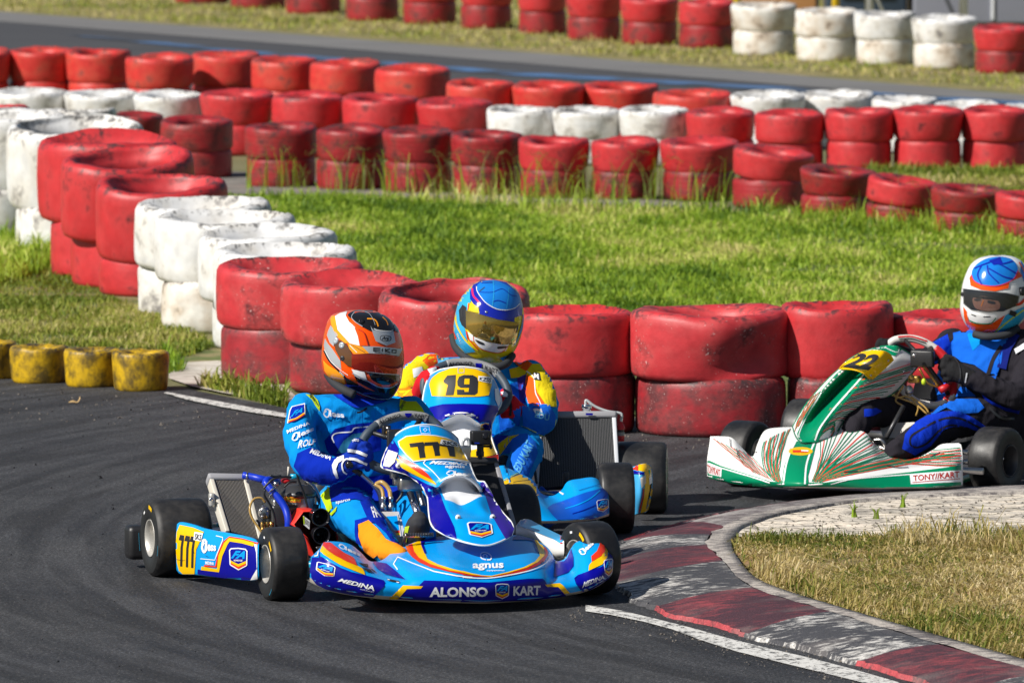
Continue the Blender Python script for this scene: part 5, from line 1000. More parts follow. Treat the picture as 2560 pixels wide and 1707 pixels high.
def dec1(M):
    P=lambda p,m,L=1,sm=False: M.poly('D',p,m,L,5,sm); T=lambda p,w_,m,L=3: M.stroke('D',p,w_,m,L)
    P([(350,185),(420,140),(530,112),(510,180),(560,270),(650,350),(690,480),(720,628),(570,592),(480,490),(390,390),(365,260)],'helmet_white',1)
    P([(540,170),(640,105),(800,88),(950,100),(1100,175),(1200,280),(1245,400),(1150,420),(1000,398),(920,420),(760,345),(640,260)],'helmet_black',1,True)
    T([(640,125),(595,200),(650,270),(760,340)],10,'helmet_silver'); T([(760,110),(860,150),(920,240),(950,320)],8,'helmet_silver'); T([(640,140),(700,120),(800,125)],10,'helmet_orange',2); T([(830,225),(920,230),(970,270),(995,340)],18,'helmet_amber',2); T([(1060,200),(1120,260),(1140,320)],14,'helmet_amber',2)
    P([(285,320),(340,395),(395,470),(345,520),(330,640),(270,580),(230,470),(245,410)],'helmet_silver'); P([(200,515),(250,590),(340,690),(400,790),(430,850),(445,985),(330,900),(200,725),(183,620)],'helmet_silver')
    T([(185,700),(260,850),(400,1000),(500,1100),(555,1250)],26,'helmet_black',2); T([(195,690),(290,860),(420,980),(545,1070)],9,'helmet_white',3); T([(205,490),(250,580),(330,680),(430,830)],26,'helmet_orange',2)
    P([(300,180),(350,180),(365,260),(385,390),(480,490),(560,590),(500,590),(390,500),(330,400),(290,300),(280,220)],'helmet_amber',1); P([(175,850),(260,930),(420,1020),(480,1100),(520,1240),(400,1180),(250,1090),(190,1000)],'helmet_amber',1)
    P([(880,330),(920,395),(1000,400),(1150,420),(1225,415),(1252,580),(1120,628),(958,560),(925,470)],'helmet_silver',2); T([(930,375),(1000,398),(1150,412),(1215,400)],10,'helmet_white',3); T([(1025,515),(1040,485),(1105,478),(1170,490),(1188,525),(1160,555),(1080,555),(1035,540),(1025,515)],8,'helmet_black',4); M.text('D','Arai',[(1055,540),(1160,548),(1155,490),(1065,485)],'helmet_black',4,.03,.2)
    P([(640,355),(760,400),(800,460),(850,630),(720,625),(690,480)],'helmet_orange',2); T([(700,385),(785,440),(845,625)],12,'dark_red_paint',3)
    P([(540,590),(760,640),(870,742),(700,750),(640,760),(560,670)],'helmet_amber',2); T([(570,620),(680,730)],9,'helmet_white'); T([(590,610),(800,730)],6,'helmet_black')
    P([(755,635),(1000,640),(1200,660),(1355,680),(1310,785),(1100,755),(860,742)],'helmet_silver',2); [T(q,15,'black_print',4) for q in ([(922,660),(1030,668)],[(922,684),(1020,690)],[(920,708),(1028,716)],[(1062,668),(1060,720)],[(1105,672),(1103,724)],[(1170,680),(1108,702),(1175,730)])]; T([(930,656),(928,712)],18,'black_print',4); M.stroke('D',[(1205,690),(1265,694),(1262,736),(1203,732),(1205,690)],15,'black_print',4,False); M.text('D','RACING',[(955,740),(1180,758),(1180,748),(955,730)],'black_print',4)
    P([(335,600),(430,540),(520,600),(600,740),(612,800),(600,945),(530,925),(430,830),(360,700)],'visor_side',3)
    P([(595,980),(790,1018),(835,1160),(740,1130),(640,1075)],'helmet_white',2); T([(610,1040),(830,1150),(1010,1245),(1180,1255),(1290,1190)],14,'helmet_silver',4)
    P([(525,1110),(640,1085),(830,1155),(1000,1250),(1200,1255),(1290,1200),(1325,1090),(1300,1220),(1240,1335),(1150,1432),(900,1420),(700,1345),(560,1250)],'helmet_black',2)
    P([(440,860),(560,960),(600,985),(640,1085),(680,1160),(800,1230),(950,1310),(820,1270),(640,1170),(520,1100),(450,1000)],'helmet_orange',3); P([(825,1030),(1100,1060),(1322,1072),(1292,1165),(1200,1225),(1050,1225),(880,1140)],'helmet_black',3); T([(835,1060),(900,1155),(1050,1225),(1180,1220),(1285,1170)],34,'helmet_orange',4)
    P([(700,985),(830,985),(860,1010),(1100,1030),(1310,1045),(1300,1070),(1050,1055),(850,1025)],'helmet_silver',4); T([(580,1260),(750,1345),(950,1415),(1120,1425),(1190,1400)],14,'helmet_silver',3); P([(1240,300),(1300,380),(1300,430),(1250,410),(1225,330)],'helmet_black',3); M.text('D','SPARCO',[(415,1030),(480,1085),(492,1065),(425,1005)],'helmet_white',4)
helmet(d1,K1,'D',[(560,105,950,105),(440,130,1040,145),(320,175,1130,195),(262,250,1205,270),(228,360,1275,360),(200,480,1320,470),(178,620,1352,620),(166,780,1365,780),(166,900,1360,900),(180,1000,1345,1000),(215,1075,1335,1080),(300,1140,1318,1170),(410,1215,1290,1250),(530,1290,1250,1330),(660,1360,1205,1390),(820,1420,1130,1432),(900,1440,1050,1442)],'helmet_orange',-.20,dec1,
 [(604,752),(700,748),(850,748),(1000,760),(1200,775),(1340,790),(1352,900),(1325,1048),(1100,1035),(850,1010),(700,985),(602,950)],'visor_orange',1.1,[(240,1060,-.24),(330,1180,-.18),(480,1290,-.12),(640,1370,-.09)],[(372,555,.012,'helmet_silver'),(462,622,.011,'helmet_silver'),(470,815,.009,'dark_steel'),(740,270,.010,'helmet_black')])
# gloves and boots
def g1x(g):
    g.poly('E',[(445,690),(475,630),(545,605),(548,640),(500,670),(480,720),(500,800),(480,800),(455,750)],'suit_white',1,4); g.stroke('E',[(550,570),(600,565),(670,580),(740,610)],26,'suit_white',1); g.stroke('E',[(590,635),(640,640),(700,665),(740,685)],22,'suit_white',1)
    g.stroke('E',[(600,640),(560,640),(530,680),(540,740),(570,765)],12,'suit_white',1); g.text('E','sparco',[(612,495),(670,500),(670,470),(618,465)],'suit_white',1)
glove(d1,K1,'E',[(480,730,.13,.040),(560,690,.17,.040),(640,640,.19,.040)],[[(640,600,.20,.017),(690,530,.215,.016),(745,520,.20,.014),(760,560,.17,.013)],[(650,625,.205,.017),(710,580,.225,.0165),(760,580,.21,.014),(770,620,.18,.013)],[(650,655,.205,.017),(715,630,.225,.016),(765,640,.21,.014),(760,670,.19,.013)],[(640,690,.20,.015),(700,690,.22,.0145),(745,695,.21,.013),(745,720,.19,.012)]],[(600,610,.19,.017),(620,540,.21,.017),(655,490,.20,.015),(690,500,.18,.014)],'glove_blue','white striped blue glove on the wheel',extra=g1x)
glove(d1,K1,'E',[(1300,560,.12,.036),(1340,500,.15,.038),(1350,450,.16,.036)],[[(1350,420,.17,.015),(1390,400,.19,.014),(1410,420,.16,.013)],[(1355,445,.17,.015),(1400,440,.19,.014),(1415,460,.16,.013)],[(1355,475,.17,.015),(1400,475,.19,.014),(1410,490,.16,.013)],[(1350,505,.17,.013),(1390,510,.18,.013),(1400,520,.16,.012)]],[(1330,450,.17,.015),(1320,400,.17,.014),(1340,370,.15,.013)],'glove_blue',vox=.005)
def shoe(parent,fr,c,pts,m,extra=None,label=None):
    b=Mb(); blob_limb(b,fr,c,pts,m,12,4); V,F=remesh(b,.005,3); g=Mb(); g.add(V,F,m)
    if extra: g.freeze(); extra(g)
    return g.build('shoe',parent,label)
shoe(d1,K1,'A',[(1440,520,.42,.042),(1480,440,.46,.046),(1500,340,.50,.040),(1500,300,.50,.030)],'padding',lambda g:g.poly('A',[(1320,400),(1380,385),(1360,470),(1340,600),(1310,600)],'lime_print',1,4))
shoe(d1,K1,'A',[(1090,720,.50,.040),(1180,740,.56,.036),(1260,760,.60,.028)],'suit_orange')
# ============================================================ KART 19 (middle)
K2=Frame((-.13,26.45),R(-3)); kt2=thing('racing_kart','blue and yellow racing kart with number 19 plate, behind the leading kart','kart',K2.o.copy())
axk=(math.cos(R(-3)),math.sin(R(-3)),0); axf=(math.cos(R(4)),math.sin(R(4)),0)
wheel(kt2,gp('S',1538,1331,.136),axf,.136,.132,.066,-1,mark=False); wheel(kt2,gp('S',1597,1290,.142)+Vector((.01,.12,0)),axk,.142,.205,.066,1,mark=False)
wheel(kt2,K2.w(.5,-.55,.136),axf,.136,.132,.066,-1,mark=False); wheel(kt2,K2.w(-.53,-.62,.142),axk,.142,.205,.066,1,mark=False)
R2=[[(330,720,.55),(380,850,.68),(430,980,.80),(500,1100,.86),(600,1290,.88),(600,1311,.86)],[(450,730,.55),(480,860,.70),(520,1000,.82),(600,1130,.90),(700,1300,.92),(700,1328,.9)],[(620,800,.53),(640,900,.68),(680,1020,.80),(760,1150,.90),(850,1312,.93),(850,1338,.91)],
[(760,880,.52),(770,960,.64),(810,1060,.76),(880,1170,.87),(960,1312,.92),(960,1338,.9)],[(840,1010,.5),(870,1050,.6),(910,1110,.72),(980,1200,.83),(1060,1310,.89),(1060,1335,.87)],[(960,1040,.5),(1000,1080,.58),(1050,1140,.70),(1110,1220,.80),(1170,1305,.85),(1170,1330,.83)],
[(1060,980,.5),(1110,1040,.6),(1150,1120,.7),(1200,1210,.78),(1260,1295,.82),(1260,1320,.8)],[(1130,885,.5),(1200,960,.6),(1240,1060,.7),(1290,1180,.76),(1340,1285,.79),(1340,1310,.77)],[(1260,855,.48),(1310,930,.58),(1340,1040,.68),(1390,1160,.73),(1430,1275,.75),(1430,1298,.73)],
[(1400,840,.46),(1430,910,.55),(1450,1020,.64),(1490,1140,.69),(1510,1260,.71),(1510,1280,.69)],[(1480,880,.44),(1510,950,.52),(1540,1020,.58),(1565,1120,.63),(1570,1235,.65),(1570,1262,.63)],[(1500,960,.42),(1560,990,.46),(1575,1010,.50),(1580,1110,.55),(1582,1220,.57),(1582,1242,.55)]]
# the hidden half mirrors the seen one
L0=[]; 
for c_ in R2[3:][::-1]:
    row=[]
    for q in c_:
        p=K2.p('I',*q[:2],q[2]+.14); d=p-K2.o; row.append(K2.w(d.dot(K2.f),-d.dot(K2.l)-.04,d.z))
    L0.append(row)
rows=L0+[[K2.p('I',q[0],q[1],q[2]+.14) for q in c_] for c_ in R2]; rows=[[r[j] for r in rows] for j in range(6)]
M=Mb(); dn=M.patch(rows[:-1],'cyan_paint',5); M.grid([spline(rows[-2],5),spline([a.lerp(b,.5)-K2.f*.003 for a,b in zip(rows[-2],rows[-1])],5),spline(rows[-1],5),[p-K2.f*.05 for p in spline(rows[-1],5)]],'cream_plastic'); M.grid([dn[0],[p-K2.f*.01-Vector((0,0,.03)) for p in dn[0]]],'cyan_paint'); M.freeze()
M.poly('I',[(405,905),(470,860),(640,800),(780,885),(842,985),(845,1020),(780,1045),(600,1122),(480,1150),(420,1050)],'yellow_paint',1); M.poly('I',[(310,740),(360,720),(600,795),(405,900)],'cyan_paint',2); M.stroke('I',[(400,890),(500,840),(600,790)],6,'lime_print',3,False); M.stroke('I',[(415,935),(560,890),(720,870)],4,'black_print',2)
M.poly('I',[(905,1175),(960,1135),(1060,1105),(1200,1050),(1330,1005),(1480,965),(1510,960),(1570,1000),(1582,1060),(1580,1230),(1400,1292),(1015,1305),(960,1250)],'mid_blue_paint',1); M.stroke('I',[(1250,985),(1400,940),(1490,910)],4,'navy_paint',2); M.stroke('I',[(1480,985),(1380,1070),(1240,1140),(1100,1185)],10,'cyan_paint',3); M.stroke('I',[(1540,1040),(1450,1130),(1300,1200),(1180,1240)],8,'navy_paint',3)
M.poly('I',[(1030,1000),(1045,995),(1090,1020),(1080,1035)],'white_print',3,4); badge(M,'I',[(1438,1095),(1570,1075),(1572,1200),(1450,1235)],4); M.build('front_bumper',kt2)
F1=[[(250,630),(285,605),(330,588),(440,575),(540,590),(585,612),(615,650),.30],[(228,700),(260,675),(310,655),(440,640),(560,660),(605,685),(643,715),.34],[(216,780),(255,765),(310,748),(440,740),(565,752),(615,762),(657,775),.38],[(222,830),(260,822),(320,812),(440,800),(555,810),(600,815),(635,822),.42],[(250,885),(275,880),(312,888),(435,838),(535,892),(570,890),(603,895),.46]]
F2=[[(256,920),(285,915),(325,922),(435,880),(530,922),(565,915),(600,935),.40],[(262,960),(295,955),(330,960),(435,955),(540,955),(570,955),(603,975),.45],[(272,1010),(300,1010),(345,1030),(440,1045),(545,1030),(585,1020),(618,1025),.54],[(285,1060),(320,1070),(365,1085),(450,1100),(550,1090),(600,1075),(636,1072),.60],[(330,1110),(360,1130),(400,1145),(470,1160),(550,1155),(605,1140),(632,1115),.64],[(400,1180),(430,1200),(450,1215),(480,1225),(540,1215),(580,1190),(605,1150),.68]]
M=Mb(); up=M.patch([frow(K2,'O',r) for r in F1],'cyan_paint',5); V0=len(M.f); dn=M.patch([frow(K2,'O',F1[-1])]+[frow(K2,'O',r,.09,.50 if i<2 else None) for i,r in enumerate(F2)],'yellow_paint',5); nc=len(dn[0])-1; MI=M.mi('duct_white')
for i in range(len(dn)-1):
    for j in range(nc):
        if i<15 and 9<=j<=20: M.m[V0+i*nc+j]=MI
edge=[r[0] for r in dn][::-1]+[r[0] for r in up][::-1][1:]+up[0][1:]+[r[-1] for r in up][1:]+[r[-1] for r in dn][1:]+dn[-1][::-1][1:]; M.tube(edge[:-1],.0038,'white_paint',6,1,True)
M.tube(spline([K2.p('O',*p,.47-.09*((i-3)/3)**2) for i,p in enumerate([(300,905),(330,862),(380,842),(435,836),(490,845),(530,870),(550,915)])],4),.006,'white_paint',8,1); M.freeze()
pl=[(375,1330),(400,1290),(480,1230),(620,1180),(760,1170),(930,1190),(1060,1240),(1130,1300),(1120,1390),(1085,1510),(980,1525),(700,1532),(392,1518),(360,1380)]; M.poly('H',pl,'yellow_paint',1)
M.poly('H',[(535,1330),(580,1270),(685,1260),(680,1380),(655,1510),(558,1512),(588,1385),(540,1355)],'black_print',2,5); M.poly('H',[(702,1340),(722,1285),(780,1262),(890,1264),(940,1290),(956,1340),(948,1480),(915,1508),(700,1506),(697,1440),(785,1442),(788,1468),(838,1468),(845,1418),(740,1418),(706,1392)],'black_print',2,5); M.poly('H',[(792,1308),(852,1308),(848,1376),(786,1376)],'yellow_paint',3,4); M.poly('H',[(960,1275),(1133,1290),(1115,1368),(957,1332)],'white_print',3,5); M.text('H','KZSS',[(970,1328),(1105,1355),(1118,1302),(975,1290)],'black_print',4,.02)
M.stroke('H',[(712,1180),(785,1180),(785,1235),(712,1238),(712,1180)],6,'cyan_paint',2,False)
M.poly('O',[(222,830),(260,800),(330,785),(440,782),(560,785),(635,795),(640,822),(610,860),(600,905),(550,905),(500,862),(435,836),(370,845),(310,890),(250,890)],'navy_paint',1); M.poly('O',[(222,790),(235,780),(240,800),(228,825)],'white_print',2,5); M.poly('O',[(618,700),(640,695),(655,770),(640,800),(622,760)],'white_print',2,5)
M.poly('O',[(255,905),(300,905),(310,1000),(345,1040),(300,1080)],'navy_paint',1); M.poly('O',[(555,905),(600,905),(603,960),(570,960)],'navy_paint',1); M.poly('O',[(560,1085),(638,1065),(640,1090),(610,1140)],'red_paint',2); M.stroke('O',[(520,1085),(600,1075),(635,1058)],3,'black_print',2)
M.build('front_fairing',kt2)
radiator(K2,'I',[(860,190),(1612,186),(1655,900),(808,960)],[-.12,-.12,-.02,-.02],kt2,44,'fin_dull',7,'grey_plastic','grey_slab',th=.045,label='large upright radiator beside the driver')
M=Mb(); b=K2.p('I',1335,125,-.14); M.lathe(b,(0,0,1),[(.017,-.005),(.017,.012),(.020,.014),(.020,.026),(.017,.029),(0,.029)],'chrome',20); M.tube([K2.p('I',1325,70,-.14),K2.p('I',1325,10,-.14),K2.p('I',1345,8,-.14),K2.p('I',1430,70,-.14),K2.p('I',1560,120,-.14),K2.p('I',1690,140,-.14),K2.p('I',1718,165,-.14),K2.p('I',1708,240,-.14)],.0055,'clear_hose',8)
M.box(K2.p('I',1365,152,-.10),(.028,.006,.008),'navy_paint',(K2.l,K2.f,Vector((0,0,1)))); M.build('breather_hose',kt2)
M=Mb(); b=K2.p('I',1708,445,-.14); M.lathe(b,(0,0,1),[(0,-.002),(.013,0),(.015,.012),(.015,.022)],'grip_red',16); M.lathe(b,(0,0,1),[(.0145,.022),(.0145,.036)],'smoke_plastic',16); M.lathe(b,(0,0,1),[(.012,.036),(.012,.046)],'black_plastic',16); M.lathe(b,(0,0,1),[(.0155,.046),(.0155,.056),(.012,.064),(.006,.072),(.005,.08)],'grip_red',16); M.box(b+Vector((-.02,0,.01)),(.03,.02,.01),'dark_steel'); M.build('overflow_bottle',kt2)
M=Mb(); M.patch([[K2.p('I',*q) for q in r] for r in [[(1800,735,.1),(1880,712,.12),(1940,690,.12),(2000,690,.08),(2035,715,.0)],[(1822,780,.14),(1890,770,.17),(1950,760,.17),(2020,760,.12),(2050,780,.04)],[(1835,900,.15),(1890,900,.19),(1950,900,.19),(2030,900,.14),(2056,900,.05)],[(1838,1050,.15),(1890,1060,.19),(1945,1070,.19),(2020,1060,.13),(2040,1050,.05)],[(1842,1250,.10),(1885,1235,.13),(1930,1225,.13),(1980,1220,.08),(2005,1190,.02)]]],'skyblue_paint',5); M.freeze()
M.poly('I',[(1800,730),(1900,705),(1900,770),(1820,750)],'red_paint',2,5); M.poly('I',[(1900,705),(2000,685),(2050,760),(2060,900),(2040,1050),(2000,1210),(1920,1225),(1960,1050),(1970,900),(1965,780),(1895,765)],'yellow_paint',1,5); M.poly('I',[(1820,760),(1960,790),(1960,810),(1820,800)],'navy_paint',2,5); M.stroke('I',[(1905,1220),(1945,1060),(1955,960)],14,'dark_red_paint',2); M.poly('I',[(1920,850),(1975,810),(1980,900),(1930,960)],'cream_plastic',2,5); M.stroke('I',[(2010,760),(2030,850),(2030,950),(2000,1100),(1985,1180)],14,'helmet_black',2); M.poly('I',[(2010,840),(2040,840),(2045,900),(2015,920)],'white_print',3,4)
M.build('side_pod',kt2)
M=Mb()
for l in (-.28,.28): M.tube([K2.w(-.70,l*1.3,.07),K2.w(-.45,l*1.15,.06),K2.w(0,l,.05),K2.w(.45,l*1.2,.055),K2.w(.80,l*1.1,.06)],.016,'mid_blue_paint',10)
M.tube([K2.w(-.53,-.62,.14),K2.w(-.53,.66,.14)],.02,'steel',12,1); M.tube([K2.w(.5,-.52,.12),K2.w(.5,.52,.12)],.013,'steel',10,1); M.box(K2.w(.2,0,.035),(.95,.56,.006),'dark_steel',(K2.f,K2.l,Vector((0,0,1)))); M.build('chassis',kt2)
M=Mb(); M.tube([K2.p('I',840,960,.15),K2.p('I',900,1010,.2),K2.p('I',1010,1015,.3)],.010,'mid_blue_paint',8); M.tube([K2.p('I',840,1000,.2),K2.p('I',1000,1030,.3)],.006,'steel',8,1); M.build('linkage',kt2); M=Mb(); M.box(K2.p('I',1110,840,.05),(.025,.03,.05),'dark_steel',(K2.l,K2.f,Vector((0,0,1))),.004); M.ell(K2.p('I',1130,800,.05),(.006,)*3,'steel'); M.build('seat_stay',kt2); M=Mb(); M.tube([K2.p('I',760,700,.0),K2.p('I',790,900,.1)],.006,'dark_steel',8,1); M.build('seat_stay',kt2); M=Mb(); M.ell(K2.p('I',430,690,.25),(.035,.03,.035),'black_plastic'); M.build('pedal',kt2)
M=Mb(); ring=[('H',300,1330,.20),('H',400,1220,.17),('H',520,1150,.14),('H',680,1108,.12),('H',860,1112,.11),('H',1030,1150,.11),('H',1150,1210,.12),('H',1240,1300,.14),('H',1310,1420,.17),('H',1320,1560,.20),('H',1200,1700,.24),('H',900,1760,.26),('H',500,1700,.25),('H',320,1500,.22)]
rg=[K2.p(*q) for q in ring]; M.tube(rg,.0165,'grip',12,6,True); M.tube(spline([K2.p(*q) for q in (('H',570,1132,.135),('H',680,1108,.12),('H',860,1112,.11),('H',1030,1150,.11),('H',1150,1210,.12),('H',1210,1265,.13))],6),.0175,'grip_grey',12,1); M.freeze()
M.text('H','ALONSO',[(590,1162),(885,1145),(885,1095),(590,1108)],'black_print',2,.02); M.poly('H',[(925,1115),(1005,1120),(1000,1165),(965,1190),(930,1165)],'navy_paint',2,4); M.text('H','KART',[(1040,1190),(1190,1245),(1200,1195),(1045,1140)],'black_print',2,.02)
hub=K2.p('O',440,720,.20); [M.tube([rg[i],hub],.009,'black_plastic',8,1) for i in (1,6,9,12)]; M.build('steering_wheel',kt2)
# ============================================================ DRIVER 19
d2=thing('person','driver in yellow, orange and blue suit and blue topped helmet in kart 19','person',K2.w(-.25,0,.07))
B=Mb(); B.rows(K2,'O',[(480,500,620,500,-.20),(420,525,700,540,-.20),(270,545,830,590,-.22),(240,600,860,650,-.22),(300,720,850,740,-.2),(380,820,810,840,-.2),(420,950,790,950,-.18),(440,1080,780,1080,-.15)],'suit_cyan',depth=.5,n=28,sub=3,maxd=.115)
blob_limb(B,K2,'O',[(265,570,-.20,.050),(190,610,-.14,.055),(140,690,-.06,.055),(110,760,.0,.052),(140,790,.08,.040),(175,745,.12,.032)])
blob_limb(B,K2,'O',[(820,620,-.20,.056),(865,700,-.14,.058),(890,790,-.08,.060),(880,880,.0,.056),(820,890,.08,.050),(760,840,.13,.040),(715,810,.16,.034)])
blob_limb(B,K2,'O',[(640,1080,-.12,.075),(700,1040,.05,.075),(780,1010,.18,.066),(800,1060,.24,.062),(770,1130,.34,.056),(740,1210,.44,.05)])
blob_limb(B,K2,'O',[(480,1080,-.12,.075),(460,1040,.05,.072),(420,1000,.15,.062),(380,1080,.3,.055),(400,1180,.42,.05)])
V,F=remesh(B,.0075,5,.0085,12,2); M=Mb(); M.add(V,F,'suit_cyan'); M.freeze(); M.off0=.004
P=lambda p,m,L=1,c='O',sm=False: M.poly(c,p,m,L,6,sm)
P([(90,600),(170,505),(270,485),(350,520),(290,575),(205,600),(165,680),(135,740),(60,740),(70,650)],'suit_yellow'); P([(260,505),(330,510),(290,570),(250,580),(215,545)],'suit_hotorange',2); P([(290,495),(370,525),(330,600),(280,620),(300,560)],'suit_sky',3); P([(70,690),(160,680),(175,700),(150,760),(80,740)],'suit_orange',2); P([(160,590),(210,575),(220,610),(165,640)],'suit_white',2)
P([(800,560),(880,560),(940,620),(960,700),(965,800),(880,795),(840,700),(800,640)],'suit_yellow'); P([(720,545),(790,530),(830,560),(800,600),(760,580)],'suit_hotorange',2); P([(700,590),(780,570),(800,600),(790,630),(710,640)],'suit_yellow',1); P([(800,620),(835,640),(860,720),(900,780),(870,800),(810,780),(790,690)],'suit_hotorange',2); P([(745,640),(790,620),(800,700),(790,790),(760,780)],'suit_violet',2); P([(835,610),(870,610),(880,655),(840,650)],'black_print',3); M.text('O','M',[(840,640),(868,650),(865,618),(842,612)],'suit_white',4,.03)
M.stroke('O',[(800,600),(840,640),(850,720),(880,790)],5,'suit_white',3)
P([(770,790),(860,780),(925,790),(960,850),(950,950),(930,965),(850,950),(780,910)],'suit_azure',2); M.stroke('O',[(770,905),(850,945),(935,967),(962,870)],4,'lime_print',3); P([(830,810),(880,810),(890,850),(850,850)],'suit_white',3); M.text('O','EDU',[(840,860),(920,880),(925,845),(850,825)],'suit_sky',4,.03)
P([(640,700),(790,640),(770,760),(760,900),(650,960),(640,850)],'suit_azure',1); P([(600,950),(660,960),(700,960),(640,1030)],'suit_blue',1); P([(640,1010),(700,965),(760,955),(720,980),(650,1070)],'suit_yellow',2); P([(700,960),(800,950),(850,1000),(860,1060),(830,1130),(800,1200),(700,1140),(720,1060),(660,1060)],'suit_azure',1)
M.text('O','EDU KART',[(760,1175),(840,1010),(800,985),(725,1140)],'suit_sky',3,.03)
M.build('body',d2)
def dec2(M):
    P=lambda p,m,L=1,sm=False: M.poly('H',p,m,L,6,sm); T=lambda p,w_,m,L=3: M.stroke('H',p,w_,m,L)
    P([(690,480),(720,360),(830,210),(890,200),(880,330),(850,400),(820,490),(730,560),(800,700),(830,860),(925,975),(800,990),(690,870),(655,700)],'helmet_cyan'); T([(870,170),(760,270),(700,400),(685,520),(700,650),(780,800),(870,900),(960,960)],20,'helmet_yellow',2)
    P([(860,330),(860,240),(900,160),(1000,108),(1150,98),(1300,130),(1450,260),(1500,400),(1490,540),(1400,612),(1200,580),(960,510),(975,440),(900,390)],'helmet_navy',2); T([(885,200),(900,290),(950,350),(985,400)],22,'helmet_pink',3)
    P([(945,210),(960,150),(1040,115),(1130,102),(1280,150),(1400,230),(1462,330),(1455,390),(1400,440),(1300,465),(1180,450),(1060,380),(980,290)],'helmet_blue',3,True); T([(940,180),(945,230),(985,300),(1060,385),(1180,452),(1300,466),(1400,442),(1460,390)],8,'helmet_white',4)
    T([(1140,110),(1150,220),(1140,350),(1130,420)],7,'helmet_cyan',4); T([(960,250),(1130,250),(1250,210),(1350,280),(1430,300)],7,'helmet_navy',4); T([(1330,200),(1320,330),(1300,450)],6,'helmet_cyan',4); T([(1130,370),(1200,350),(1290,380)],10,'helmet_navy',4); T([(975,240),(1040,190)],10,'black_print',4); T([(1000,140),(1130,130)],8,'helmet_navy',4)
    P([(835,380),(870,385),(960,430),(975,505),(900,490),(830,465)],'helmet_yellow',3); T([(850,380),(835,465)],12,'red_paint',4); P([(1400,560),(1480,530),(1475,610),(1395,605)],'helmet_yellow',3)
    P([(725,470),(770,400),(815,430),(815,620),(815,700),(760,650),(735,590)],'black_print',3); T([(770,430),(760,500),(770,560)],14,'dark_steel',4)
    T([(815,720),(830,800),(880,860),(960,950)],14,'red_paint',3); P([(905,788),(1060,850),(1250,888),(1335,880),(1295,960),(1200,985),(1050,960),(960,910),(915,850)],'helmet_white',3); T([(900,790),(915,860),(1000,940),(1150,985),(1250,975),(1320,900)],8,'red_paint',4); P([(925,825),(1025,865),(1025,890),(960,870)],'black_print',4,4); P([(1200,910),(1305,905),(1300,925),(1200,940)],'black_print',4,4)
    P([(830,730),(895,770),(905,850),(860,830)],'helmet_white',2); P([(1225,1050),(1370,1000),(1360,1060),(1270,1110)],'helmet_cyan',2); P([(655,700),(690,790),(700,820),(680,820)],'red_paint',3); M.text('H','EDU',[(700,760),(735,850),(745,830),(712,750)],'suit_white',3)
    P([(1410,890),(1500,700),(1520,500),(1505,480),(1490,620),(1440,800),(1390,900)],'helmet_cyan',2)
helmet(d2,K2,'H',[(1030,103,1200,103),(950,122,1300,125),(870,180,1405,190),(790,265,1462,275),(730,350,1495,370),(692,450,1512,470),(668,560,1520,590),(656,680,1500,720),(665,780,1468,830),(692,870,1430,920),(760,970,1390,990),(850,1060,1350,1060),(950,1112,1290,1112),(1050,1135,1225,1135)],'helmet_yellow',-.16,dec2,
 [(815,470),(960,515),(1200,588),(1350,615),(1445,622),(1420,780),(1400,872),(1250,882),(1060,840),(900,770),(820,685)],'visor_gold',1.15,[(645,780,-.2),(680,910,-.16),(800,1040,-.1),(960,1125,-.05),(1150,1160,-.03),(1290,1130,-.05),(1375,1020,-.12)],[(1058,492,.005,'chrome'),(1522,610,.010,'black_plastic')])
g2=lambda g:(g.poly('O',[(245,590),(290,575),(300,600),(265,625)],'suit_white',1,4),)
glove(d2,K2,'O',[(200,720,.14,.034),(222,670,.17,.036),(240,640,.18,.034)],[[(240,620,.19,.015),(270,590,.205,.0145),(300,590,.18,.013)],[(235,640,.20,.0155),(262,620,.215,.015),(292,610,.19,.013)],[(230,665,.20,.0155),(255,650,.215,.015),(280,640,.19,.013)],[(225,690,.195,.014),(248,680,.21,.013),(268,668,.19,.012)]],[(250,640,.17,.015),(290,620,.17,.015),(300,600,.16,.013)],'glove_red','red glove at the left of the number plate',extra=g2,vox=.005)
glove(d2,K2,'O',[(760,830,.13,.036),(725,810,.16,.040),(700,780,.17,.038)],[[(690,750,.18,.0165),(670,740,.20,.016),(650,760,.19,.014)],[(690,780,.19,.0165),(665,775,.21,.016),(645,790,.19,.014)],[(700,815,.19,.0165),(672,810,.21,.016),(652,820,.19,.014)],[(712,845,.18,.015),(688,845,.20,.014),(668,848,.18,.013)]],[(710,760,.16,.017),(690,730,.18,.016),(670,715,.16,.014)],'glove_red','red and white glove at the right of the number plate',extra=lambda g:(g.poly('O',[(655,715),(740,710),(740,735),(700,745),(665,740)],'suit_white',1,4),g.stroke('O',[(700,740),(710,800),(705,850)],14,'suit_black',1)),vox=.005)
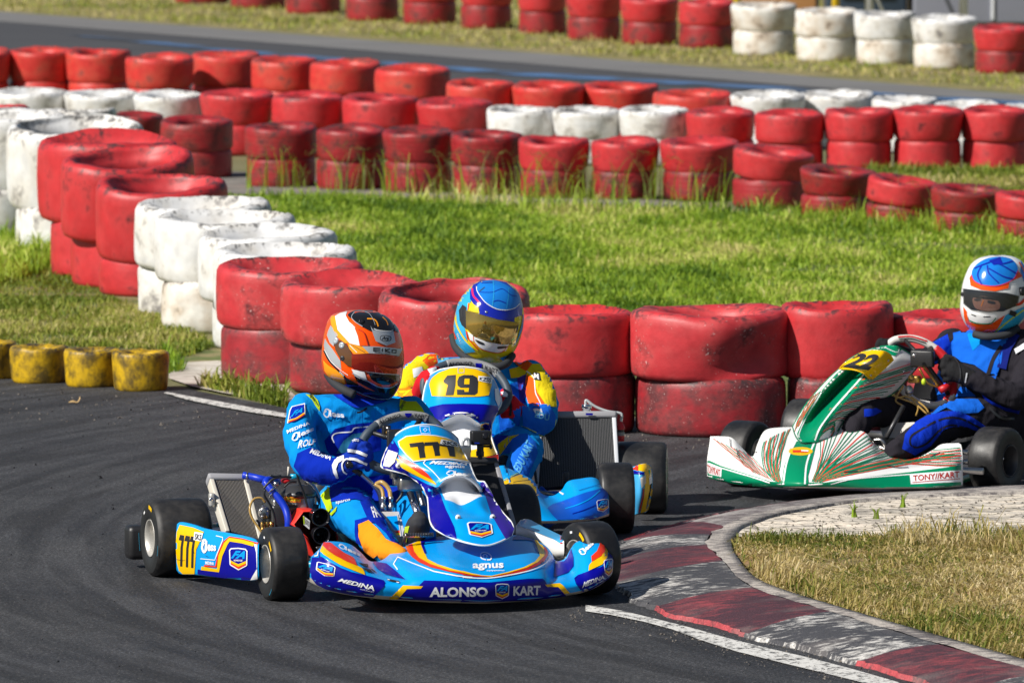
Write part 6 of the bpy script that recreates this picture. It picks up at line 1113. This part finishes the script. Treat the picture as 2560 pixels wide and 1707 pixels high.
# ============================================================ KART 22 (right edge)
K3=Frame((1.656,27.72),R(-25)); kt3=thing('racing_kart','green and white streaked racing kart with yellow number 22 plate at the right','kart',K3.o.copy())
a3=(math.cos(R(-27)),math.sin(R(-27)),0); a3s=(math.cos(R(-33)),math.sin(R(-33)),0)
wheel(kt3,Vector(((2497-1280)/FPX*27.35,27.35,.136)),a3s,.136,.132,.064,1,mark=False,rimcol='dark_steel',spin=.4); wheel(kt3,Vector(((1868-1280)/FPX*27.62,27.62,.136)),a3s,.136,.132,.064,1,mark=False)
wheel(kt3,K3.w(-.53,.66,.142),a3,.142,.205,.064,1,mark=False,rimcol='white_metal'); wheel(kt3,K3.w(-.53,-.66,.142),a3,.142,.205,.064,1,mark=False)
R3=[[(85,1165,.66),(80,1210,.69),(72,1260,.71),(66,1310,.72),(66,1400,.72),(70,1412,.70)],[(150,1165,.66),(160,1230,.72),(160,1290,.76),(150,1345,.79),(140,1420,.79),(140,1432,.77)],[(215,1175,.66),(230,1240,.72),(240,1310,.79),(230,1375,.85),(230,1435,.85),(230,1447,.83)],[(270,1230,.66),(290,1290,.73),(300,1350,.82),(310,1405,.89),(320,1445,.89),(320,1458,.87)],[(335,1285,.64),(350,1330,.75),(380,1380,.86),(400,1425,.93),(420,1455,.93),(420,1466,.91)],[(365,1210,.58),(400,1290,.74),(440,1370,.88),(470,1435,.97),(490,1458,.97),(490,1468,.95)],
[(410,1130,.50),(460,1230,.70),(510,1350,.90),(540,1440,1.0),(550,1460,1.0),(550,1470,.98)],[(500,1112,.46),(560,1220,.68),(600,1340,.90),(620,1440,1.01),(630,1460,1.01),(630,1471,.99)],[(620,1110,.44),(660,1220,.66),(690,1340,.88),(700,1440,.99),(710,1460,.99),(710,1471,.97)],[(760,1110,.44),(790,1200,.62),(820,1310,.82),(840,1410,.95),(840,1462,.96),(840,1473,.94)],[(880,1118,.45),(910,1190,.58),(940,1290,.76),(950,1390,.90),(960,1465,.92),(960,1476,.9)],[(1000,1140,.47),(1020,1200,.56),(1050,1290,.70),(1070,1380,.83),(1080,1467,.87),(1080,1477,.85)],
[(1070,1215,.48),(1100,1260,.54),(1130,1310,.64),(1170,1375,.77),(1180,1468,.82),(1180,1478,.8)],[(1180,1280,.48),(1200,1300,.53),(1230,1330,.62),(1270,1370,.72),(1280,1468,.77),(1280,1478,.75)],[(1290,1300,.48),(1310,1310,.53),(1340,1330,.60),(1370,1360,.68),(1380,1465,.73),(1380,1476,.71)],[(1400,1250,.48),(1420,1270,.52),(1440,1300,.58),(1460,1345,.64),(1470,1462,.68),(1470,1472,.66)],[(1460,1212,.46),(1500,1240,.50),(1520,1290,.55),(1540,1340,.60),(1545,1458,.62),(1545,1468,.6)],[(1560,1204,.44),(1575,1220,.47),(1583,1280,.50),(1585,1335,.53),(1585,1450,.55),(1585,1462,.53)]]
M=bumper(K3,[('Q',)+tuple(c_) for c_ in R3],'white_paint','cream_plastic'); M.freeze()
r_=random.Random(5)
def streak(M,c,a,b,cc,m,wd,L=1):
    pts=[]
    for i in range(9):
        t=i/8; x=(1-t)**2*a[0]+2*t*(1-t)*b[0]+t*t*cc[0]; y=(1-t)**2*a[1]+2*t*(1-t)*b[1]+t*t*cc[1]; pts.append((x+r_.uniform(-3,3),y+r_.uniform(-2,2)))
    M.stroke(c,pts,wd,m,L)
for i in range(16):
    t=i/15; streak(M,'Q',(505-t*30,1440-t*8),(470-t*110,1330+t*30),(560-t*160+r_.uniform(-8,8),1118+t*80),['green_paint','red_paint','green_paint'][i%3],3.4+r_.random()*3)
for i in range(10):
    t=i/9; streak(M,'Q',(460-t*120,1430-t*50),(400-t*150,1360-t*60),(330-t*230,1280-t*100),['green_paint','red_paint'][i%2],3+r_.random()*2)
for i in range(30):
    t=i/29; streak(M,'Q',(690+t*60,1435),(760+t*120,1330+t*60-40*(1-t)),(750+t*840 if t>.3 else 730+t*900,1120+max(0,t-.3)*300+(0 if t<.3 else 10) - (80*max(0,t-.75)*4*.8 if t>.75 else 0)),['green_paint','red_paint','green_paint','dark_green_paint'][i%4],3.4+r_.random()*3)
for i in range(12):
    t=i/11; streak(M,'Q',(1020+t*150,1180+t*120),(1200+t*60,1290+t*60),(1590,1230+t*110),['green_paint','red_paint'][i%2],3+r_.random()*3)
M.poly('Q',[(505,1462),(525,1340),(560,1240),(600,1195),(715,1205),(695,1290),(665,1400),(668,1462)],'green_paint',2); M.stroke('Q',[(518,1450),(535,1340),(560,1260),(590,1200)],10,'white_print',3); M.stroke('Q',[(646,1450),(655,1340),(680,1260),(705,1200)],10,'white_print',3)
ov=lambda a,b,k_=1:[(622+a*math.cos(t*math.pi/9),1256+b*math.sin(t*math.pi/9)) for t in range(18)]
M.poly('Q',ov(72,25),'yellow_paint',4,5); M.poly('Q',ov(50,13),'yellow_paint',5,5); M.stroke('Q',[(575,1257),(665,1257)],14,'red_paint',6,False); M.stroke('Q',[(625,1253),(668,1255)],8,'white_print',7,False)
M.poly('Q',[(62,1302),(80,1308),(150,1340),(300,1390),(440,1432),(520,1440),(520,1468),(320,1458),(180,1436),(62,1408)],'green_paint',2); M.stroke('Q',[(150,1352),(300,1398),(440,1440)],6,'white_print',3); M.poly('Q',[(63,1315),(155,1352),(152,1405),(64,1385)],'white_print',3); M.text('Q','TONYKART',[(70,1382),(145,1400),(147,1362),(70,1330)],'dark_red_paint',4,.02)
M.poly('Q',[(665,1440),(760,1440),(900,1420),(1270,1378),(1470,1352),(1590,1332),(1590,1452),(1470,1465),(1080,1468),(840,1464),(665,1462)],'green_paint',2); M.stroke('Q',[(800,1448),(940,1418),(1270,1392)],6,'white_print',3); M.poly('Q',[(1268,1390),(1575,1365),(1575,1435),(1275,1450)],'white_print',3); M.text('Q','TONY//KART',[(1290,1432),(1562,1408),(1562,1372),(1288,1398)],'dark_red_paint',4,.02); M.stroke('Q',[(1285,1440),(1565,1416)],4,'dark_red_paint',4,False)
for q in ([(310,1250),(340,1262),(365,1258)],[(200,1180),(205,1230)],[(1130,1340),(1200,1352),(1260,1350)],[(880,1380),(960,1372)],[(1390,1290),(1450,1262)],[(240,1240),(250,1290)]): M.stroke('Q',q,4,'dark_steel',6)
M.build('front_bumper',kt3)
F3=[[(575,1110,.55),(590,1160,.62),(620,1195,.66),(700,1198,.64),(780,1180,.58),(830,1150,.50)],[(600,1060,.52),(625,1090,.55),(670,1120,.55),(730,1120,.61),(800,1110,.54),(865,1095,.44)],[(650,980,.47),(680,1005,.50),(715,1030,.44),(780,1045,.55),(860,1050,.48),(930,1025,.38)],[(720,895,.41),(745,915,.45),(790,945,.36),(850,965,.48),(960,975,.40),(1060,965,.28)],
[(790,820,.36),(815,835,.41),(860,865,.31),(930,890,.42),(1060,915,.32),(1170,910,.20)],[(850,765,.30),(885,770,.36),(940,790,.26),(1010,815,.36),(1130,850,.26),(1250,830,.13)],[(900,715,.25),(960,710,.31),(1020,730,.24),(1090,760,.29),(1190,780,.21),(1310,760,.08)],[(990,665,.18),(1060,655,.24),(1120,680,.21),(1170,700,.21),(1240,710,.15),(1330,735,.06)],[(1080,635,.10),(1130,630,.14),(1180,630,.15),(1210,640,.13),(1260,670,.09),(1320,712,.04)]]
M=Mb(); dn=M.patch([[K3.p('Q',*q) for q in r] for r in F3],'white_paint',5); edge=[r[0] for r in dn][::-1]+[r[-1] for r in dn][0:0]; M.tube([r[0] for r in dn],.003,'green_paint',6,1); M.tube([r[-1] for r in dn],.0035,'dark_green_paint',6,1); M.tube(dn[0],.003,'dark_green_paint',6,1); M.tube(dn[-1],.0035,'green_paint',6,1); M.freeze()
for i in range(26):
    t=i/25; streak(M,'Q',(735+t*10+max(0,t-.1)*110,1165-t*300),(860+t*120,1060-t*220),(800+t*560 if t>.15 else 800,1185-t*480),['green_paint','red_paint','green_paint','dark_green_paint'][i%4],3.6+r_.random()*3.5)
for i in range(7): streak(M,'Q',(582+i*4,1140-i*6),(610+i*8,1040-i*4),(690+i*12,930-i*8),['green_paint','red_paint'][i%2],3)
M.poly('Q',[(612,1200),(600,1150),(650,1040),(740,900),(830,800),(900,745),(1010,760),(1045,790),(960,880),(840,1010),(760,1120),(725,1198)],'green_paint',2); M.stroke('Q',[(620,1185),(612,1150),(660,1040),(745,905)],5,'white_print',3); M.stroke('Q',[(705,1190),(740,1110),(830,990),(960,845),(1010,785)],8,'white_print',3)
M.poly('Q',[(1000,680),(1080,630),(1200,622),(1220,650),(1180,690),(1100,665)],'green_paint',2); M.stroke('Q',[(1120,640),(1190,668),(1205,650)],4,'white_print',3)
for x,y in ((1232,780),(1090,680)):
    p=M.cast(S('Q',x,y),.001); p and M.ell(p,(.006,.006,.006),'chrome',n=10)
M.build('front_fairing',kt3)
M=Mb(); pr=[[(850,765,.36),(880,735,.38),(935,700,.36),(985,668,.32)],[(925,768,.40),(960,738,.42),(1005,695,.40),(1050,657,.36)],[(985,785,.40),(1030,750,.42),(1075,705,.40),(1115,662,.36)],[(1015,808,.38),(1065,772,.39),(1115,725,.36),(1150,678,.32)],[(1040,832,.34),(1080,798,.35),(1135,748,.32),(1172,712,.28)]]
g_=M.patch([[K3.p('Q',*q) for q in r] for r in pr],'yellow_paint',5); M.tube([r[0] for r in g_]+g_[-1][1:]+[r[-1] for r in g_][::-1][1:]+g_[0][::-1][1:-1],.003,'yellow_paint',6,1,True); M.freeze(); M.text('Q','22',[(872,752),(1025,772),(1108,682),(960,672)],'black_print',1,.05)
for x,y in ((1038,802),(1140,715)):
    p=M.cast(S('Q',x,y),.001); p and M.ell(p,(.005,.005,.005),'steel',n=10)
M.build('number_plate',kt3)
M=Mb(); ring=[('K',150,640,.10),('K',180,590,.10),('K',250,572,.08),('K',340,580,.06),('K',430,622,.04),('K',500,680,.03),('K',545,760,.03),('K',565,860,.05),('K',550,945,.08),('K',480,990,.10),('K',400,990,.11),('K',310,960,.12),('K',220,860,.12),('K',160,740,.11)]
rg=[K3.p(*q) for q in ring]; M.tube(rg,.016,'grip_white',12,6,True); 
for a in ([('K',450,636,.035),('K',500,680,.03),('K',530,730,.03)],[('K',566,850,.05),('K',558,920,.07),('K',520,970,.09)]): M.tube([K3.p(*q) for q in a],.0185,'grip_red',12,5)
M.freeze(); M.stroke('K',[(215,562),(300,560),(400,590)],8,'grip_red',1); M.stroke('K',[(220,575),(300,572),(392,600)],5,'black_print',1)
hub=K3.p('K',370,700,.16); M.box(hub,(.03,.10,.07),'black_plastic',(K3.f,K3.l,Vector((0,0,1))),.008); M.tube([rg[4],hub,rg[8]],.010,'black_plastic',8,1); M.tube([rg[2],hub],.008,'black_plastic',8,1); M.tube([K3.p('K',480,900,.13),K3.p('K',540,870,.10)],.016,'grip_red',8,1); M.ell(K3.p('K',318,680,.22),(.010,)*3,'steel',n=12); M.ell(K3.p('K',490,722,.10),(.016,)*3,'glove_black',n=12); M.build('steering_wheel',kt3)
M=Mb(); M.tube([K3.p('K',250,1000,.26),K3.p('K',140,1200,.36)],.010,'dark_steel',10,1); M.tube([K3.p('K',370,745,.16),K3.p('K',430,820,.12),K3.p('K',480,890,.10)],.006,'brass',8); M.tube([K3.p('K',350,760,.16),K3.p('K',400,850,.14),K3.p('K',470,880,.11)],.005,'brass',8)
M.box(K3.p('K',320,830,.20),(.045,.04,.03),'brass',(K3.l,K3.f,Vector((0,0,1))),.006); M.ell(K3.p('K',285,900,.22),(.018,.018,.022),'steel'); M.ell(K3.p('K',300,820,.22),(.014,)*3,'brass'); M.ell(K3.p('K',378,845,.2),(.010,.01,.014),'lime_print')
for pts in ([(180,930),(260,960),(330,990),(400,1050)],[(200,950),(280,940),(340,1000),(330,1060)],[(300,940),(380,1000),(410,1040)],[(250,870),(200,960),(250,1000)]): M.tube([K3.p('K',x,y,.22) for x,y in pts],.004,'amber_hose',8)
M.tube([K3.p('K',90,1255,.44),K3.p('K',200,1300,.44),K3.p('K',320,1335,.42)],.010,'steel',8); M.tube([K3.p('K',60,1215,.44),K3.p('K',110,1215,.44),K3.p('K',150,1270,.43)],.008,'steel',8)
M.build('steering_column',kt3)
M=Mb(); vs,fs=slab(K3,'K',[(95,1110),(320,1100),(310,1200),(120,1200)],[.2,.2,.25,.25],.16,'tank_plastic'); M.add(vs,fs,'tank_plastic',False); M.lathe(K3.p('K',150,1110,.15),(0,0,1),[(.022,-.01),(.026,0),(.026,.02),(.022,.024),(0,.024)],'grip_red',20); M.build('fuel_tank',kt3)
M=Mb(); 
for l in (-.28,.28): M.tube([K3.w(-.70,l*1.3,.07),K3.w(-.45,l*1.15,.06),K3.w(0,l,.05),K3.w(.45,l*1.2,.06),K3.w(.60,l*1.1,.075)],.016,'green_paint',10)
M.tube([K3.w(-.53,-.66,.14),K3.w(-.53,.66,.14)],.02,'steel',12,1); M.tube([K3.w(.5,-.5,.12),K3.w(.5,.5,.12)],.014,'steel',10,1); M.box(K3.w(.2,0,.035),(.95,.56,.006),'dark_steel',(K3.f,K3.l,Vector((0,0,1))))
for y in (1290,1350): M.lathe(K3.p('K',628,y,.42),K3.l,[(0,.02),(.011,.02),(.011,-.03),(0,-.03)],'steel',12)
M.tube([K3.p('K',1000,1060,-.2),K3.p('K',930,1230,-.1)],.014,'dark_steel',10,1); M.tube([K3.p('K',1040,1000,-.25),K3.p('K',990,1250,-.1)],.012,'black_plastic',10,1); M.build('chassis',kt3)
M=Mb(); rows=[[K3.w(f+ .05*abs(u)**2*(1 if t>2 else 0),u*wd,z+(.12*abs(u)**2.5 if t<4 else 0)) for u in (-1,-.8,-.4,0,.4,.8,1)] for t,(f,z,wd) in enumerate([(.10,.08,.15),(-.05,.055,.17),(-.22,.06,.18),(-.34,.14,.185),(-.42,.26,.18),(-.46,.40,.15)])]; M.patch(rows,'black_plastic',4); M.build('seat',kt3)
# ============================================================ DRIVER 22
d3=thing('person','driver in a blue and black suit and white helmet in the green kart','person',K3.w(-.25,0,.07))
B=Mb(); B.rows(K3,'K',[(760,500,900,500,-.20),(660,530,1000,520,-.20),(540,560,1120,560,-.22),(510,620,1160,640,-.22),(500,720,1150,740,-.2),(450,850,1100,880,-.18),(430,960,1080,1000,-.16),(470,1060,1060,1110,-.15)],'suit_azure',depth=.5,n=28,sub=3,maxd=.115)
blob_limb(B,K3,'K',[(1060,620,-.20,.062),(1060,740,-.16,.062),(1020,860,-.10,.060),(960,940,-.02,.056),(850,900,.03,.052),(740,850,.07,.042),(660,820,.09,.036)],'suit_black')
blob_limb(B,K3,'K',[(560,590,-.22,.055),(490,640,-.14,.046),(400,690,-.05,.038),(270,680,.02,.032),(170,635,.08,.026)],'suit_royal')
blob_limb(B,K3,'K',[(950,1110,-.14,.08),(760,1070,.02,.080),(590,1080,.12,.076),(480,1130,.22,.070),(380,1190,.32,.064),(280,1250,.42,.056),(200,1290,.50,.048)],'suit_royal')
blob_limb(B,K3,'K',[(600,1080,-.14,.07),(300,1060,.06,.07),(80,1030,.24,.064),(0,1060,.34,.058),(-60,1150,.44,.05)],'suit_royal')
V,F=remesh(B,.0075,5,.0085,12,3); M=Mb(); M.add(V,F,'suit_black'); M.freeze(); M.off0=.004
P=lambda p,m,L=1,sm=False: M.poly('K',p,m,L,6,sm)
P([(440,600),(530,545),(640,520),(800,520),(900,500),(960,520),(880,620),(870,720),(830,830),(700,740),(620,720),(560,700),(500,640)],'suit_azure'); P([(430,720),(520,690),(500,800),(560,960),(620,860),(700,930),(760,1010),(720,1040),(600,1050),(520,1010),(430,1060),(410,1000),(470,960),(440,840)],'suit_azure'); P([(650,540),(760,545),(740,600),(690,650)],'suit_cyan',2)
P([(435,600),(530,545),(560,580),(520,650),(480,660)],'suit_royal',2); P([(528,545),(560,530),(565,580),(540,600)],'suit_black',3); M.stroke('K',[(870,620),(820,700),(785,800)],24,'suit_black',3); M.stroke('K',[(960,540),(900,640),(870,760)],60,'suit_navy',1); P([(950,640),(1012,600),(1012,640),(960,670)],'suit_white',2)
M.stroke('K',[(690,890),(780,960),(880,1010),(980,1040)],22,'suit_blue',2); M.stroke('K',[(790,1010),(860,1070),(950,1080)],14,'dark_steel',2)
P([(400,1060),(500,1035),(600,1030),(700,1080),(820,1160),(750,1170),(650,1130),(560,1130),(500,1150),(420,1250),(320,1310),(240,1270),(260,1180),(330,1100)],'suit_royal',1); M.stroke('K',[(560,1070),(470,1090),(360,1150),(300,1190),(290,1240),(330,1260),(400,1230),(480,1150),(560,1120),(680,1150),(760,1180)],12,'suit_black',2); M.stroke('K',[(560,1070),(640,1090),(760,1150)],12,'suit_black',2); P([(0,1020),(80,1015),(110,1030),(60,1060),(0,1070)],'suit_royal',1)
M.build('body',d3)
def dec3(M):
    P=lambda p,m,L=1,sm=False: M.poly('K',p,m,L,6,sm); T=lambda p,w_,m,L=3: M.stroke('K',p,w_,m,L)
    P([(668,190),(690,150),(980,150),(1000,180),(920,215),(912,255),(830,273),(740,264),(675,238)],'helmet_orange'); P([(682,175),(695,125),(760,75),(860,57),(940,78),(972,140),(940,200),(850,237),(760,235),(700,210)],'helmet_blue',2,True)
    T([(682,175),(700,210),(760,236),(850,238),(940,200),(974,140)],5,'helmet_pink',3)
    for p in ([(860,62),(800,90),(745,110),(700,130)],[(780,110),(790,160),(850,220)],[(745,110),(720,170),(745,230)],[(810,90),(870,110),(960,160)],[(860,62),(870,100),(940,85)],[(790,130),(880,180),(940,195)]): T(p,8,'helmet_navy',4)
    P([(790,80),(860,60),(880,100),(820,110)],'helmet_navy',3); P([(980,250),(1040,240),(1040,300),(985,300)],'black_print',2)
    P([(632,258),(760,272),(900,285),(978,305),(965,362),(880,398),(780,402),(680,388),(634,350)],'helmet_black',2); P([(690,318),(735,304),(800,314),(855,342),(850,388),(770,397),(705,378)],'skin',3,True); P([(700,322),(738,320),(736,334),(704,334)],'black_print',4,3); P([(785,332),(828,340),(824,354),(786,348)],'black_print',4,3); T([(756,330),(748,352),(742,368)],7,'orange_print',4); P([(690,300),(860,318),(858,334),(694,314)],'helmet_black',4,False)  # the orange stroke is a highlight painted along the nose
    P([(630,370),(650,400),(665,465),(700,478),(800,482),(850,450),(890,425),(850,500),(800,550),(700,546),(655,500),(635,440)],'helmet_orange',2); P([(660,405),(760,430),(830,420),(835,455),(790,478),(700,470),(668,450)],'helmet_white',3,True); T([(665,455),(720,475),(800,475),(835,440)],6,'green_paint',4); T([(680,418),(710,430)],6,'black_print',4); T([(755,434),(800,432)],6,'black_print',4)
    P([(895,425),(1012,370),(1035,380),(1010,440),(960,500),(900,540),(810,548),(850,500)],'helmet_cyan',2); T([(1010,390),(900,470),(820,540)],8,'lime_print',3); T([(1020,320),(990,350),(960,360)],16,'red_paint',3); T([(920,405),(960,420)],30,'black_print',4)
    P([(990,80),(1040,150),(1042,230),(1010,210),(990,150)],'helmet_blue',2); T([(980,90),(1020,170),(1030,260)],8,'helmet_orange',3)
helmet(d3,K3,'K',[(790,48,890,48),(735,62,940,60),(690,98,990,95),(660,160,1020,155),(640,230,1038,230),(630,310,1042,310),(626,380,1035,380),(640,440,1010,440),(665,490,960,500),(705,530,900,535),(750,548,850,547)],'helmet_white',-.18,dec3,
 [(632,255),(760,268),(900,281),(980,302),(966,362),(880,398),(780,403),(680,388),(634,352)],'visor_smoke',1.15,[(700,545,-.08),(780,560,-.06),(900,548,-.1),(970,505,-.16)],[(1000,275,.016,'black_plastic'),(628,292,.008,'black_plastic')])
glove(d3,K3,'K',[(700,835,.08,.036),(620,800,.10,.040),(560,770,.11,.040)],[[(550,720,.115,.0165),(515,705,.13,.016),(490,725,.11,.014)],[(545,750,.12,.0165),(505,740,.135,.016),(485,755,.11,.014)],[(550,790,.12,.0165),(515,785,.135,.016),(500,800,.11,.014)],[(560,825,.11,.015),(530,825,.125,.014),(515,835,.11,.013)]],[(600,740,.09,.017),(560,705,.10,.016),(520,690,.09,.014)],'glove_black','black glove with grey piping',extra=lambda g:(g.stroke('K',[(570,690),(600,740),(610,800),(600,850)],9,'dark_steel',1),g.stroke('K',[(650,790),(640,850)],8,'grey_plastic',1)),vox=.005)
glove(d3,K3,'K',[(170,635,.08,.026),(135,612,.10,.027)],[[(125,590,.105,.013),(100,585,.115,.012),(90,600,.105,.011)],[(115,604,.11,.013),(92,602,.12,.012),(84,615,.11,.011)],[(110,620,.11,.013),(90,620,.115,.012),(82,630,.105,.011)],[(115,634,.105,.012),(96,638,.11,.011),(90,644,.10,.010)]],[(145,600,.09,.013),(155,585,.09,.012),(170,590,.08,.011)],'glove_black',vox=.005)
